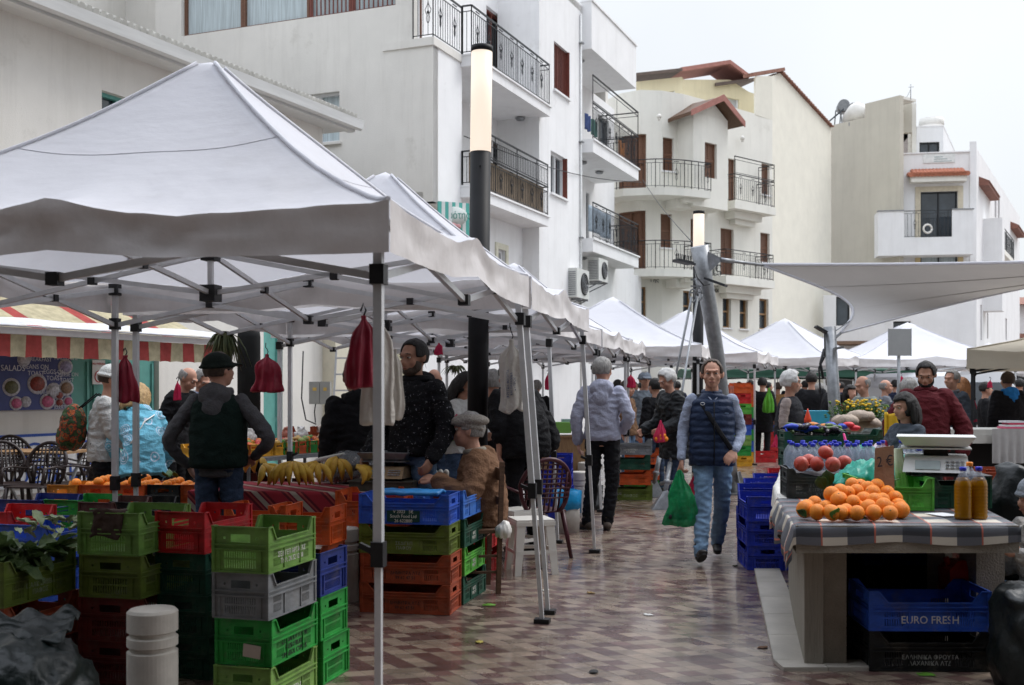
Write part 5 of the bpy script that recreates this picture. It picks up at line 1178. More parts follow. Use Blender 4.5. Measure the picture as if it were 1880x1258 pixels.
# --- 1 the walking man (hero)
P1, J1, HM1, s1_ = person('man in a navy quilted vest and jeans walking towards the viewer with a green bag', 1307, 9.95, 1.76, yaw=-4, lod=2, sleeves=shirtb, vest=navy, puff=True, legs=jean, skin=0, hair=HN, hstyle='receding', belly=.03, bulk=.016, hem=.84, head=(-6, 2), coll=navy,
    j=J_(elR=(-.255,.03,1.14), wrR=(-.275,-.10,.90), elL=(.270,.05,1.13), wrL=(.185,-.13,.98), hipL=(.090,.0,.92), kneeL=(.10,.06,.49), ankleL=(.075,.27,.14), hipR=(-.085,0,.92), kneeR=(-.085,-.14,.51), ankleR=(-.135,-.33,.13)),
    hands={'R': ((0,-.15,-1), (1,.1,.0), 1.25), 'L': ((-.55,-.5,-.6), (0,.9,-.4), .5)}, feet={'R': (4, -24), 'L': (-4, 6)})
q = MB(); 
st = [(-.10,.10,1.43), (-.115,-.02,1.465), (-.085,-.115,1.37), (-.02,-.165,1.25), (.06,-.19,1.12), (.13,-.175,1.02), (.20,-.08,.93)]
q.tube(st, .022, 8, flat=.25); q.build('shoulder_strap', blk, P1)
q = MB(); q.tube([(-.095+.018*cos(t), -.133, 1.385+.012*sin(t)) for t in [k*pi/5 for k in range(11)]], .003, 5); q.build('buckle', M_alu, P1)
q = MB(); q.tube([(.0,-.168,1.40),(.0,-.186,1.2),(.0,-.19,1.0),(.0,-.17,.86)], .006, 5); q.build('zip', blk, P1)
q = MB(); q.lathe([(0,0),(.02,0),(.02,.003),(0,.003)]); e = q.build('chest_emblem', cloth('emblem', (.10,.14,.22)), P1); e.matrix_local = Matrix.Translation((.11,-.152,1.30)) @ Matrix.Rotation(pi/2, 4, 'X') @ Matrix.Diagonal((1,.45,1,1))
q = MB(); q.tube([(-.056,-.05,1.468),(-.03,-.085,1.44),(-.0,-.10,1.405)], .012, 6, flat=.4); q.tube([(.056,-.05,1.468),(.03,-.085,1.44),(.004,-.10,1.405)], .012, 6, flat=.4); q.build('shirt_collar', shirtb, P1)
# --- 2 grey hooded man
greyh = cloth('lilac_grey', (.36,.37,.46), .9, .08, 8)
P2 = person('man in a pale grey hooded sweatshirt and black trousers standing with his back turned', 1106, 12.1, 1.84, yaw=168, lod=1, top=greyh, legs=blk, hair=HG, hstyle='short', bulk=.022, hem=.93, hood=greyh, head=(-18, 0), belly=.02, slv=.98, shoe=mat('suede_boot', (.08,.06,.045), .8, .3, 20),
    j=J_(elR=(-.30,.10,1.17), wrR=(-.20,-.10,1.02), elL=(.27,.09,1.15), wrL=(.25,.02,.90), ankleL=(.16,.0,.09), ankleR=(-.05,.0,.09)), feet={'L': (50,0), 'R': (10,0)})[0]
# --- 3 vendor with cap, hands on hips
dkgrn = cloth('black_green_fleece', (.010,.022,.018), .95, .2, 12); char = cloth('charcoal_knit', (.085,.085,.09), .95, .12, 20)
P3, J3, HM3, _ = person('vendor in a dark cap and dark green body warmer with grey hood, hands on hips', 402, 8.45, 1.77, yaw=176, lod=1, sleeves=char, vest=dkgrn, legs=jeand, hair=HN, hstyle='short', hat=('cap', cloth('cap_dark', (.014,.022,.018), .9)), belly=.03, bulk=.028, hem=.93, hood=char, head=(-38, -3),
    j=J_(elR=(-.43,.06,1.13), wrR=(-.235,-.10,.99), elL=(.40,.06,1.12), wrL=(.265,-.08,.93)), hands={'R': ((.75,-.6,-.3), (0,.6,-.6), .5), 'L': ((-.3,-.4,-.8), (-.6,0,.2), .5)})
q = MB()
for zz in (.955, .985): q.tube([(.205*cos(t), .01+.165*sin(t), zz) for t in [k*pi/16 for k in range(33)]], .0045, 5)
q.build('hem_stripes', char, P3)
# --- 4 blonde woman bending in a light blue jacket
lb = cloth('light_blue_floral', (.14,.42,.55), .6, .1, 5)
n_ = lb.node_tree.nodes; l_ = lb.node_tree.links.new; b_ = n_['Principled BSDF']; src = b_.inputs['Base Color'].links[0].from_socket
vo = n_.new('ShaderNodeTexVoronoi'); vo.inputs['Scale'].default_value = 5.5; tcn = n_.new('ShaderNodeTexCoord'); l_(tcn.outputs['Object'], vo.inputs['Vector'])
mm_ = n_.new('ShaderNodeMath'); mm_.operation = 'SINE'; m2 = n_.new('ShaderNodeMath'); m2.operation = 'MULTIPLY'; m2.inputs[1].default_value = 60; l_(vo.outputs['Distance'], m2.inputs[0]); l_(m2.outputs[0], mm_.inputs[0])
lt_ = n_.new('ShaderNodeMath'); lt_.operation = 'LESS_THAN'; lt_.inputs[1].default_value = .36; l_(vo.outputs['Distance'], lt_.inputs[0]); gt_ = n_.new('ShaderNodeMath'); gt_.operation = 'GREATER_THAN'; gt_.inputs[1].default_value = .25; l_(mm_.outputs[0], gt_.inputs[0])
mu = n_.new('ShaderNodeMath'); mu.operation = 'MULTIPLY'; l_(lt_.outputs[0], mu.inputs[0]); l_(gt_.outputs[0], mu.inputs[1]); mu2 = n_.new('ShaderNodeMath'); mu2.operation = 'MULTIPLY'; mu2.inputs[1].default_value = .7; l_(mu.outputs[0], mu2.inputs[0])
mxx = n_.new('ShaderNodeMixRGB'); mxx.inputs[2].default_value = (.62,.66,.78,1); l_(mu2.outputs[0], mxx.inputs[0]); l_(src, mxx.inputs[1]); l_(mxx.outputs[0], b_.inputs['Base Color'])
P4 = person('blonde woman in a light blue jacket with white flower prints, bending over the orange crates', 262, 10.0, 1.66, yaw=205, lod=1, top=lb, legs=blk, hair=HL, hstyle='bob', bulk=.035, hem=.78, lean=36, female=True, hood=lb, head=(-25, 18), skirt=.03,
    j=J_(elL=(.26,-.30,1.02), wrL=(.16,-.50,.86), elR=(-.30,-.25,1.0), wrR=(-.24,-.48,.85)))[0]
q = MB(); q.tube([(-.12,-.1,1.36),(-.02,-.03,1.30),(.12,.10,1.10)], .012, 6, flat=.3); q.build('bag_strap', M_grey_white, P4)
# --- 5 backpack tourist in a white jacket
wj = cloth('off_white_jacket', (.50,.50,.48), .8, .1, 6)
P5, *_ = person('tourist in a white jacket and white cap with a colourful backpack', 190, 10.3, 1.72, yaw=105, lod=1, top=wj, legs=blk, hair=HN, hstyle='short', hat=('beanie', cloth('cap_white', (.6,.6,.57))), bulk=.03, hem=.88, lean=6, head=(0, 8), j=J_(elL=(.22,-.05,1.13), wrL=(.20,-.10,.86), elR=(-.22,-.1,1.13), wrR=(-.2,-.28,1.0)))
bp_ = thing('backpack', 'backpack with a red, orange and green print on the back of the white jacketed tourist', 'backpack', (P5.location.x, P5.location.y, 0), radians(105))
mbp = cloth('backpack_print', (.10,.11,.05), .7, .5, 12); r_ = mbp.node_tree.nodes
cr_ = [x for x in r_ if x.type == 'VALTORGB'][0].color_ramp; cr_.elements[0].color = (.012,.03,.012,1); cr_.elements[1].color = (.22,.20,.09,1)
for p_, c_ in ((.40,(.05,.09,.03,1)), (.50,(.03,.05,.03,1)), (.54,(.35,.04,.02,1)), (.57,(.38,.13,.03,1)), (.60,(.04,.07,.05,1))): e = cr_.elements.new(p_); e.color = c_
q = MB(); q.ball((0,.26,1.17), (.15,.12,.22), 18, 12); q.ball((0,.33,1.08), (.12,.08,.13), 16, 10); o_ = q.build('bag', mbp, bp_); remesh(o_, .012, 3); folds(o_, .008)
q = MB()
for e in (-.11, .11): q.tube([(e,.2,1.35),(e*1.1,.05,1.48),(e*1.2,-.10,1.38),(e*1.2,-.12,1.2),(e*1.3,.1,1.02)], .018, 6, flat=.4)
q.build('strap', blk, bp_)
# --- 6,7 two men by the wall
P6 = person('bald man in a black padded coat leaning forward by the teal doors', 318, 13.2, 1.78, yaw=75, lod=1, top=blk, legs=blk, skin=0, hair=HG, hstyle='fringe', bulk=.05, hem=.8, lean=16, head=(5, 22))[0]
P7 = person('grey haired man in a dark quilted jacket looking down beside the bald man', 362, 13.6, 1.74, yaw=50, lod=1, top=cloth('quilted_black', (.022,.024,.028), .6, .3, 8), legs=blk, skin=0, hair=HG, hstyle='short', bulk=.04, hem=.82, lean=8, head=(0, 28), coll=shirtb)[0]
# --- 8 bearded vendor
sp_ = cloth('black_speckled', (.012,.012,.014), .85, .1, 60, thresh=(.62,.68), col2=(.35,.35,.38))
P8 = person('bearded young vendor in a black speckled hooded top and jeans behind the scale', 760, 8.75, 1.88, yaw=-32, lod=1, top=sp_, legs=cloth('mid_jeans', (.10,.16,.25), .9, .4, 7), skin=1, hair=HB, hstyle='short', beard=HN, bulk=.035, hem=.93, hood=blk, head=(-6, 6), face=True,
   j=J_(elR=(-.30,.0,1.12), wrR=(-.26,-.22,.93), elL=(.29,.03,1.14), wrL=(.27,-.15,.93)))[0]
P9 = person('figure in a black hooded top seen from behind the hanging bags', 655, 9.3, 1.72, yaw=200, lod=1, top=blk, legs=blk, skin=1, hair=HB, bulk=.045, hem=.8, hood=blk, lean=8, face=False)[0]
P10 = person('bald man in a bright blue jacket with a grey hood walking away', 797, 14.5, 1.76, yaw=195, lod=1, top=cloth('bright_blue', (.02,.20,.60), .6, .1, 6), legs=jeand, hair=HG, hstyle='bald', bulk=.035, hood=cloth('mid_grey', (.28,.29,.31)), face=False)[0]
P11 = person('dark haired woman in a white coat carrying green and pink bags', 838, 12.4, 1.68, yaw=62, lod=1, top=wj, legs=jeand, skin=1, hair=HB, hstyle='long', bulk=.03, hem=.85, lean=10, female=True, head=(0, 26), j=J_(elR=(-.25,-.1,1.15), wrR=(-.15,-.30,1.06), elL=(.24,-.1,1.15), wrL=(.16,-.31,1.07)))[0]
# --- 12 old man seated
tanj = cloth('camel_wool', (.19,.105,.062), .95, .08, 10); tweed = cloth('tweed', (.19,.165,.14), .95, .35, 90, col2=(.33,.31,.28), thresh=(.35,.65))
P12 = person('old man in a camel jacket and tweed flat cap sitting sideways on a wooden chair', 880, 8.6, 1.84, yaw=-98, lod=2, top=tanj, legs=cloth('brown_trousers', (.07,.05,.04)), skin=0, hair=HG, hstyle='short', hat=('flat', tweed), bulk=.05, belly=.04, hem=.95, head=(10, -2), coll=cloth('scarf_grey', (.30,.27,.22)), z0=-.50,
   j=J_(kneeL=(.13,-.42,.93), kneeR=(-.13,-.42,.93), ankleL=(.13,-.40,.51), ankleR=(-.13,-.36,.51), elR=(-.30,-.12,1.13), wrR=(-.20,-.42,1.20), elL=(.34,.0,1.15), wrL=(.25,-.26,1.27), neck=(0,-.035,1.46), head=(0,-.085,1.61), chest=(0,.01,1.30)), fold=1.0,
   hands={'R': ((.15,-1,.15), (.3,.1,-.9), 1.0), 'L': ((-.15,-.9,.25), (-.4,.1,-.9), .9)})[0]
# --- 13.. background people
def bgp(label, px, Y, h, yaw, top, legs, hair=HB, lod=0, **k): return person(label, px, Y, h, yaw, top=top, legs=legs, hair=hair, lod=lod, face=False, bulk=k.pop('bulk', .03), **k)[0]
grn = cloth('olive', (.06,.06,.03)); mar = cloth('maroon', (.085,.012,.016), .9, .15, 8); gr2 = cloth('slate', (.055,.065,.08), .85, .15, 8); sage = cloth('sage', (.25,.28,.26)); wht = cloth('white', (.6,.6,.62)); red = cloth('red', (.4,.02,.03)); brn = cloth('brown_coat', (.16,.09,.05)); dnv = cloth('dark_navy', (.02,.025,.05)); jm = cloth('mid_jeans', (.1,.16,.25))
bgp('grey haired person in black half hidden behind the nearer lamp post', 905, 12.6, 1.70, 170, blk, blk, HG, hstyle='thick')
bgp('broad person in a black shirt bending behind the maroon plastic chair', 962, 10.4, 1.80, 215, blk, blk, HB, lod=1, bulk=.07, belly=.05, lean=20, j=J_(elR=(-.33,.0,1.02), wrR=(-.22,-.1,.80)), slv=.4)
bgp('dark clad shopper between the lamp post and the hanging cotton bag', 925, 14.5, 1.66, 190, blk, jeand)
bgp('woman with brown hair and a rucksack in the shade of the third canopy', 1152, 17.5, 1.62, 60, brn, jm, HN, hstyle='thick', lod=1)
bgp('man in a grey peaked cap and grey jacket looking this way', 1184, 18.6, 1.78, 10, cloth('grey_blue', (.18,.21,.24)), jm, HG, hat=('cap', cloth('grey_cap', (.2,.23,.27))), lod=1)
bgp('man in a black tracksuit top with white piping and a rucksack, seen from the side', 1203, 16.4, 1.66, 215, blk, jeand, HB, lod=1, bulk=.035)
P18 = person('grey haired man with glasses in a black waxed coat holding a pink bag of oranges', 1240, 14.6, 1.76, yaw=-68, lod=1, top=cloth('waxed_black', (.022,.024,.026), .5, .25, 10), legs=cloth('blue_jeans2', (.06,.09,.16)), skin=0, hair=HW, hstyle='thick', bulk=.06, hem=.62, lean=10, head=(0, 26), fold=1.4, skirt=.02,
   j=J_(elR=(-.26,-.1,1.08), wrR=(-.20,-.36,.98), elL=(.24,-.08,1.08), wrL=(.18,-.30,1.0)))[0]
q = MB(); hm_ = Matrix.Translation(Vector((0,-.13,1.61)))
q.M = hm_
P19 = person('white haired man in a dark knitted vest and taupe shirt standing behind the bottles', 1452, 12.9, 1.70, yaw=62, lod=1, sleeves=cloth('taupe_shirt', (.27,.22,.20)), vest=cloth('dark_knit', (.028,.028,.032)), legs=cloth('dark_brown', (.06,.045,.035)), skin=0, hair=HW, hstyle='thick', bulk=.014, belly=.04, hem=.90, head=(25, 5))[0]
bgp('person in a black coat carrying green and blue carrier bags beyond the crate tower', 1400, 24, 1.75, 150, blk, blk, HB, bulk=.06, hem=.6)
bgp('person in a tan coat far behind the white haired man', 1428, 27, 1.66, 180, cloth('tan', (.35,.2,.08)), jeand, HN)
bgp('tall person in black behind the dark knitted vest', 1490, 20, 1.80, 160, blk, blk, HB, bulk=.05, lod=0)
bgp('person in a white jacket left of the slim grey mast', 1505, 22, 1.62, 120, wht, jm, HG)
bgp('person in a long black coat standing against the slim grey mast', 1530, 17.5, 1.72, 100, blk, blk, HN, bulk=.05, hem=.5)
bgp('balding older man in a sage sweater beside the yellow flowers', 1592, 15.0, 1.68, -70, sage, gr2, HG, lod=1, hstyle='fringe', bulk=.03, lean=6, head=(0,15))
bgp('dark haired woman behind the yellow flowers', 1562, 17.2, 1.55, 20, mar, blk, HB, hstyle='bob', female=True)
bgp('balding man in a grey hooded top facing right near the road sign', 1626, 19, 1.66, 75, cloth('grey_top', (.15,.16,.18)), jeand, HG, hstyle='fringe', lod=1)
bgp('grey haired person just behind the man in maroon', 1668, 13.6, 1.62, 160, gr2, gr2, HG, hstyle='thick', lod=1)
P26 = person('dark haired woman in a slate cardigan sitting behind the bottles, reaching forward', 1668, 10.6, 1.64, yaw=-72, lod=1, top=gr2, legs=blk, skin=0, hair=HB, hstyle='bob', bulk=.04, belly=.04, hem=.8, female=True, z0=-.19, head=(0, 6), lean=4, j=J_(elR=(-.27,-.16,1.08), wrR=(-.2,-.38,.95), elL=(.25,-.1,1.1), wrL=(.2,-.3,.95)))[0]
P27 = person('big bearded man in a maroon hooded top looking down behind the seated woman', 1700, 11.7, 1.78, yaw=-18, lod=1, top=mar, legs=blk, skin=1, hair=HB, hstyle='short', beard=HB, bulk=.07, belly=.03, hem=.86, head=(-8, 24), hood=mar, j=J_(elL=(.37,.04,1.12), wrL=(.345,-.08,.86), elR=(-.36,.04,1.12), wrR=(-.33,-.1,.9)))[0]
P28 = bgp('man in a dark grey coat and scarf turned to the ginger haired woman', 1748, 15.6, 1.76, -60, gr2, jm, HG, lod=1, coll=cloth('scarf2', (.2,.2,.22)))
bgp('woman with long ginger hair behind the man in the dark grey coat', 1765, 17.0, 1.66, 200, gr2, jm, HR, hstyle='long', female=True)
bgp('slim man in a black tracksuit with white stripes by the white van', 1810, 19.0, 1.62, 70, blk, blk, HB)
P30 = bgp('man in a black jacket with a bright blue hood, back turned, behind the white table', 1850, 17.2, 1.76, 188, cloth('graphite', (.02,.02,.024)), jm, HN, lod=1, bulk=.06, hood=cloth('hood_blue', (.03,.22,.62)), hem=.75)
P31 = person('seated person in a pale coat and jeans cut off by the right edge', 1928, 6.7, 1.60, yaw=-75, lod=1, top=cloth('pale_coat', (.42,.40,.37)), legs=jean, skin=0, hair=HG, hat=('beanie', cloth('grey_beanie', (.25,.27,.30))), bulk=.04, z0=-.62, belly=.02, lean=10, j=J_(kneeL=(.13,-.40,1.05), kneeR=(-.13,-.40,1.05), ankleL=(.13,-.42,.71), ankleR=(-.13,-.42,.71), elR=(-.25,-.1,1.1), wrR=(-.12,-.32,1.3), elL=(.25,-.1,1.1), wrL=(.1,-.3,1.28)))[0]
far = [(1322,29,1.7,0,blk,HB),(1357,34,1.72,180,dnv,HN),(1345,40,1.68,20,red,HB),(1377,30,1.75,200,gr2,HB),(1412,33,1.7,90,blk,HB),(1448,38,1.74,170,dnv,HN),(1478,29,1.72,200,blk,HB),(1545,33,1.7,150,dnv,HB),(1618,35,1.68,10,mar,HN),(1643,27,1.72,190,dnv,HB),(1688,33,1.7,60,blk,HG),(1735,30,1.72,180,blk,HB),(1722,26,1.64,90,gr2,HN),(1782,27,1.66,170,red,HB),(1872,24,1.72,180,dnv,HB),(1165,26,1.66,10,red,HN),(1178,30,1.7,180,grn,HB),(1135,24,1.7,90,blk,HB),(1090,22,1.6,60,grn,HN),(985,20,1.66,180,blk,HG),(1243,28,1.7,180,dnv,HB),(1835,30,1.68,90,gr2,HG)]
desc = {id(blk): 'black', id(dnv): 'dark navy', id(red): 'red', id(gr2): 'slate grey', id(mar): 'maroon', id(grn): 'olive'}
place = ['just left of the walking man\'s head beyond the canopies','above the crate tower, facing away','deep in the crowd above the crate tower','right of the orange crates on the tower','right of the tower in the deep crowd','in the far crowd left of the white haired man','touching the left of the white haired man\'s head, far back','right of the slim mast, far back','behind the flowers, far back','left of the road sign post, far back','between the road sign post and the maroon man','behind the maroon man\'s right shoulder, far back','hidden beside the maroon man\'s head','left of the beige canopy\'s pole','at the extreme right edge, far back','behind the grey capped man','behind the grey capped man, facing away','under the fourth canopy, far back','behind the white buckets','behind the hanging cotton bag, far back','behind the waxed coat man, far back','left of the blue hooded man, far back']
protos = {}
for i, (px, Y, h, yw, tp, hr) in enumerate(far):
    lab = 'shopper in %s %s' % (desc[id(tp)], place[i]); key = (id(tp), id(hr))
    if key in protos: dup(protos[key], ((px-CX)/F*Y, Y, 0), radians(yw), lab, scale=h/1.75)
    else: protos[key] = bgp(lab, px, Y, h, yw, tp, R.choice((jeand, blk, jm)), hr)
# ================================================================== CRATES
COL = {'leaf': (.17,.33,.07), 'green': (.02,.30,.045), 'lgreen': (.20,.36,.08), 'olive': (.13,.18,.025), 'dgreen': (.010,.075,.045), 'grey': (.22,.23,.24), 'blue': (.03,.11,.55), 'navy': (.012,.03,.20), 'lblue': (.06,.20,.62), 'orange': (.62,.10,.018), 'rust': (.38,.07,.025),
       'red': (.55,.015,.02), 'dred': (.16,.015,.012), 'yellow': (.72,.36,.02), 'amber': (.60,.22,.02), 'black': (.012,.014,.015), 'brown': (.10,.04,.035), 'royal': (.012,.035,.42), 'dgrey': (.05,.055,.055), 'apple': (.10,.42,.05)}
NAME = {'leaf': 'leaf green', 'lgreen': 'light green', 'olive': 'olive green', 'dgreen': 'dark green', 'lblue': 'light blue', 'navy': 'navy blue', 'rust': 'rust orange', 'dred': 'dark red', 'amber': 'amber', 'royal': 'royal blue', 'dgrey': 'dark grey', 'apple': 'bright green'}
def plastic(c):
    if 'crate_'+c in MATS: return MATS['crate_'+c]
    m = mat('crate_'+c, tuple(x*.95+.006 for x in COL[c]), 0.45, 0.30, 7.0, bump=0.12, bscale=30, spec=0.4, transl=0.12, stretch=(1,1,2.2))
    return dirt(dirt(m, (.20,.17,.13), 9, .52, .72, .45), (.30,.28,.25), 34, .60, .70, .35, (1,1,4))
CM = {}
def crate_mesh(L_, Wd, Hh, det=True):
    key = (round(L_,3), round(Wd,3), round(Hh,3), det)
    if key in CM: return CM[key]
    m = MB(); t = .004; zd = Hh*0.72; l, w = L_/2, Wd/2
    m.box((-l+.012, -w+.012, .004), (l-.012, w-.012, .010))
    cor = [(-l,-w),(l,-w),(l,w),(-l,w)]
    for k in range(4):
        a, b = Vector(cor[k]), Vector(cor[(k+1)%4]); fr = Fr([a, b]); ln = fr.len; lng = k % 2 == 0
        holes = []
        if det:
            if lng:
                for g0, g1 in ((.13,.29),(.71,.87)):
                    n = 8
                    for i in range(n):
                        x0 = ln*(g0+(g1-g0)*i/n); x1 = x0+ln*(g1-g0)/n*.5
                        holes += [(x0, x1, Hh*.12, Hh*.30), (x0, x1, Hh*.34, Hh*.48)]
            else:
                n = 14
                for i in range(n):
                    x0 = ln*(.22+.56*i/n); x1 = x0+ln*.56/n*.52; holes += [(x0, x1, Hh*.10, Hh*.28), (x0, x1, Hh*.32, Hh*.46)]
                holes += [(ln*.33, ln*.67, Hh*.66, Hh*.83), (ln*.20, ln*.235, Hh*.72, Hh*.77), (ln*.765, ln*.80, Hh*.72, Hh*.77)]
        elif not lng: holes = [(ln*.33, ln*.67, Hh*.66, Hh*.83)]
        fr.wall(m, 0.0 if lng else .0005, ln if lng else ln-.0005, .0, zd if lng else Hh, -.012, -.012+t, holes)
        if lng:
            c = .085*ln; c2 = .16*ln
            for s0, s1, s2 in ((0, c, c2), (ln, ln-c, ln-c2)):
                P = fr.pt; q = [(s0, zd), (s2, zd), (s1, Hh), (s0, Hh)]
                m.hexa([P(x, -.012, z) for x, z in q], [P(x, -.008, z) for x, z in q])
                fr.box(m, min(s0,s1), max(s0,s1), -.012, .001, Hh-.006, Hh)
                m.bar(P(s1,-.005,Hh-.003), P(s2,-.005,zd-.003), .013, .006)
            fr.box(m, c2, ln-c2, -.012, .001, zd-.006, zd)
        else: fr.box(m, 0.0, ln, -.012, .001, Hh-.0055, Hh)
        for z in (.50, .60) if lng else (.50, .60): fr.box(m, .001, ln-.001, -.008, .0005, Hh*z-.003, Hh*z+.003)
        fr.box(m, .002, ln-.002, -.008, -.001, .0, .007)
        for q in ((.0,.035), (.325,.337), (.663,.675), (.965,1.0)) if lng else ((.0,.06),(.13,.145),(.855,.87),(.94,1.0)): fr.box(m, ln*q[0]+.001, ln*q[1]-.001, -.008, -.0015, .008, Hh-.007 if q[0] in (0.,.965,.94) else Hh*.49)
    CM[key] = m.mesh('crate', MATS.get('crate_blue') or plastic('blue')); return CM[key]
UP = (0,0,1)
def crate(c, label, loc, rz, size=(.5,.3,.218), txt=None, tcol=(.6,.6,.55), det=True, group='plastic market crates', cat='crate', side=-1):
    me = crate_mesh(*size, det); o = bpy.data.objects.new('crate', me); C.objects.link(o); o.location = loc; o.rotation_euler[2] = rz
    o.material_slots[0].link = 'OBJECT'; o.material_slots[0].material = plastic(c); tag(o, label, cat, group)
    if txt:
        L_, w, h = size
        text_obj(txt, h*(.155 if chr(10) in txt else .27), mat('ink_%d'%int(sum(tcol)*100), tcol, .6), o, face_matrix((0, side*(w/2-.0065), h*.27), (-side,0,0), UP), name='printed_text', thick=.0008, sx=.95)
    return o
ORD = ['topmost', 'second down', 'third down', 'fourth down', 'fifth down', 'sixth down', 'seventh down', 'eighth down']
def stack(where, px, Y, cols, head=13, size=(.5,.3,.218), end=True, z0=0.0, det=True, txt=None, jit=.012, corner=True):
    """cols from top to bottom; px,Y = near right corner; end=True shows the short end to the viewer"""
    a = radians(head); u = Vector((sin(a), cos(a))); v = Vector((-cos(a), sin(a))); L_, w, h = size
    X = (px-CX)/F*Y; du, dv = (L_, w) if end else (w, L_)
    c = Vector((X, Y)) + (u*du/2 + v*dv/2 if corner else Vector((0,0))); rz = (pi/2-a) if end else (-a)
    n = len(cols); res = []
    for i, col in enumerate(cols):
        k = n-1-i; nm = NAME.get(col, col)
        lab = ('%s crate, %s in %s' % (nm, ORD[i] if i < n-1 or n == 1 else 'bottom one', where)) if n > 1 else '%s crate %s' % (nm, where)
        t = (txt or {}).get(i)
        res.append(crate(col, lab, (c.x+R.uniform(-jit,jit), c.y+R.uniform(-jit,jit), z0+k*(h+.001)+.002), rz+R.uniform(-.02,.02), size, t[0] if t else None, t[1] if t else (.6,.6,.55), det))
    return res, c, rz
WT = (.62,.62,.56); DK = (.03,.03,.03)
s_main, c_main, rz_main = stack('the nearest tall pile by the tent leg', 497, 5.2, ['leaf','grey','green','lgreen'], 15.5, txt={0: ('ΣΕΔΙΓΕΠ ΑΡΓΑΚΑΣ\nΤΗΛ: 26 32 12 08', WT), 2: ('Σ.Ε ΚΑΠΟΥΤΙ ΛΤΔ\nFRESH FRUITS\nLIMASSOL CYPRUS', DK), 3: ('FRESH', WT)})
lb_ = MB(); lb_.hexa([(-.253,.0,.045),(-.253,-.09,.035),(-.2532,-.095,.095),(-.2532,-.005,.105)], [(-.2515,.0,.045),(-.2515,-.09,.035),(-.2516,-.095,.095),(-.2516,-.005,.105)]); lb_.build('paper_label', mat('label_paper', (.5,.42,.36), .8), s_main[2])
stack('the pile half hidden right behind the nearest one', 592, 5.72, ['navy','green','green'], 15.5, end=False, size=(.5,.34,.225))
stack('the pile with the red crate on top', 380, 5.82, ['red','dgreen','dgreen','dgreen'], 15.5)
s3, c3, rz3 = stack('the pile with the brown rag', 258, 5.72, ['leaf','olive','dred','dred'], 13, size=(.52,.36,.22))
a_ = radians(13); u_ = Vector((sin(a_), cos(a_))); X4, Y4 = -2.33-.134, 5.42
s4, c4, rz4 = stack('the leafy greens pile at the left edge', 940+X4/Y4*2050, 5.42, ['olive','rust','dred'], 15.5, size=(.56,.38,.225), txt={0: ('ΙΣΑΑΚ ΣΑΒΒΑ\nΠΑΦΟΣ', (.25,.3,.2))})
s5, c5, _ = stack('the low blue pile at the left', 78, 6.65, ['blue','blue','dgreen'], 14, size=(.5,.34,.235), txt={0: ('ΣΩΤΗΡΗΣ\nFRUITS', WT)})
stack('the red rimmed pile at far left', 12, 7.1, ['red','blue','dgreen'], 14, size=(.5,.36,.245))
stack('the left back pile with the blue rim', 72, 7.7, ['navy','dgreen','green'], 14, size=(.5,.36,.25))
stack('the left back pile with the green rim', 150, 7.7, ['green','dgreen','green'], 14, size=(.5,.30,.25))
stack('the left back pile with the brown rim', 206, 7.6, ['brown','dgrey','dgreen'], 14, size=(.5,.26,.248))
stack('the left back pile with the black rim', 262, 7.7, ['black','dgrey','dgreen'], 14, size=(.5,.26,.245))
# fruit display behind the vendor: ends face the viewer
disp = []
for i, (px, c, w) in enumerate(((139,'amber',.25),(203,'orange',.27),(266,'orange',.27),(329,'black',.265),(392,'orange',.265))):
    r_, cc, rr = stack('in the orange display row, number %s from the left' % ['one','two','three','four','five'][i], px, 8.95, [c], 6, size=(.42,w,.2), z0=.55); disp.append((cc, rr, w))
T = thing('trestle_table', 'low trestle carrying the display row of orange crates', 'table', (disp[2][0].x, disp[2][0].y, 0), radians(-6))
q = MB(); q.box((-.95,-.25,.50), (.95,.3,.545)); q.build('table_top', M_wood, T)
for x in (-.8,.8):
    for y in (-.2,.25): q = MB(); q.box((x-.03,y-.03,0),(x+.03,y+.03,.50)); q.build('leg', M_wood, T)
M_or = mat('orange_peel', (.80,.20,.008), .42, .14, 9, bump=.35, bscale=260, col2=(.88,.29,.015)); M_leaf = mat('leaf', (.035,.10,.015), .45, .5, 12)
M_pom = mat('pomegranate_skin', (.36,.03,.025), .34, .4, 7, col2=(.52,.10,.06), bump=.1)
om = MB(); om.ball((0,0,0), (1,1,.95), 22, 14); om.k = 1; om.lathe([(0,.955),(.09,.95),(.1,.925)], n=8); om_me = om.mesh('orange', [M_or, M_leaf])
def fruit(me, name, label, p, r, cat, group):
    o = bpy.data.objects.new(name, me); C.objects.link(o); o.location = p; o.scale = (r,r,r*R.uniform(.92,1.0)); o.rotation_euler = (R.uniform(0,6), R.uniform(0,6), R.uniform(0,6)); return tag(o, label, cat, group)
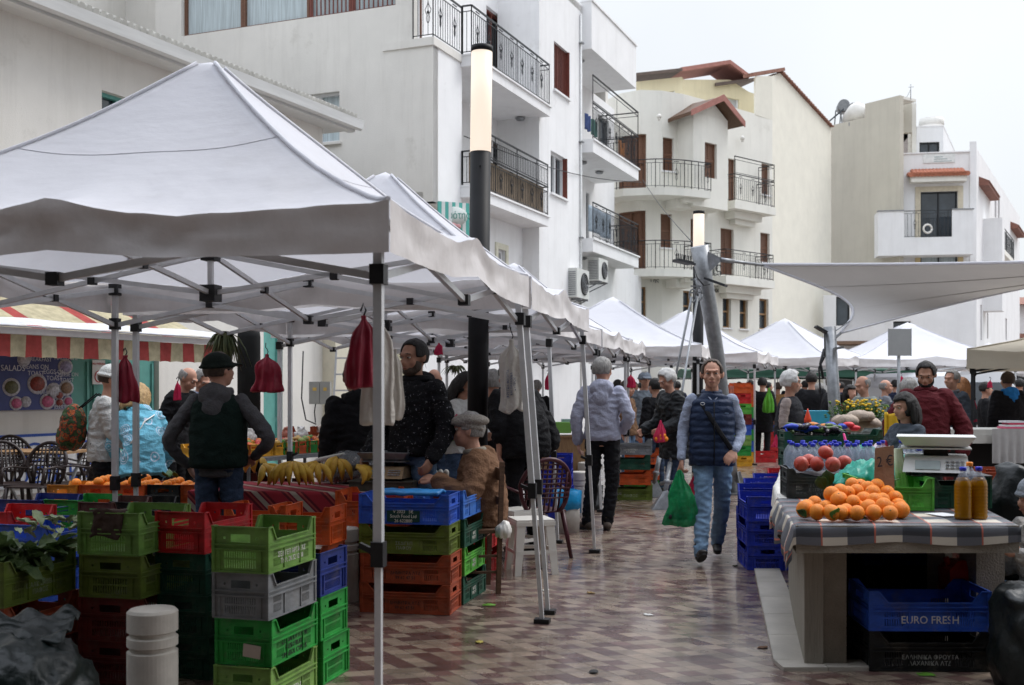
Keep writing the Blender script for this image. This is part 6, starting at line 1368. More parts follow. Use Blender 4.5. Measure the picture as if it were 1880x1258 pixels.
for i, (cc, rr, w) in enumerate(disp):
    if i == 0: rows = [(0.14,.05)]
    else: rows = [(a_, b_) for a_ in (-.14,-.06,.03,.12) for b_ in (-.08,0,.08)]
    for k, (a_, b_) in enumerate(rows):
        R2 = Matrix.Rotation(rr, 2); p = cc + R2 @ Vector((a_, b_)); hgt = .73+(.035 if (k % 3 == 1) else 0)+R.uniform(0,.015)-(.02 if i > 2 else 0)
        fruit(om_me, 'orange', 'orange lying in display crate %s' % ['one','two','three','four','five'][i], (p.x, p.y, hgt), .041, 'orange', 'oranges in the display crates behind the vendor')
    if i > 2:
        for k in range(4):
            q = MB(); q.M = Matrix.Translation((cc.x+R.uniform(-.1,.1), cc.y+R.uniform(-.15,.1), .80)) @ Matrix.Rotation(R.uniform(0,6), 4, 'Z') @ Matrix.Rotation(.6, 4, 'X'); q.grid(lambda a, b: ((a-.5)*.05*sin(b*pi), b*.09, .01*sin(a*pi)), 4, 5)
            tag(q.build('leaf', M_leaf), 'green citrus leaf on the oranges of display crate %s' % ['four','five'][i-3], 'leaf', 'citrus leaves')
# middle: centre stacks
stack('the short pile left of the banana table', 527, 7.35, ['orange','rust','dgreen'], 12, size=(.44,.30,.25), end=False)
stack('the short pile in front of the bananas', 606, 7.3, ['orange','rust','black'], 12, size=(.44,.30,.248), end=False)
stack('the pile behind the white post, orange on dark red', 742, 8.0, ['orange','dred','dred'], 12, size=(.52,.36,.26), end=False, txt=None)
stack('the pile behind the light blue topped one', 832, 8.35, ['orange','dred','dred'], 12, size=(.42,.32,.26), end=False)
sc_, cc_, rc_ = stack('the four high pile in the middle foreground', 826, 7.5, ['blue','olive','rust','rust'], 11, size=(.635,.33,.2), end=False, txt={0: ('V 2023   5€\nSouth Food Ltd\n26 622800', WT), 1: ('ΣΕΔΙΓΕΠ\nΠΑΦΟΥ', (.3,.34,.25)), 2: ('ΔΗΜΗΤΡΑ ΛΤΔ\n99 62 47 51', DK), 3: ('ΔΗΜΗΤΡΑ ΛΤΔ\n99 62 47 51', DK)})
q = MB(); q.box((-.115,-.1672,.016),(.115,-.1655,.092)); q.build('label_plate', mat('label_green', (.012,.05,.045), .4), sc_[0])
for o_ in sc_[0].children:
    if o_.name.startswith('printed'): o_.location.y -= .0105
stack('the pile with light blue top at the wooden chair', 852, 7.85, ['lblue','dgreen','apple','dgreen'], 13, size=(.60,.37,.2), txt={1: ('ΦΡΕΣ\nΦΡΟΥΤ', WT), 2: ('ΦΡΕΣ\nΦΡΟΥΤ', WT), 3: ('ΦΡΕΣ\nΦΡΟΥΤ', WT)})
stack('behind the wooden chair legs', 893, 9.1, ['red','red'], 13, size=(.4,.3,.2))
sh_ = stack('in the pair of piles behind the vendor', 700, 11.0, ['blue'], 10, z0=.3, size=(.5,.3,.2))
b_ = thing('blue_cloth', 'folded blue plastic sheet lying in the blue crate of the middle pile', 'plastic sheet', (cc_.x, cc_.y, .80), rc_)
q = MB(); q.grid(lambda u, v: ((u-.5)*.44, (v-.5)*.22, .012+.02*sin(v*pi)+.012*noise.noise(Vector((u*6,v*4,2)))), 26, 10); q.build('sheet', mat('blue_sheet', (.03,.20,.48), .35, .2, 5), b_); modmesh(b_.children[0], ('SOLIDIFY', dict(thickness=.02)))
# right hand piles
stack('the royal blue front pile beside the counter', 1450, 9.36, ['royal']*3, 2, size=(.55,.345,.205))
for i, (px, Y, n, w) in enumerate(((1441, 9.96, 3, .36), (1448, 10.6, 3, .36), (1462, 11.25, 3, .36))): stack('the %s royal blue pile beside the counter' % ['second','third','fourth'][i], px, Y, ['royal']*n, 4, size=(.55,w,.21))
stack('the last pile beside the counter with a red top', 1482, 11.95, ['red','royal','royal'], 6, size=(.5,.36,.212))
# far piles
stack('the four high pile right of the hooded man', 1196, 15.3, ['grey','dgreen','orange','olive'], 6, size=(.59,.4,.205), end=False, txt={0: ('ΛΕΥΚΟΝΟΙΚΟ\nΚΥΠΡΟΣ', WT), 3: ('ΠΑΦΟΣ', (.3,.35,.2))})
stack('the orange pile just behind the four high pile', 1210, 16.0, ['orange','orange','green'], 6, size=(.5,.4,.22), end=False)
stack('the red and black pile left of the hooded man', 1079, 15.9, ['red','black','orange'], 8, size=(.5,.36,.23))
stack('the dark blue pile behind the maroon plastic chair', 1026, 12.2, ['royal','royal','royal'], 6, size=(.5,.36,.2))
stack('the small blue pile by the wooden box', 1050, 12.9, ['royal']*4, 6, size=(.4,.26,.19))
stack('the tall coloured tower behind the walking man', 1380, 22.0, ['orange','red','apple','dred','blue','lgreen','green','lblue'][:7]+['yellow'], 0, size=(.5,.34,.205), det=False)
stack('the orange pair on the right of the coloured tower', 1384, 23.0, ['orange','orange','green','navy','green','blue','yellow'], 0, size=(.4,.5,.23), det=False)
stack('the red tower by the white haired man', 1436, 24.4, ['amber','blue','red','red','red'], 0, size=(.5,.3,.2), det=False)
stack('the low orange pair on the wet ground right of the tower', 1425, 23.2, ['red'], 0, size=(.36,.5,.22), end=True, det=False)
stack('the pile beyond the waxed coat man', 1226, 22, ['apple','blue','blue','apple','blue','dgreen'], 0, size=(.4,.36,.22), det=False)
for i, (px, c) in enumerate(((1822,'dred'),(1846,'rust'),(1872,'rust'))): stack('the %s red pile behind the counter' % ['left','middle','right'][i], px, 9.2+.3*i, [c]*3, 4, size=(.4,.26,.27), end=True)
# ================================================================== LEFT FOREGROUND THINGS
def lathe_bollard(px, Y, label, h=.53, r=.112):
    T = thing('bollard', label, 'bollard', ((px-CX)/F*Y, Y, 0), 0, 'pale stone bollards along the walkway')
    g = .012; z1, z2 = h-.105, h-.17
    q = MB(); q.lathe([(0,0),(r,0),(r,z2-.022),(r-g,z2-.016),(r-g,z2),(r,z2+.006),(r,z1-.022),(r-g,z1-.016),(r-g,z1),(r,z1+.006),(r,h-.014),(r-.012,h-.002),(r-.03,h),(0,h+.004)], n=40); q.sm = [False]*len(q.sm); q.build('column', M_bollard, T); return T
lathe_bollard(280, 5.05, 'nearest pale stone bollard at the bottom left'); lathe_bollard(630, 8.05, 'pale bollard half hidden between the two middle crate piles')
lathe_bollard(1066, 13.5, 'pale bollard just left of the hooded man\'s legs'); lathe_bollard(1076, 15.2, 'farther pale bollard hidden by the hooded man')
def soft(name, label, cat, rings, m, loc, rz=0, amp=.03, fr=(6,6,9), seed=0, parts='bag', thick=0, group=None, n=36, sm=1):
    T = thing(name, label, cat, loc, rz, group); q = MB(); q.lathe([(0, rings[0][1])]+list(rings)+[(0, rings[-1][1])] if thick == 0 else rings, n=n, sx=1)
    o = q.build(parts, m, T)
    modmesh(o, ('SUBSURF', dict(levels=sm)))
    folds(o, amp, fr, seed); return T, o
M_gbag = mat('black_bin_liner', (.005,.007,.007), .42, .4, 4, bump=.5, bscale=14, spec=.35)
M_cbag = mat('clear_green_liner', (.006,.011,.010), .38, .5, 3, bump=.4, bscale=12, spec=.4)
T, o = soft('rubbish_bag', 'bulging dark green rubbish bag at the bottom left corner', 'rubbish bag', [(.28,.01),(.42,.12),(.44,.3),(.40,.45),(.30,.56),(.14,.62)], M_cbag, W(28,0,4.62)*Vector((1,1,0)), amp=.045, seed=3, sm=2)
T.scale = (.74,.7,.80); 
q = MB(); q.grid(lambda u, v: ((u-.5)*.75-.1, -.05+.3*v, .60+.10*v+.07*noise.noise(Vector((u*5,v*5,1)))), 30, 14); q.build('loose_flap', M_cbag, T); modmesh(T.children[1], ('SOLIDIFY', dict(thickness=.004)))
# leafy greens
def leafpile(label, c, rx, ry, z, n, m, size=.12, name='leafy_greens', group=None, loose=.06, cat='vegetables'):
    T = thing(name, label, cat, (c[0], c[1], z), c[2] if len(c) > 2 else 0, group); q = MB()
    for i in range(n):
        x, y = R.uniform(-rx, rx), R.uniform(-ry, ry); zz = (1-(x/rx)**2*.6-(y/ry)**2*.6)*loose
        q.M = Matrix.Translation((x, y, zz)) @ Matrix.Rotation(R.uniform(0, 6.3), 4, 'Z') @ Matrix.Rotation(R.uniform(-.5, .9), 4, 'X'); s = size*R.uniform(.7, 1.3); b = R.uniform(.2, .6); k = R.uniform(0,9)
        q.grid(lambda a, v: ((a-.5)*s*.55*(sin(v*pi*.9+.15)**.7), v*s, s*(b*v*v*-.5+.25*abs(a-.5)+.06*sin(v*14+k)*abs(a-.5)*2)), 5, 7)
        q.tube([(0,0,0),(0,s*.5,-s*b*.1),(0,s*.95,-s*b*.42)], [.006*s/.12,.004*s/.12,.001], 5)
    q.build('leaves', m, T); return T
M_chard = mat('chard_leaf', (.045,.10,.028), .5, .5, 18, bump=.4, bscale=60, col2=(.14,.20,.07), transl=.15); M_pale = mat('pale_stem', (.30,.36,.20), .5, .3, 12)
leafpile('heap of dark leafy greens in the olive crate at the left edge', (c4.x, c4.y, rz4), .22, .14, .60, 60, M_chard, .17, loose=.11)
leafpile('few pale green pods in the crates at the far left', (c4.x-.05, c4.y+.75, rz4), .2, .14, .70, 26, M_pale, .10, loose=.05)
T = thing('rag', 'brown rag hanging over the rim of the leaf green crate', 'rag', (c3.x, c3.y, .885), rz3)
q = MB(); q.grid(lambda u, v: (-.262-.006*(v > .3)-.012*noise.noise(Vector((u*5,v*5,0)))+(.06*(1-v/.25) if v < .25 else 0), .10-.17*u-.015*sin(v*4), .012 if v < .25 else .012-(v-.25)*.19+.01*sin(u*5)), 16, 16); q.build('cloth', mat('rag_brown', (.07,.045,.035), .95, .3, 12, bump=.5), T); modmesh(T.children[0], ('SOLIDIFY', dict(thickness=.008)))
# ================================================================== BANANA TABLE
T = thing('market_table', 'table under a red striped woven cloth with bananas and the grey scale', 'table', W(600, 0, 8.9)*Vector((1,1,0)), radians(-6))
q = MB(); q.box((-.95,-.42,.70),(.75,.45,.735)); q.build('table_top', M_wood, T)
for x in (-.9,.7):
    for y in (-.36,.4): q = MB(); q.box((x-.025,y-.025,0),(x+.025,y+.025,.70)); q.build('leg', M_wood, T)
mc = mat('red_stripe_cloth', (.28,.02,.03), .9, .1, 30, bump=.3, bscale=200); n_ = mc.node_tree.nodes; l_ = mc.node_tree.links.new; wv = n_.new('ShaderNodeTexWave'); wv.inputs['Scale'].default_value = 2.1; wv.inputs['Distortion'].default_value = .3; wv.bands_direction = 'DIAGONAL'
tcx = n_.new('ShaderNodeTexCoord'); l_(tcx.outputs['Object'], wv.inputs['Vector']); cr = n_.new('ShaderNodeValToRGB'); cr.color_ramp.interpolation = 'CONSTANT'; E = cr.color_ramp.elements; E[0].position = 0; E[0].color = (.30,.022,.035,1); E[1].position = .93; E[1].color = (.35,.30,.24,1)
for p_, c_ in ((.35,(.11,.012,.02,1)), (.62,(.33,.06,.05,1)), (.8,(.16,.015,.03,1))): e = E.new(p_); e.color = c_
l_(wv.outputs['Fac'], cr.inputs[0]); l_(cr.outputs[0], n_['Principled BSDF'].inputs['Base Color'])
q = MB(); q.grid(lambda u, v: ((u-.5)*1.74-.1, -.445-.0*v+(.90*(v-.3)/.7 if v > .3 else 0), .742 if v > .3 else .742-(.3-v)*.55+.012*sin(u*24)*(.3-v)), 60, 20); q.build('cloth', mc, T); modmesh(T.children[-1], ('SOLIDIFY', dict(thickness=.005)))
M_ban = mat('banana_skin', (.50,.27,.03), .5, .25, 14, col2=(.72,.48,.07)); M_btip = mat('banana_tip', (.05,.04,.02), .7)
def bananas(px, py, Y, n, label, spread=1.0, size=.19, tilt=0, rz=0):
    size *= 1.18; p = W(px, py, Y); T = thing('banana_bunch', label, 'bananas', p, rz, 'banana bunches on the striped cloth'); T.rotation_euler[0] = tilt
    n = max(3, int(n*.7))
    for i in range(n):
        f = (i/(n-1)-.5) if n > 1 else 0; q = MB(); a = f*1.75*spread+R.uniform(-.08,.08); size_ = size*R.uniform(.9,1.08)
        pts = []; rs = []
        for k in range(9):
            t = k/8; x = sin(a)*(.10+.74*t+.12*sin(t*pi))*size_; y = -cos(a*.7)*(.06+.50*sin(t*pi*.72))*size_; z = (.66*(1-t)**.85+.10*sin(t*pi))*size_+.022
            pts.append((x, y, z)); rs.append((.010,.016,.024,.028,.029,.028,.024,.015,.006)[k])
        q.tube(pts, rs, 7); q.k = 1; q.ball(pts[-1], .0062, 6, 4); q.build('banana', [M_ban, M_btip], T)
    q = MB(); q.tube([(0,.0,size*.60),(0,.012,size*.80)], [.022,.013], 8); q.build('stem', M_btip, T)
bananas(482, 893, 8.75, 7, 'banana bunch nearest the vendor\'s elbow', .8, rz=.9); bananas(478, 872, 9.1, 5, 'small banana bunch lying behind the first one', rz=-.4, size=.15)
bananas(538, 893, 8.7, 11, 'widest upright banana bunch, second in the row', 1.1, .21); bananas(585, 892, 8.75, 7, 'banana bunch in the middle of the cloth', .8, .20, rz=-.1)
bananas(620, 885, 8.85, 6, 'tall banana bunch against the coiled white hose', .7, .21, rz=.2); bananas(652, 893, 8.6, 3, 'lone pair of bananas lying flat near the scale', .4, .17, rz=1.3)
T = thing('plastic_sack', 'clear plastic sack with coiled white tubing behind the bananas', 'sack', W(628, 884, 9.15))
q = MB()
for i in range(9): q.tube([(.02*i-.12+.14*cos(t)*(1-.06*i), .03*sin(t*2), .10+.012*i+(.10-.008*i)*sin(t)) for t in [k*pi/14-.3 for k in range(20)]], .0085, 6)
q.build('tubing', M_grey_white, T)
q = MB(); q.lathe([(.26,0),(.27,.08),(.22,.16),(.12,.22),(.03,.25)], (0.05,0,0), 26, sy=.5); o_ = q.build('film', mat('clear_film', (.55,.58,.6), .12, .1, 3, alpha=.28, spec=.8), T); folds(o_, .02, (12,12,9))
def scale(label, loc, rz, body, s=1.0, tray=M_galv):
    T = thing('weighing_scale', label, 'scale', loc, rz, 'counter scales'); T.scale = (s,)*3
    q = MB(); q.hexa([(-.16,-.17,.02),(.16,-.17,.02),(.16,.15,.02),(-.16,.15,.02)], [(-.15,-.10,.10),(.15,-.10,.10),(.15,.14,.10),(-.15,.14,.10)]); o = q.build('housing', body, T); 
    q = MB(); q.hexa([(-.10,-.162,.035),(.02,-.162,.035),(.02,-.158,.04),(-.10,-.158,.04)], [(-.10,-.127,.078),(.02,-.127,.078),(.02,-.122,.078),(-.10,-.122,.078)]); q.build('display', mat('lcd', (.25,.30,.29), .2), T)
    for i in range(4):
        for j in range(3): q = MB(); y0 = -.155+j*.013; z0 = .044+j*.0148; x0 = .045+i*.024; q.box((x0,y0-.006,z0),(x0+.017,y0+.004,z0+.006)); q.build('key', mat('key_grey', (.4,.42,.45), .5), T)
    q = MB(); q.box((-.06,-.06,.10),(.06,.08,.135)); q.build('post', M_blackpl, T)
    q = MB(); q.box((-.17,-.13,.135),(.17,.15,.142)); 
    q.hexa([(-.15,-.12,.150),(.15,-.12,.150),(.15,.14,.150),(-.15,.14,.150)], [(-.19,-.16,.20),(.19,-.16,.20),(.19,.18,.20),(-.19,.18,.20)]); q.build('tray', tray, T)
    for x in (-.13,.13):
        for y in (-.13,.11): q = MB(); q.cyl((x,y),.014,.0,.022,10); q.build('foot', M_blackpl, T)
    return T
bx = thing('cardboard_box', 'flat dark box carrying the beige scale', 'box', W(712, 893, 8.7), radians(-10)); q = MB(); q.box((-.25,-.2,-.02),(.25,.2,.045)); q.box((-.26,-.21,.045),(.26,.21,.055)); q.build('carton', mat('dark_carton', (.07,.065,.05), .8), bx)
scale('beige counter scale with a steel tray beside the bananas', W(714, 889, 8.7)+Vector((0,0,.035)), radians(-14), mat('beige_abs', (.36,.25,.14), .5, .1), 1.08)
T = thing('carton_tray', 'small carton tray with eggs and tubs in front of the seated old man', 'tray', W(800, 888, 8.9)); q = MB(); q.box((-.18,-.1,0),(.1,.1,.07)); q.build('tray', mat('carton_tan', (.3,.2,.12), .8), T)
for i in range(6): q = MB(); q.ball((-.14+.045*i,0,.085),(.022,.022,.03)); q.build('egg', M_grey_white, T)
# wooden chair of the old man
CH = thing('wooden_chair', 'dark wooden chair seen side on under the old man in camel', 'chair', (W(905,0,8.45).x-.02, 8.50, 0), radians(12))
for x, y, h_ in ((.0,-.20,.98),(.0,.20,.98),(-.38,-.19,.45),(-.38,.19,.45)): q = MB(); q.bar((x+.02*(h_>.5),y,0),(x+(.05 if h_>.5 else 0),y,h_), .034); q.build('leg', M_wood, CH)
q = MB(); q.box((-.40,-.21,.45),(.03,.21,.475)); q.build('seat', M_wood, CH)
q = MB(); q.box((.03,-.2,.84),(.05,.2,.93)); q.box((.02,-.2,.66),(.04,.2,.72)); q.build('back_rail', M_wood, CH)
q = MB(); 
for z in (.16,.28): q.bar((-.37,-.19,z),(.01,-.19,z),.018)
q.bar((-.37,.19,.2),(.01,.19,.2),.018); q.build('stretcher', M_wood, CH)
T, o = soft('knotted_bag', 'pale cloth bundle tied to the back corner of the wooden chair', 'bag', [(.05,.0),(.07,.04),(.05,.09),(.02,.12)], M_grey_white, (W(925,0,8.45).x, 8.3, .42), amp=.02, fr=(20,20,20))
# white stools
def stool(label, X, Y, rz):
    T = thing('plastic_stool', label, 'stool', (X, Y, 0), rz, 'white plastic stools'); q = MB(); q.box((-.16,-.16,.43),(.16,.16,.45)); q.box((-.165,-.165,.40),(.165,-.150,.432)); q.box((-.165,.150,.40),(.165,.165,.432)); q.box((-.165,-.15,.40),(-.150,.15,.432)); q.box((.15,-.15,.40),(.165,.15,.432)); q.build('seat', M_grey_white, T)
    for sx in (-1,1):
        for sy in (-1,1):
            q = MB(); x0, y0 = sx*.16, sy*.16; x1, y1 = sx*.185, sy*.185
            q.hexa([(x1,y1,0),(x1-sx*.055,y1,0),(x1-sx*.055,y1-sy*.012,0),(x1,y1-sy*.012,0)], [(x0,y0,.41),(x0-sx*.075,y0,.41),(x0-sx*.075,y0-sy*.012,.41),(x0,y0-sy*.012,.41)])
            q.hexa([(x1,y1-sy*.0121,0),(x1-sx*.012,y1-sy*.0121,0),(x1-sx*.012,y1-sy*.055,0),(x1,y1-sy*.055,0)], [(x0,y0-sy*.0121,.41),(x0-sx*.012,y0-sy*.0121,.41),(x0-sx*.012,y0-sy*.075,.41),(x0,y0-sy*.075,.41)]); q.build('leg', M_grey_white, T)
    q = MB()
    for s_ in (-1,1): q.box((-.165,s_*.172-.004,.17),(.165,s_*.172+.004,.20)); q.box((s_*.172-.004,-.165,.171),(s_*.172+.004,.165,.199))
    q.build('brace', M_grey_white, T)
stool('nearer white plastic stool right of the wooden chair', W(975,0,9.25).x, 9.3, radians(14)); stool('farther white plastic stool mostly hidden by the nearer one', W(948,0,10.0).x, 10.0, radians(40))
# maroon plastic chair, round back
def pchair(label, X, Y, rz, m, group, legs='plastic'):
    T = thing('plastic_chair', label, 'chair', (X, Y, 0), rz, group)
    q = MB(); q.grid(lambda u, v: ((u-.5)*.46, (v-.5)*.44, .43-.02*sin(u*pi)*sin(v*pi)), 8, 8); o = q.build('seat', m, T); modmesh(o, ('SOLIDIFY', dict(thickness=.018)))
    q = MB(); q.tube([(.25*cos(t)*(1 if sin(t) > 0 else .94), .22+.10*max(0,sin(t))+.02, .63+.27*sin(t)) for t in [pi*(-.28+1.56*k/24) for k in range(25)]], .021, 8)
    for i in range(9):
        x = -.19+.0475*i; zt = .63+.25*sqrt(max(0,1-(x/.24)**2)); q.tube([(x,.22,.43),(x,.27,.6),(x,.32,zt)], .011, 5, flat=.4)
    for i in range(8): z = .55+.043*i; w = .23*sqrt(max(0,1-((z-.63)/.27)**2)); q.tube([(-w,.27+(z-.6)*.18,z),(0,.29+(z-.6)*.18,z),(w,.27+(z-.6)*.18,z)], .008, 5)
    q.build('backrest', m, T)
    for s_ in (-1,1):
        q = MB(); q.tube([(s_*.235,.24,.60),(s_*.27,.0,.64),(s_*.26,-.2,.63),(s_*.25,-.23,.45)], .02, 8, flat=.6); q.build('armrest', m, T)
        for y, yy in ((-.2,-.24),(.2,.28)): q = MB(); q.tube([(s_*.2,y,.42),(s_*.25,yy,.0)], [.024,.018], 8); q.build('leg', m, T)
    return T
M_mar = mat('maroon_plastic', (.06,.013,.018), .4, .1, 6); M_cafe = mat('cafe_plastic', (.03,.02,.018), .45, .2, 8)
pchair('maroon plastic armchair with a round lattice back behind the seated old man', W(978,0,10.2).x, 10.2, radians(205), M_mar, 'plastic chairs')
for i, (px, Y, rz, lb) in enumerate(((40,15.2,180,'brown lattice cafe chair with its back to the wall panel'), (12,13.0,35,'brown cafe chair at the left edge in front of the table'), (62,12.7,-10,'brown cafe chair seen from behind in front of the table'), (128,13.1,-60,'brown cafe chair to the right of the cafe table'), (150,14.6,-120,'brown cafe chair behind the right end of the cafe table'))):
    pchair(lb, W(px,0,Y).x, Y, radians(rz), M_cafe, 'plastic chairs')
T = thing('cafe_table', 'cafe table with a wooden top and crossed metal legs', 'table', (W(70,0,13.8).x, 13.8, 0), radians(-8)); q = MB(); q.box((-.62,-.38,.735),(.5,.38,.765)); q.build('table_top', M_tan_wood, T)
for s_ in (-1,1): q = MB(); q.bar((s_*.4,-.3,.735),(s_*.4,.3,0),.03); q.bar((s_*.4+.03,.3,.735),(s_*.4+.03,-.3,0),.03); q.build('leg', M_galv, T)
q = MB(); q.box((.2,-.15,.767),(.4,.05,.80)); tag(q.build('ashtray', M_blackpl, None, loc=(W(70,0,13.8).x,13.8,0)), 'small black box on the cafe table', 'box')
# fronds and dark banner column behind the vendor
T = thing('dark_column', 'dark cloth wrapped column behind the vendor in the cap', 'column', (W(457,0,12.5).x,12.5,0)); q = MB(); q.lathe([(.13,0),(.13,2.1),(.12,2.2)], n=16, sx=1.0, sy=.8); q.build('column', mat('dark_cloth', (.012,.013,.013), .9, .3, 5, bump=.5, bscale=10), T)
def fronds(label, px, py, Y, n, ln, m, drop=1.0):
    T = thing('hanging_leaves', label, 'plant', W(px, py, Y))
    q = MB()
    for i in range(n):
        a = R.uniform(0, 6.28); r = ln*R.uniform(.5,1); k = R.uniform(.2,.8); w = R.uniform(.008,.016)
        pts = [Vector((cos(a)*r*t*k, sin(a)*r*t*k, ln*.25*sin(t*2.2)*k-drop*r*t*t)) for t in (0,.25,.5,.75,1)]
        q.tube(pts, [w*.6,w,w,w*.8,.002], 4, flat=.3)
    q.build('leaves', m, T); return T
M_frond = mat('frond', (.035,.055,.018), .6, .5, 9, col2=(.12,.13,.05))
fronds('drooping bundle of long dark leaves hanging above the vendor\'s cap', 412, 615, 9.6, 110, .34, M_frond); fronds('tuft of green leaves hanging near the first lamp post', 838, 675, 13.5, 40, .3, M_frond, .5); fronds('thin green sprig hanging under the third canopy', 765, 652, 11.5, 14, .2, M_frond)
# hanging bags
def hang(label, px, ptop, pbot, w, Y, m, hook=0, rz=0, cat='bag', seed=0, taper=.45, txt=None, n=30):
    top = W(px, ptop, Y); h = (pbot-ptop)/F*Y; ww = w/F*Y/2*.88
    T = thing('hanging_bag', label, cat, (top.x, top.y, top.z-h), rz, 'bags hanging from the canopies')
    prof = [(ww*.93,0),(ww*1.0,h*.03),(ww*.97,h*.2),(ww*.92,h*.45),(ww*.85,h*.62),(ww*(taper+.25),h*.76),(ww*.30,h*.88),(ww*.10,h*.935),(ww*.26,h)]
    if cat == 'carrier bag': prof = [(ww*.86,0),(ww*1.0,h*.08),(ww*.98,h*.26),(ww*.84,h*.45),(ww*.64,h*.62),(ww*.42,h*.77),(ww*.2,h*.9),(ww*.12,h)]
    q = MB(); q.lathe([(0,0)]+prof+[(0,h*.99)], n=n, sy=.42); o = q.build('bag', m, T); modmesh(o, ('SUBSURF', dict(levels=1)))
    for v in o.data.vertices:
        p = v.co; f = 1-p.z/h; a = atan2(p.y/.42, p.x); r = 1+.13*sin(a*5+seed)*(.35+f*.3)+.13*abs(sin(a*2+seed))*f+.2*noise.noise(Vector((p.x*14+seed,p.y*14,p.z*5))); r *= 1+.22*noise.noise(Vector((cos(a)*1.3+seed, sin(a)*1.3, p.z/h*2.2))); v.co = Vector((p.x*r+ .10*h*(1-p.z/h)*noise.noise(Vector((seed*3.1,p.z/h*1.5,2))), p.y*r*(1+.3*sin(a*7+seed)), p.z+.10*h*(1-p.z/h)*noise.noise(Vector((p.x/ww*1.2,seed,0)))))
    folds(o, ww*.10, (16,16,7), seed*2.3)
    if hook:
        q = MB(); z1 = h+hook/F*Y; q.tube([(0,0,h*.97),(.012,0,h+.02),(0,0,h+.05),(-.012,0,h+(z1-h)*.6),(-.01,0,z1)], .0045, 5); q.build('hook', M_iron, T)
    if txt:
        t_ = text_obj(txt, h*.045, mat('bag_ink', (.15,.17,.28), .7), T, face_matrix((0, -ww*.50, h*.38), UP, (-1,0,0)), sx=1, thick=.002)
    return T
PK = mat('pink_bag', (.55,.02,.09), .35, .2, 6, bump=.4, bscale=20, transl=.3); RD = mat('dark_red_bag', (.26,.015,.035), .4, .2, 6, bump=.4, bscale=18, transl=.2); CT = mat('cotton_bag', (.60,.57,.52), .9, .06, 8, bump=.5, bscale=40, transl=.15)
hang('crimson plastic bag bundle hanging on the left tent leg', 230, 652, 740, 44, 7.9, RD, 12, seed=1); hang('crimson plastic bag bundle hanging right of the capped vendor', 490, 650, 720, 56, 10.6, RD, 20, seed=2)
hang('large dark crimson bag bundle hanging beside the nearest tent leg', 667, 578, 712, 68, 5.0, RD, 10, rz=.4, seed=3, taper=.55)
hang('long off white cotton bag hanging behind the nearest tent leg', 697, 578, 782, 62, 5.1, CT, 108, seed=4, taper=.6, txt='ΛΑΪΚΗ ΑΓΟΡΑ\nΠΑΦΟΥ'); hang('second off white bag just right of the nearest tent leg', 726, 640, 770, 30, 5.3, CT, 0, seed=9, taper=.8)
hang('off white cotton bag with printed lettering hanging from the second canopy', 939, 622, 756, 46, 8.3, CT, 38, seed=5, taper=.85, txt='ΦΡΕΣΚΑ ΦΡΟΥΤΑ\nΚΑΙ ΛΑΧΑΝΙΚΑ\nΚΥΠΡΟΥ')
for i, (px, a, b, w, Y, lb) in enumerate(((806,630,652,18,13.5,'small pink bag knot under the third canopy, left of the lamp'), (1006,686,716,14,14,'pink bag hanging behind the twin legs'), (1158,688,712,18,17,'pink bag hanging above the rucksack woman'), (326,700,735,16,12.2,'pink bag hanging before the bald man in black'), (1760,690,706,9,20,'far pink bag hanging by the ginger woman'), (1655,690,705,10,21,'far pink bag hanging behind the sign post'), (1818,698,712,10,18,'far pink bag hanging beside the slim man in black'), (1790,735,775,9,17,'pink bags hanging low at the beige canopy pole'), (1318,690,705,10,22,'far pink bag above the walking man\'s shoulder'), (605,812,835,14,9.6,'pink bag hanging at the edge of the vegetable table'), (700,800,832,20,9.8,'pink bag hanging by the bearded vendor'))): hang(lb, px, a, b, w, Y, PK, 6, seed=i)
# bags in hands
GB = mat('green_carrier', (.02,.34,.13), .22, .4, 9, bump=.9, bscale=26, transl=.5, alpha=.72, spec=.7); PB = mat('pink_carrier', (.70,.06,.16), .3, .2, 7, bump=.5, bscale=20, transl=.45, alpha=.85)
hang('translucent green carrier bag with dark produce in the walking man\'s hand', 1248, 862, 966, 64, 9.75, GB, 0, seed=2, taper=.62, cat='carrier bag'); hang('pink carrier bag behind the green one in the walking man\'s hand', 1275, 868, 930, 30, 9.95, PB, 0, seed=5, taper=.7, cat='carrier bag')
T = thing('produce', 'dark vegetables lying in the green carrier bag', 'vegetables', W(1248, 958, 9.75)); 
for i in range(5): q = MB(); q.ball((-.09+.045*i, .0, .045+.01*(i%2)), (.035,.04,.035)); q.build('vegetable', mat('dark_veg', (.015,.02,.02), .4), T)
hang('pink carrier bag of oranges held by the man in the waxed coat', 1213, 772, 812, 27, 14.2, PB, 0, seed=3, taper=.6, cat='carrier bag'); hang('pink carrier bag in the hands of the woman in white', 838, 760, 802, 34, 12.0, PB, 0, seed=4, taper=.5, cat='carrier bag')
hang('green and white carrier bag below the pink one of the woman in white', 820, 774, 808, 50, 12.15, mat('lime_carrier', (.12,.42,.04), .35, .3, 6, transl=.3), 0, seed=6, taper=.7, cat='carrier bag'); hang('green and blue carrier bag on the arm of the coated person beyond the tower', 1412, 712, 758, 22, 23.5, mat('lime_carrier', (.12,.42,.04)), 0, seed=7, cat='carrier bag'); hang('pink bag in the hand of the white haired man in the knitted vest', 1425, 798, 822, 17, 12.7, PB, 0, seed=8, cat='carrier bag')
for i in range(5): fruit(om_me, 'orange', 'orange inside the pink carrier bag of the coated man', W(1206+i*4, 806-(i%2)*6, 14.2), .036, 'orange', 'oranges in the pink carrier bag')
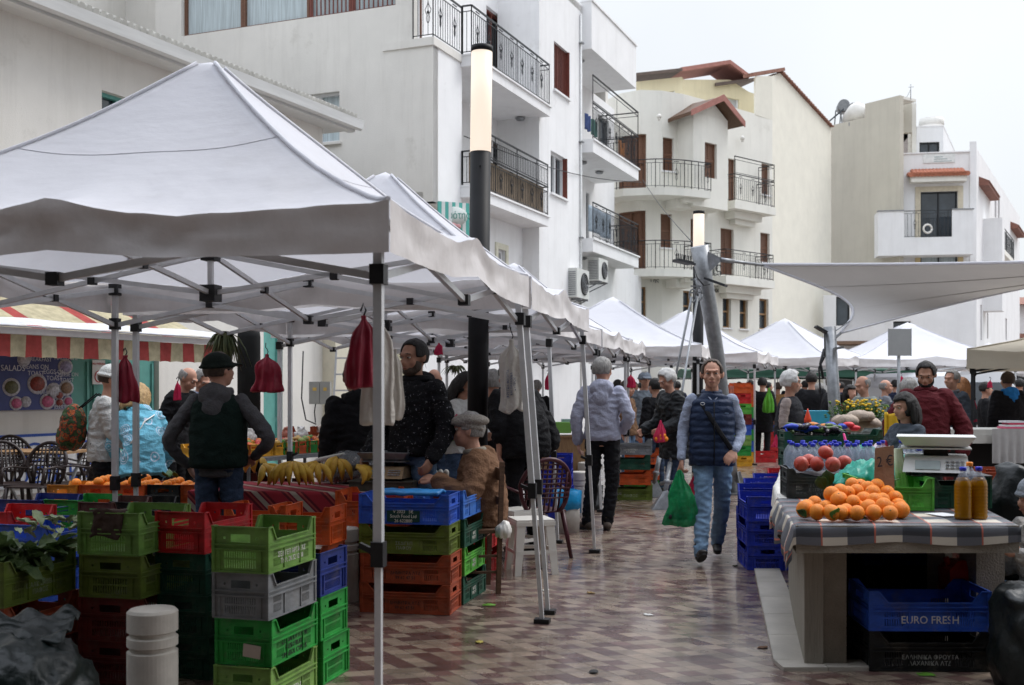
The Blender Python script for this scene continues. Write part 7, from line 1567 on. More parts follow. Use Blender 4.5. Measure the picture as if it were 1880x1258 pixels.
# bin with blue liner
T = thing('waste_bin', 'white bin with a bright blue liner folded over its rim', 'bin', (W(1042,0,11.9).x, 11.9, 0)); q = MB(); q.lathe([(0,0),(.125,0),(.14,.42),(.135,.42),(.12,.02)], n=26); q.build('bin', M_bollard, T)
q = MB(); q.lathe([(.148,.24),(.155,.34),(.150,.44),(.13,.45),(.10,.40)], n=40); o_ = q.build('liner', mat('blue_liner', (.02,.35,.70), .3, .2, 6, bump=.5, bscale=20, transl=.3), T)
for v in o_.data.vertices: v.co.z -= .09*noise.noise(Vector((v.co.x*9, v.co.y*9, 2)))*(1 if v.co.z < .3 else .1); v.co.x *= 1+.1*noise.noise(v.co*14)
q = MB(); bk_ = thing('black_tub', 'stack of black tubs behind the white bollard', 'tub', (W(1086,0,14.2).x, 14.2, 0)); q.lathe([(.13,0),(.15,.07),(.135,.075),(.15,.15),(.135,.155),(.15,.23),(.14,.235),(.15,.3)], n=20); q.build('tubs', M_blackpl, bk_)
T = thing('wooden_counter', 'brown wooden counter with green and clear tubs under the fourth canopy', 'counter', (W(1050,0,15.5).x,15.5,0)); q = MB(); q.box((-.42,-.2,.35),(.18,.3,.86)); q.box((-.44,-.22,.86),(.2,.32,.88)); q.build('body', M_tan_wood, T)
T = thing('tub', 'lime green tub on the wooden counter', 'tub', W(1026,783,15.4)); q = MB(); q.hexa([(-.2,-.12,-.09),(.16,-.12,-.09),(.16,.12,-.09),(-.2,.12,-.09)], [(-.23,-.15,.06),(.19,-.15,.06),(.19,.15,.06),(-.23,.15,.06)]); q.build('tub', mat('lime_tub', (.25,.55,.12), .4), T)
T = thing('tub', 'clear tub beside the lime green one', 'tub', W(1044,780,15.6)); q = MB(); q.hexa([(-.1,-.12,-.09),(.16,-.12,-.09),(.16,.12,-.09),(-.1,.12,-.09)], [(-.1,-.15,.08),(.19,-.15,.08),(.19,.15,.08),(-.1,.15,.08)]); q.build('tub', mat('clear_tub', (.4,.5,.58), .3), T)
# ================================================================== VEGETABLE ROW at the back left
T = thing('market_table', 'long trestle table with a row of small coloured crates by the yard gate', 'table', W(560,0,12.4)*Vector((1,1,0)), radians(-10)+pi*0)
a_ = W(420,0,10.9); b2_ = W(700,0,13.2); fT = Fr([a_[:2], b2_[:2]])
q = MB(); fT.box(q, 0, fT.len, -.9, 0.05, .79, .83); T.rotation_euler[2] = 0; q.build('table_top', M_galv, T)
for s_ in (.4, 1.3, 2.2, 3.0): q = MB(); q.bar(fT.pt(s_,-.1,0), fT.pt(s_,-.1,.79), .03); q.build('leg', M_galv, T)
own(T)
cols = ['orange','yellow','yellow','yellow','green','orange','green','orange','lblue','red','yellow','orange']
produce = [(.55,.12,.03),(.5,.3,.08),(.25,.3,.08),(.6,.18,.03),(.12,.25,.05),(.6,.2,.03),(.5,.06,.04),(.35,.2,.1)]
for k in range(2):
    for i, c in enumerate(cols):
        s_ = .12+i*(fT.len-.3)/12; p = fT.pt(s_+.13, -.22-.36*k, .832); d_ = fT.p[1]-fT.p[0]
        cr_ = cols[(i*5+k*3) % 12]; ang = atan2(d_.y, d_.x)
        crate(cr_ if k else c, 'small %s crate, %s of the %s row on the vegetable table' % (NAME.get(cr_ if k else c, cr_ if k else c), ['first','second','third','fourth','fifth','sixth','seventh','eighth','ninth','tenth','eleventh','twelfth'][i], 'back' if k else 'front'), p, ang+pi/2, (.34,.26,.13), det=False)
        T = thing('produce_heap', 'mixed produce heap in the %s crate of the %s row' % (['first','second','third','fourth','fifth','sixth','seventh','eighth','ninth','tenth','eleventh','twelfth'][i], 'back' if k else 'front'), 'vegetables', p+Vector((0,0,.09)), ang, 'produce on the vegetable table')
        cpr = produce[(i*3+k) % 8]; q = MB()
        for _ in range(9): q.ball((R.uniform(-.09,.09), R.uniform(-.12,.12), R.uniform(0,.05)), (.036,.03,.03), 8, 6)
        o_ = q.build('vegetables', mat('produce_%d' % ((i*3+k) % 8), cpr, .5, .3, 12), T); remesh(o_, .012, 1)
for i, (px, py, w, c) in enumerate(((560,772,.34,'rust'),(592,768,.3,'rust'),(470,798,.3,'orange'),(622,778,.3,'red'))): stack('standing upright at the back of the vegetable table, %s' % ['first','second','at the left end','by the dark hooded figure'][i], px+22, 13.4, [c], 0, size=(w,.2,.24), end=False, z0=.83, det=False)
for i in range(9):
    p = fT.pt(.6+i*.32, -.82-.05*(i%2), .90); T, o_ = soft('produce_bag', 'clear bag of nuts or onions standing %s on the vegetable table' % ['first','second','third','fourth','fifth','sixth','seventh','eighth','ninth'][i], 'bag', [(.07,.0),(.09,.05),(.08,.11),(.03,.15),(.05,.18)], mat('net_bag_%d'%(i%3), [(.5,.42,.36),(.34,.1,.06),(.55,.53,.5)][i%3], .5, .4, 30), p, amp=.02, fr=(20,20,20), seed=i, n=14)
# dark red tubs below that table
stack('in the shade under the vegetable table, left', 560, 12.2, ['dred','dred'], 0, size=(.6,.4,.3), end=False, det=False); stack('in the shade under the vegetable table, right', 680, 12.9, ['dred','dred'], 0, size=(.6,.4,.3), end=False, det=False)
# ================================================================== CURVED CONCRETE BENCH with goods
ZT = .80
Lp = [Vector(v) for v in ((1.50,5.9),(1.72,7.2),(1.98,8.4),(2.28,9.5),(2.62,10.8),(3.05,12.3),(3.6,13.9))]
Rp = [Vector(v) for v in ((2.68,5.9),(2.88,7.0),(3.12,8.1),(3.42,9.1),(3.76,10.3),(4.18,11.7),(4.72,13.2))]
T = thing('concrete_counter', 'long curved concrete counter on the right with a deep dark space underneath', 'counter', (0,0,0))
q = MB(); q.prism([tuple(p) for p in Lp]+[tuple(p) for p in Rp[::-1]], .655, ZT); q.build('slab', M_concrete, T)
fLw = Fr([(p.x+.10+.0, p.y+(.21 if i == 0 else 0)) for i, p in enumerate(Lp)], flip=-1)
q = MB(); fLw.box(q, 0, fLw.len, -.10, 0, 0, .654); q.build('side_wall', mat('board_concrete', (.29,.265,.22), .9, .14, 6, bump=.5, bscale=26, stretch=(4,4,.25)), T)
q = MB(); q.box((1.70,6.11,0),(1.83,6.36,.654)); q.build('leg', M_concrete, T)
q = MB(); q.box((2.62,6.3,0),(2.78,6.55,.654)); q.build('leg', M_concrete, T)
q = MB(); q.box((2.0,7.75,0),(3.0,7.9,.654)); q.build('light_block_wall', M_concrete, T)  # added across the underside to stop light leaking in from behind
fRw = Fr([(p.x-.12, p.y+(.7 if i == 0 else 0)) for i, p in enumerate(Rp)], flip=1); q = MB(); fRw.box(q, 0, fRw.len, -.10, 0, 0, .654); q.build('side_wall', M_concrete, T)  # right side wall, also added to keep the space under the slab dark
kb = thing('marble_kerb', 'pale marble strip on the paving along the foot of the counter', 'kerb', (0,0,0))
q = MB(); n = 5
for i in range(n):
    a, b = i/n, (i+.992)/n; A0, A1 = Vector((1.453,6.20)), Vector((2.03,9.35)); B0, B1 = Vector((1.70,6.20)), Vector((2.24,9.35))
    p = [A0.lerp(A1,a), B0.lerp(B1,a), B0.lerp(B1,b), A0.lerp(A1,b)]; q.hexa([(v.x,v.y,.0) for v in p], [(v.x,v.y,.022) for v in p])
for i in range(3):
    x0 = 1.453+i*.245 if i else 1.453; q.hexa([(x0,6.196,0),(x0+.243,6.196,0),(x0+.25,6.02+.0,0),(x0+.01,6.02,0)][::-1], [(x0,6.196,.022),(x0+.243,6.196,.022),(x0+.25,6.02,.022),(x0+.01,6.02,.022)][::-1])
q.build('slabs', M_marble, kb)
tag(kb, kind='structure') if False else None
# checked cloth
mc = mat('check_cloth', (.5,.46,.4), .45, .1, 30, bump=.15, bscale=300, spec=.5); n_ = mc.node_tree.nodes; l_ = mc.node_tree.links.new; b_ = n_['Principled BSDF']
uvn = n_.new('ShaderNodeUVMap'); chk = n_.new('ShaderNodeSeparateXYZ'); l_(uvn.outputs[0], chk.inputs[0])
def mt(op, a, b=None):
    k = n_.new('ShaderNodeMath'); k.operation = op
    for i, x in enumerate((a, b)):
        if x is None: continue
        if isinstance(x, (int, float)): k.inputs[i].default_value = x
        else: l_(x, k.inputs[i])
    return k.outputs[0]
fx = mt('FRACT', mt('DIVIDE', chk.outputs[0], .28)); fy = mt('FRACT', mt('DIVIDE', chk.outputs[1], .28))
gx = mt('LESS_THAN', fx, .5); gy = mt('LESS_THAN', fy, .5); both = mt('ADD', gx, gy)
line = mt('MAXIMUM', mt('LESS_THAN', mt('ABSOLUTE', mt('SUBTRACT', fx, .5)), .016), mt('LESS_THAN', mt('ABSOLUTE', mt('SUBTRACT', fy, .5)), .016))
rib = mt('MULTIPLY', mt('SINE', mt('MULTIPLY', chk.outputs[0], 700)), .12)
cr = n_.new('ShaderNodeValToRGB'); cr.color_ramp.interpolation = 'CONSTANT'; E = cr.color_ramp.elements; E[0].position = 0; E[0].color = (.60,.55,.46,1); E[1].position = .3; E[1].color = (.12,.125,.14,1); e = E.new(.75); e.color = (.045,.05,.06,1)
l_(mt('DIVIDE', both, 2.2), cr.inputs[0]); mxl = n_.new('ShaderNodeMixRGB'); mxl.inputs[2].default_value = (.45,.12,.08,1); l_(line, mxl.inputs[0]); l_(cr.outputs[0], mxl.inputs[1]); l_(mxl.outputs[0], b_.inputs['Base Color'])
T = thing('tablecloth', 'shiny black and cream checked oilcloth draped over the near end of the counter', 'tablecloth', (0,0,0))
def edge(P, y):
    for a, b in zip(P, P[1:]):
        if y <= b.y or b is P[-1]: t = (y-a.y)/(b.y-a.y); return a.x+(b.x-a.x)*t
NU, NV = 70, 60; vs = []; uv = []
for j in range(NV+1):
    for i in range(NU+1):
        a = i/NU; b = j/NV
        u_ = -.17+1.42*a; v_ = -.10+1.65*b        # cloth coordinates in metres; u from left edge, v from front edge
        y = 5.9+max(0, v_); x = edge(Lp, max(5.9, y))+max(0, u_); w_ = edge(Rp, y)-edge(Lp, y); z = ZT+.006
        if v_ < 0: y = 5.9-.008-.004*sin(u_*20); z = ZT+.004+v_*(1+.10*sin(u_*9))
        if u_ < 0: x = edge(Lp, max(5.9,y))-.012-.045*abs(sin(v_*13+.6*sin(v_*5)))*min(1,-u_/.1); z = min(z, ZT+.004+u_*(1+.30*sin(v_*9))) if v_ >= 0 else z+u_
        if u_ > w_: x = edge(Rp, y)+.01; z = min(z, ZT+.004-(u_-w_))
        if 0 < u_ < w_ and v_ > 0: z += .004*abs(noise.noise(Vector((u_*7,v_*7,1))))
        vs.append((x, y, z)); uv.append((u_+.02*noise.noise(Vector((u_*2,v_*2,0))), v_+.06))
me = bpy.data.meshes.new('cloth'); fs = [(j*(NU+1)+i, j*(NU+1)+i+1, (j+1)*(NU+1)+i+1, (j+1)*(NU+1)+i) for j in range(NV) for i in range(NU)]; me.from_pydata(vs, [], fs)
ul = me.uv_layers.new(name='UVMap')
for lp in me.loops: ul.data[lp.index].uv = uv[lp.vertex_index]
for p in me.polygons: p.use_smooth = True
me.materials.append(mc); o = bpy.data.objects.new('cloth', me); C.objects.link(o); o.parent = T
# white cloth over the far left rim
T = thing('white_cloth', 'white sheet folded over the left rim of the counter behind the checked cloth', 'cloth', (0,0,0))
q = MB(); q.grid(lambda u, v: (edge(Lp, 7.3+5.6*u)-.012-.02*abs(sin(u*40))*v+ (0 if v > .15 else .12*(1-v/.15)), 7.3+5.6*u, ZT+.008 if v < .15 else ZT+.006-(v-.15)*.22*(1+.2*sin(u*23))), 60, 8); q.build('cloth', mat('sheet_white', (.62,.60,.55), .8, .06, 8, bump=.3), T)
# crates on the counter
def bc(c, px, Y, label, size, head=8, txt=None, tcol=WT, z=ZT+.012):
    a = radians(head); u = Vector((sin(a), cos(a))); v = Vector((-cos(a), sin(a))); X = (px-CX)/F*Y
    c2 = Vector((X, Y))+u*size[1]/2+v*size[0]/2; return crate(c, label, (c2.x, c2.y, z), -a, size, txt, tcol, group='crates on the counter'), c2, -a
g1, gc, gr_ = bc('dgrey', 1586, 7.25, 'dark grey crate of pomegranates on the counter', (.49,.34,.19), 6, 'ΣΕ ΛΕΜΟΝΙΩΝ\nΕΣΠΕΡΙΔΟΕΙΔΗ\nΚΥΠΡΟΥ', (.20,.20,.19))
g2, g2c, g2r = bc('leaf', 1716, 6.5, 'leaf green crate behind the oranges on the counter', (.44,.40,.19), 4); g2.rotation_euler[2] += 0; g2.material_slots[0].material = plastic('apple'); g2['label'] = 'bright green crate behind the oranges on the counter'
g3, g3c, g3r = bc('dgreen', 1822, 6.65, 'dark green crate carrying the white scale on the counter', (.36,.40,.185), 4)
s_eg, ec, er = stack('the eggplant pile on the counter', 1556, 10.2, ['dgreen','dgreen'], 5, size=(.57,.38,.165), end=False, z0=ZT, txt={0: ('ΧΟΝΔΡΙΚΗ', (.5,.5,.45))})
bc('royal', 1600, 9.6, 'blue and purple crate left edge behind the bottles', (.1,.3,.2), 5) if False else None
stack('the dark pair beyond the teal bags', 1622, 11.5, ['dgreen'], 5, size=(.42,.3,.2), end=False, z0=ZT+.1)
pm = MB(); pm.ball((0,0,0), (1,1,.93), 22, 14); pm.tube([(0,0,.85),(0,0,1.15)], [.16,.26], 8); pm_me = pm.mesh('pomegranate', M_pom)
for i, (px, py, Y) in enumerate(((1471,852,7.32),(1500,852,7.40),(1529,853,7.30),(1550,850,7.42),(1516,831,7.42),(1484,847,7.5))):
    p = W(px, py, Y); fruit(pm_me, 'pomegranate', ['leftmost pomegranate in the front of the pile','second pomegranate from the left','pomegranate with the dark crown facing the viewer','rightmost pomegranate in the pile','topmost pomegranate resting on the others','pomegranate half hidden behind the leftmost one'][i], p, .051, 'pomegranate', 'pomegranates on the grey crate')
q = MB(); q.grid(lambda u, v: (gc.x+(u-.5)*.46, gc.y+(v-.5)*.30, ZT+.165+.018*noise.noise(Vector((u*4,v*4,0)))), 16, 10); t_ = q.build('paper_liner', mat('dark_liner', (.05,.045,.05), .7), None); tag(t_, 'dark liner under the pomegranates in the grey crate', 'liner')
# oranges: three layers heaped
oc = []; 
front = [(1478,935,6.12),(1500,942,6.05),(1527,947,6.02),(1553,945,6.08),(1573,953,6.0),(1604,952,6.02),(1634,953,6.0),(1654,940,6.15),(1544,955,6.02)]
lay = [(1482,930,6.3),(1516,935,6.25),(1545,937,6.25),(1576,938,6.22),(1606,937,6.22),(1632,935,6.25),(1650,930,6.3),(1495,925,6.4),
       (1540,917,6.25),(1566,922,6.2),(1586,918,6.3),(1557,905,6.35),(1543,903,6.35),(1573,903,6.4),(1606,920,6.2),(1620,918,6.3),(1602,905,6.35),(1593,897,6.42),(1579,892,6.5),(1629,905,6.4),(1610,893,6.45),(1527,908,6.3),(1643,915,6.35),(1565,890,6.5),(1594,932,6.15),(1622,930,6.12)]
for i, (px, py, Y) in enumerate(front+lay):
    p = W(px, py, Y); r = .046; p.z = max(p.z, ZT+.012+r*.94)
    fruit(om_me, 'orange', 'orange in the big heap at the near end of the counter', p, r*R.uniform(.86,1.10), 'orange', 'oranges heaped on the checked cloth')
for i, (px, py, Y, s_, lb) in enumerate(((1533,952,5.98,.085,'pale green orange leaf at the front of the heap'), (1478,948,6.0,.06,'dark leaf at the left end of the orange heap'), (1513,897,6.5,.10,'dark green sprig behind the orange heap on the left'), (1522,890,6.55,.10,'second leaf of the sprig behind the orange heap'), (1640,893,6.5,.06,'small leaf among the rear oranges'))):
    q = MB(); q.grid(lambda a, b: ((a-.5)*s_*.75*sin(b*pi)**.7, .02*sin(b*3), b*s_-.02*abs(a-.5)), 6, 8); q.tube([(0,0,0),(0,.02,s_*.5),(0,.0,s_)], .0018, 4)
    o_ = q.build('leaf', mat('leaf_bright', (.10,.24,.03), .4, .3, 20) if i in (0,) else M_leaf, None, loc=W(px, py, Y)); o_.rotation_euler = (R.uniform(.2,.8), R.uniform(-.8,.8), R.uniform(-1,1)); modmesh(o_, ('SOLIDIFY', dict(thickness=.0015))); tag(o_, lb, 'leaf')
# bottles
M_pet = mat('clear_pet', (.34,.39,.48), .08, .05, 6, spec=.8, alpha=.38); M_oil = mat('olive_oil', (.36,.17,.004), .12, .15, 6, spec=.6, transl=.4); M_cap = mat('blue_cap', (.015,.03,.50), .4, .05, 5); M_capo = mat('orange_cap', (.8,.25,.02), .4); M_water = mat('bottle_fill', (.10,.13,.17), .15, .2, 6)
def bottle_me(h, r, fill, mf, cap):
    b = MB(); prof = [(r*.9,0),(r,.01)]
    nb = 9
    for i in range(nb): z = .02+h*.58*i/nb; prof += [(r,z),(r*.955,z+h*.02),(r,z+h*.045)]
    prof += [(r,h*.64),(r*.85,h*.74),(r*.45,h*.86),(.014,h*.90),(.014,h*.93)]; b.lathe(prof, n=20)
    b = MB(); b.lathe([(x, z) for x, z in prof if z >= h*fill-.02], n=20)
    c = MB(); c.lathe([(r*.87,.0)]+[(x*.995, z) for x, z in prof[1:] if z < h*fill]+[(r*.5,h*fill)], n=20)
    k = MB(); k.lathe([(.018,h*.925),(.0185,h*.99),(.016,h)], n=16); return b.mesh('bottle_wall', M_pet), c.mesh('contents', mf), k.mesh('cap', cap)
BM = {'big': bottle_me(.31,.05,.3,M_water,M_cap), 'oil': bottle_me(.285,.046,.80,M_oil,M_cap), 'oilo': bottle_me(.30,.046,.12,M_water,M_capo), 'sm': bottle_me(.25,.038,.1,M_water,M_cap), 'smo': bottle_me(.22,.04,.7,M_oil,M_cap)}
def bottle(kind, label, x, y, z, group):
    T = thing('bottle', label, 'bottle', (x, y, z), R.uniform(0,6), group)
    for nm, me in zip(('bottle_wall','contents','cap'), BM[kind]): o = bpy.data.objects.new(nm, me); C.objects.link(o); o.parent = T
names = ['first','second','third','fourth','fifth','sixth','seventh','eighth','ninth','tenth','eleventh','twelfth']
for r_, (Y, n, x0, x1) in enumerate(((8.35,10,1462,1600),(8.6,10,1455,1612),(8.85,9,1450,1620))):
    for i in range(n):
        px = x0+(x1-x0)*i/(n-1); bottle('big', 'blue capped clear bottle, %s from the left in the %s row behind the pomegranates' % (names[i], ['front','middle','back'][r_]), (px-CX)/F*Y+R.uniform(-.012,.012), Y+R.uniform(-.02,.02), ZT+.006, 'blue capped bottles behind the pomegranates')
for i, (px, Y, k) in enumerate(((1663,7.9,'sm'),(1672,7.7,'sm'),(1683,7.9,'sm'),(1694,7.8,'smo'),(1688,7.6,'smo'),(1655,8.1,'sm'))): bottle(k, 'small blue capped bottle beside the white scale, number %d from the front sign' % (i+1) if False else 'small blue capped bottle, %s of the group left of the white scale' % names[i], (px-CX)/F*Y, Y, ZT+.10, 'small bottles left of the scale')
bottle('oil', 'left of the two ribbed bottles of golden olive oil at the counter edge', (1768-CX)/F*6.12, 6.12, ZT+.01, 'olive oil bottles'); bottle('oil', 'right of the two ribbed bottles of golden olive oil at the counter edge', (1797-CX)/F*6.14, 6.14, ZT+.01, 'olive oil bottles'); bottle('oilo', 'clear bottle with an orange cap behind the two oil bottles', (1780-CX)/F*6.3, 6.3, ZT+.01, 'olive oil bottles')
scale('white counter scale on the dark green crate', (g3c.x-.10, g3c.y-.02, ZT+.20), radians(-20), mat('white_abs', (.60,.60,.58), .4, .05), 1.18, mat('white_tray', (.66,.67,.66), .35, .04))
bd = thing('board', 'dark tray board between the dark green crate and the scale', 'board', (g3c.x-.03, g3c.y, ZT+.198), radians(-8)); q = MB(); q.box((-.24,-.21,0),(.22,.21,.008)); q.build('board', M_blackpl, bd)
# price card
T = thing('price_card', 'tall brown cardboard price card with a handwritten 2 euro price', 'sign', (0,0,0))
q = MB(); P = [W(1604,925,6.42), W(1643,925,6.40), W(1641,818,6.50), W(1607,823,6.50)]; n_off = Vector((0,.006,0)); q.add([*P, *[p+n_off for p in P]], [(0,1,2,3),(7,6,5,4),(0,4,5,1),(1,5,6,2),(2,6,7,3),(3,7,4,0)]); q.build('card', mat('cardboard', (.21,.115,.065), .85, .12, 12, bump=.2), T)
text_obj('2 €', .085, mat('pen_ink', (.02,.02,.03), .6), T, face_matrix(W(1625,848,6.465), (1,-.02,.12), (0,.15,1)), sx=.8, thick=.0005)
# teal bags, leeks
def drape(label, cx, cy, cz, rx, ry, h, m, seed, name='plastic_bag', cat='bag'):
    T = thing(name, label, cat, (cx, cy, cz)); q = MB()
    q.grid(lambda u, v: ((u-.5)*2*rx*(1+.15*noise.noise(Vector((v*4,seed,0)))), (v-.5)*2*ry*(1+.15*noise.noise(Vector((u*4,seed,3)))), h*(1-(2*u-1)**2)*(1-(2*v-1)**2)**.5 + h*.45*noise.noise(Vector((u*6+seed,v*6,0)))*(1-abs(2*u-1)) + h*.25*abs(noise.noise(Vector((u*14+seed,v*10,0))))), 34, 20)
    o = q.build('film', m, T); modmesh(o, ('SOLIDIFY', dict(thickness=.003))); return T
TL = mat('teal_film', (.05,.48,.36), .3, .15, 6, bump=.3, bscale=25, transl=.35)
drape('teal plastic bag slumped between the grey and the bright green crate', W(1598,0,6.9).x, 7.0, ZT+.13, .20, .14, .13, TL, 1); drape('teal plastic bag behind the price card', W(1655,0,7.2).x, 7.15, ZT+.13, .13, .12, .14, TL, 2)
drape('heap of teal bags left of the seated woman', W(1592,0,10.3).x, 10.35, ZT+.03, .22, .16, .16, TL, 4); drape('second heap of teal bags in front of the seated woman', W(1605,0,9.6).x, 9.7, ZT+.02, .2, .14, .11, TL, 6)
drape('red and white plastic bags right of the teal heap', W(1630,0,10.6).x, 10.7, ZT+.08, .2, .14, .12, mat('red_white_film', (.3,.02,.05), .35, .1, 9, col2=(.6,.6,.65), thresh=(.45,.52)), 8)
drape('blue and teal plastic bags by the woman\'s hands', W(1622,0,9.2).x, 9.3, ZT+.02, .14, .1, .1, mat('blue_film', (.02,.15,.5), .35, .2, 9, col2=(.05,.5,.5)), 9)
T = thing('leeks', 'pale leek stalks standing behind the price card', 'vegetables', (W(1654,0,6.8).x, 6.8, ZT+.12))
for i in range(3): q = MB(); q.tube([(.02*i-.01,0,0),(-.03+.012*i,.0,.24)], [.02,.016], 8); q.build('stalk', mat('leek', (.55,.60,.42), .5, .1, 5), T)
# eggplants and zucchini
T = thing('vegetable_heap', 'heap of eggplants and zucchini overflowing the dark green crate', 'vegetables', (ec.x, ec.y, ZT+.28), er)
Mz = [mat('eggplant', (.018,.012,.022), .25, .3, 6), mat('zucchini', (.035,.075,.02), .45, .4, 12, col2=(.12,.2,.05)), mat('blue_net', (.02,.05,.45), .5)]
for i in range(34):
    k = 0 if i % 5 else 2; k = 1 if i % 3 == 0 else k
    q = MB(); q.M = Matrix.Translation((R.uniform(-.24,.24), R.uniform(-.15,.15), R.uniform(.03,.10))) @ Matrix.Rotation(R.uniform(0,6.3), 4, 'Z') @ Matrix.Rotation(R.uniform(-.3,.3), 4, 'Y')
    q.tube([(-.08,0,0),(-.05,.0,.01),(.02,.01,.01),(.07,0,0),(.085,0,0)], [.008,.016,.026,.024,.008] if k != 1 else [.010,.018,.019,.018,.008], 8); q.build(['eggplant','zucchini','net_bag'][k], Mz[k], T)
# flowers, sacks, buckets on the far part of the counter
T = thing('flower_bunch', 'bunches of yellow flowers standing on the far end of the counter', 'flowers', W(1575, 778, 12.6))
q = MB()
for i in range(150):
    x, y = R.gauss(0,.15), R.uniform(-.12,.12); h = .13+R.uniform(0,.13); q.k = 0; q.tube([(x*.6,y,0),(x,y,h)], .004, 3)
    for _ in range(2): q.k = R.choice((0,0,1)); q.ball((x+R.uniform(-.03,.03), y, h*R.uniform(.4,1)), (.018,.016,.010), 5, 3, jit=.3)
    if R.random() < .4: q.k = 2; q.ball((x,y-.02,h+.012), (.019,.017,.012), 6, 4, jit=.2)
q.build('flowers', [M_leaf, mat('fern', (.12,.22,.04), .6), mat('yellow_petal', (.75,.48,.02), .6)], T)
for i, (px, py, w) in enumerate(((1552,772,.15),(1580,764,.15),(1590,776,.17),(1562,784,.14))):
    soft('produce_sack', ['small pale sack left of the flowers on the counter','pale sack stacked on top below the flowers','wide pale sack below the stacked one','front pale sack by the slim mast'][i], 'sack', [(w*.8,0),(w,.02),(w*.95,.07),(w*.5,.10)], mat('sack_beige', (.36,.29,.23), .8, .15, 10, bump=.4), W(px, py+8, 11.9+.15*i), amp=.02, fr=(12,12,12), seed=i, n=20, group='pale sacks on the counter')
T = thing('bucket', 'bright blue square tub left of the slim grey mast', 'tub', W(1500,778,12.9)); q = MB(); q.hexa([(-.11,-.09,0),(.11,-.09,0),(.11,.09,0),(-.11,.09,0)], [(-.13,-.11,.15),(.13,-.11,.15),(.13,.11,.15),(-.13,.11,.15)]); q.build('tub', mat('sky_blue_tub', (.06,.42,.62), .4), T)
T = thing('sauce_bottle', 'small red cone shaped bottle next to the blue tub', 'bottle', W(1483,776,12.0)); q = MB(); q.lathe([(.04,0),(.038,.04),(.012,.12),(.005,.15)], n=14); q.build('bottle', mat('cone_red', (.65,.06,.02), .4), T)
for i in range(10):
    q = MB(); q.M = Matrix.Translation(W(1470+i*11, 786-(i%3)*3, 11.2)); q.ball((0,0,0), (.06,.05,.03), 10, 6, jit=.1); c_ = R.choice(((.5,.02,.03),(.02,.05,.4),(.6,.2,.03),(.5,.45,.5))); tag(q.build('produce_packet', mat('packet_%d'%int(c_[0]*100), c_, .5, .4, 20)), 'coloured produce packet, %s from the left behind the eggplants' % names[i], 'packet', 'coloured packets behind the eggplants')
T = thing('crate_stand', 'pink upright tag handle between the bottles and the teal bags', 'tag', W(1556,830,9.0)); q = MB(); q.tube([(-.03,0,.15),(.0,0,.02),(.02,0,-.03)], [.008,.016,.02], 8); q.build('handle', mat('hot_pink', (.8,.03,.25), .4), T); T.name = 'pink_handle'
T = thing('yellow_cloth', 'bright yellow cloth beside the seated woman\'s shoulder', 'cloth', W(1640,795,11.2)); q = MB(); q.grid(lambda u, v: ((u-.5)*.18, .03*sin(u*9), (v-.3)*.3-.02*sin(u*5)), 10, 10); o_ = q.build('cloth', mat('yellow_cloth', (.65,.40,.02), .7), T); modmesh(o_, ('SOLIDIFY', dict(thickness=.03)))
pc = thing('paper_sheet', 'white paper lying on the checked cloth before the oil bottles', 'paper', (W(1738,0,6.25).x, 6.3, ZT+.013)); q = MB(); q.box((-.06,-.08,0),(.06,.08,.002)); q.build('sheet', M_whiteframe, pc); pc.rotation_euler[2] = .3
# under the counter
stack('the pair under the counter', 1822, 6.0, ['blue','black'], 1, size=(.655,.42,.215), end=False, jit=.003, txt={0: ('EURO FRESH', (.7,.7,.68)), 1: ('ΕΛΛΗΝΙΚΑ ΦΡΟΥΤΑ\nΛΑΧΑΝΙΚΑ ΛΤΔ', (.4,.4,.38))})
T = thing('jerrycan', 'red jerrycan in the shade under the counter', 'jerrycan', W(1752,1090,6.5)); q = MB(); q.prism([(-.06,-.09),(.06,-.09),(.06,.09),(-.06,.09)], 0, .15); q.hexa([(-.06,-.09,.1501),(.06,-.09,.1501),(.06,.09,.1501),(-.06,.09,.1501)], [(-.0,-.06,.20),(.06,-.06,.20),(.06,.06,.20),(-.0,.06,.20)]); q.tube([(-.03,0,.17),(-.05,0,.21)], .018, 8); q.build('can', mat('can_red', (.45,.02,.015), .4, .1), T)
stack('standing on black boxes deep under the counter', 1700, 7.2, ['blue','black','black'], 2, size=(.4,.3,.19), end=False)
T, o = soft('black_bag', 'black rubbish bag leaning behind the counter at the right edge', 'rubbish bag', [(.16,.0),(.22,.1),(.25,.35),(.22,.62),(.12,.85),(.05,.95)], M_gbag, (W(1868,0,7.0).x, 7.05, .12), amp=.04, seed=5, sm=2)
T, o = soft('black_bag', 'large black sack standing at the bottom right corner', 'rubbish bag', [(.22,.0),(.28,.1),(.30,.3),(.27,.5),(.25,.56),(.23,.55)], M_gbag, (W(1958,0,5.5).x, 5.65, -.06), amp=.035, seed=8, sm=2)
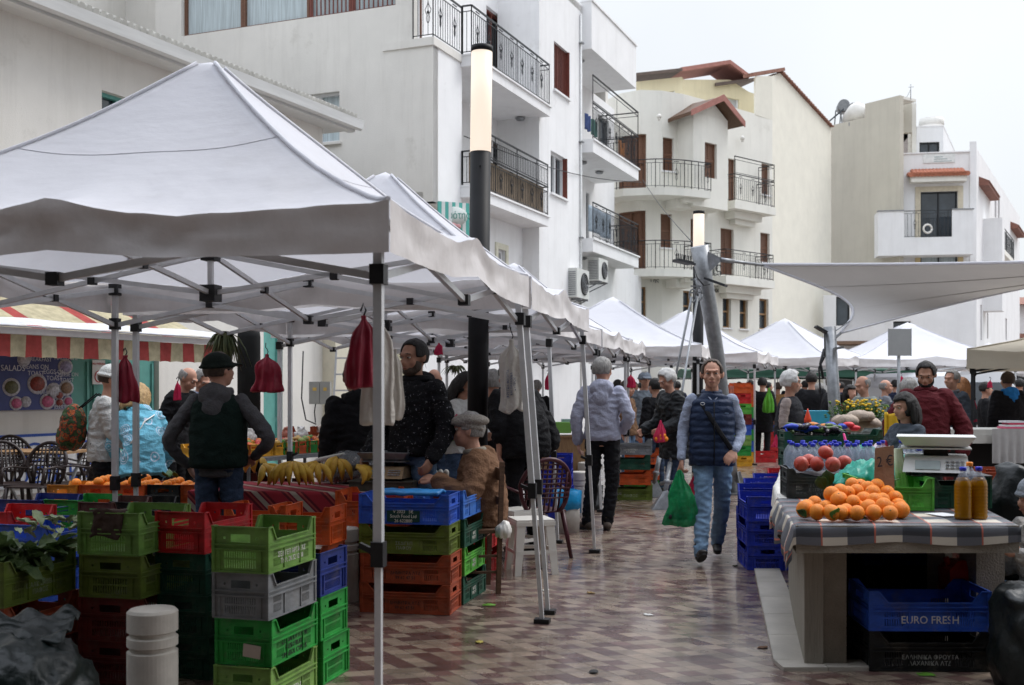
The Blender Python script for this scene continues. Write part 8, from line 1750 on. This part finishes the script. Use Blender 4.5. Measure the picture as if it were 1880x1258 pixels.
# white table on the right, far side
T = thing('white_table', 'long white topped table with a hanging grey cloth at its right end', 'table', (W(1800,0,14.0).x, 14.0, 0)); q = MB(); q.box((-.9,-.35,.97),(1.6,.4,1.03)); q.box((-.9,-.36,.86),(1.6,-.345,.97)); q.build('table_top', mat('table_white', (.50,.49,.45), .6, .08, 3), T)
for x in (-.8,1.4): q = MB(); q.box((x-.03,-.3,0),(x+.03,-.24,.97)); q.build('leg', M_iron, T)
tc_ = thing('table_skirt', 'pleated grey cloth hanging from the right end of the white table', 'cloth', (W(1858,0,13.6).x, 13.58, 0)); q = MB(); q.grid(lambda u, v: (-.25+.9*u, .02*sin(u*60)*v, 1.04-.42*v), 60, 8); q.build('cloth', mat('skirt_grey', (.38,.37,.36), .85), tc_)
for i, (dx, w, c) in enumerate(((0,.17,(.6,.12,.2)),(.0,.15,(.62,.6,.6)),(.02,.13,(.5,.05,.1)),(-.03,.12,(.6,.58,.6)))): q = MB(); q.box((-w,-.1,0),(w,.1,.022)); o_ = q.build('folded_textile', mat('textile_%d'%i, c, .9, .1, 8), None, loc=(W(1862,0,13.9).x+dx, 13.9, 1.035+.024*i)); tag(o_, ['pink folded textile at the bottom of the pile','white folded textile second from the bottom','crimson folded textile third from the bottom','crumpled white textile on top of the pile'][i], 'textile', 'folded textiles on the white table')
T = thing('dark_boxes', 'black covered boxes under the white table', 'box', (W(1800,0,13.6).x, 14.1, 0)); q = MB(); q.box((-.8,-.2,0),(1.5,.3,.84)); q.build('cover', mat('black_cover', (.015,.015,.016), .7), T)
# white van
V = thing('parked_van', 'white van parked beyond the beige canopy with a dark rear window', 'van', (W(1812,0,25).x, 25, 0), radians(14))
q = MB(); pr = [(-.95,.35),(-.95,.95),(-.85,1.55),(-.72,1.82),(-.5,1.92),(.5,1.92),(.72,1.82),(.85,1.55),(.95,.95),(.95,.35)]
q.add([(x,0+(.12 if z > 1.5 else 0)+(.1 if z > 1.8 else 0),z) for x, z in pr]+[(x,3.9,z) for x, z in pr], [tuple(range(10)), tuple(range(10,20))[::-1]]+[(i,(i+1)%10,10+(i+1)%10,10+i) for i in range(10)], False); q.build('body', mat('van_white', (.60,.61,.62), .25, .03, 3, coat=.5), V)
q = MB(); q.hexa([(-.74,-.012,1.12),(.74,-.012,1.12),(.74,.03,1.12),(-.74,.03,1.12)], [(-.62,.13,1.68),(.62,.13,1.68),(.62,.17,1.68),(-.62,.17,1.68)]); q.build('rear_window', M_glass, V)
for s_ in (-1,1):
    q = MB(); q.box((s_*.86-.06,-.02,.85),(s_*.86+.06,.05,1.25)); q.build('tail_light', mat('tail_red', (.4,.01,.01), .3), V)
    for y in (.7,3.1): q = MB(); q.M = Matrix.Translation((s_*.86,y,.33)) @ Matrix.Rotation(pi/2,4,'Y'); q.cyl((0,0),.33,-.1,.1,20); q.build('wheel', M_blackpl, V)
q = MB(); q.box((-.9,-.1,.32),(.9,-.002,.52)); q.build('bumper', M_blackpl, V)
q = MB(); q.box((-.26,-.02,.74),(.26,-.003,.86)); q.build('number_plate', M_capo, V)
sc_l = ('yellowed leaf near the foot of the nearest middle crate pile', 'pale paper scrap between the tent feet and the counter', 'brown leaf at the left foot of the marble kerb', 'dark bottle cap in the bottom centre of the paving', 'small dry leaf behind the twin tent feet', 'crumpled receipt in front of the white stool', 'tiny dark leaf left of the royal blue crates')
for i, (px, py, c) in enumerate(((880,1180,(.3,.25,.05)), (1190,1130,(.5,.5,.48)), (1400,1190,(.12,.06,.03)), (1090,1235,(.02,.02,.02)), (1085,1090,(.2,.13,.05)), (1000,1085,(.5,.5,.46)), (1350,1040,(.05,.05,.02)))):
    q = MB(); q.grid(lambda a, b: ((a-.5)*.05*sin(b*2.6+.3), (b-.5)*.07, .005+.012*abs(noise.noise(Vector((a*3,b*3,i))))), 6, 6); o_ = q.build('fallen_scrap', mat('scrap_%d'%i, c, .7), None, loc=G(px, py)); o_.rotation_euler[2] = i; modmesh(o_, ('SOLIDIFY', dict(thickness=.002))); tag(o_, sc_l[i], 'litter')
# small litter on the paving
for i, (px, py, lb) in enumerate(((898,1112,'green scrap on the wet paving by the wooden chair'), (1700,1240,'green leaf on the paving under the counter end'))):
    q = MB(); q.grid(lambda a, b: ((a-.5)*.09, (b-.5)*.06, .006+.01*sin(a*pi)*sin(b*pi)), 6, 6); tag(q.build('fallen_scrap', mat('leaf_bright', (.10,.24,.03)), None, loc=G(px, py)), lb, 'litter')
bpy.context.view_layer.update()

# washing and pots on the flats' balconies, a drain pipe and cables
def balcony_item(label, name, cat, px, py, t, w, h, c):
    q = fA.s_at(px, t); p = fA.pt(q, t, fA.z_at(px, py, t)); T = thing(name, label, cat, p, atan2(uA.y, uA.x)); b = MB(); b.grid(lambda u, v: ((u-.5)*w, .03*sin(u*11), v*h+.02*sin(u*7)), 12, 8); o = b.build(name+'_body' if False else 'cloth', mat('wash_%d'%int(sum(c)*1000), c, .9, .3, 8), T); modmesh(o, ('SOLIDIFY', dict(thickness=.02)))
balcony_item('blue washing hung on the upper corner balcony', 'washing', 'washing', 1078, 240, -.2, .45, .5, (.05,.08,.2)); balcony_item('green washing hung on the upper balcony', 'washing', 'washing', 1090, 250, -.2, .5, .5, (.06,.15,.13))
balcony_item('orange cloth at the far end of the upper balcony', 'washing', 'washing', 1140, 292, -.2, .6, .6, (.36,.14,.04)); balcony_item('grey sheet on the lowest balcony', 'washing', 'washing', 1100, 432, .1, 2.2, .8, (.3,.36,.42)); balcony_item('red fabric strip at the foot of the lowest balcony rail', 'washing', 'washing', 1110, 462, .2, 3.0, .18, (.3,.06,.05))
T = thing('drain_pipe', 'thin grey drain pipe running down the white flats between the balconies', 'pipe', (0,0,0)); q = MB(); s_ = sV3-.25; q.tube([fA.pt(s_,.04,.1), fA.pt(s_,.04,12.9)], .03, 8); q.build('pipe', M_gutter, T)
for z in (3.2,6.1,9.0,12): q = MB(); fA.box(q, s_-.08, s_+.08, .0, .12, z, z+.04); q.build('clip', M_galv, T)
for i, (a_, b_) in enumerate(((W(852,250,26.0), W(1178,335,40.2)), (W(1180,330,40.3), W(1280,455,20.4)))):
    q = MB(); q.tube([a_.lerp(b_, t/16)-Vector((0,0,.9*sin(pi*t/16)*(.3 if i == 0 else .12))) for t in range(17)], .012, 4); tag(q.build('cable', M_iron), ['black cable sagging along the front of the white flats','black cable from the flats to the farther lamp post'][i], 'cable')
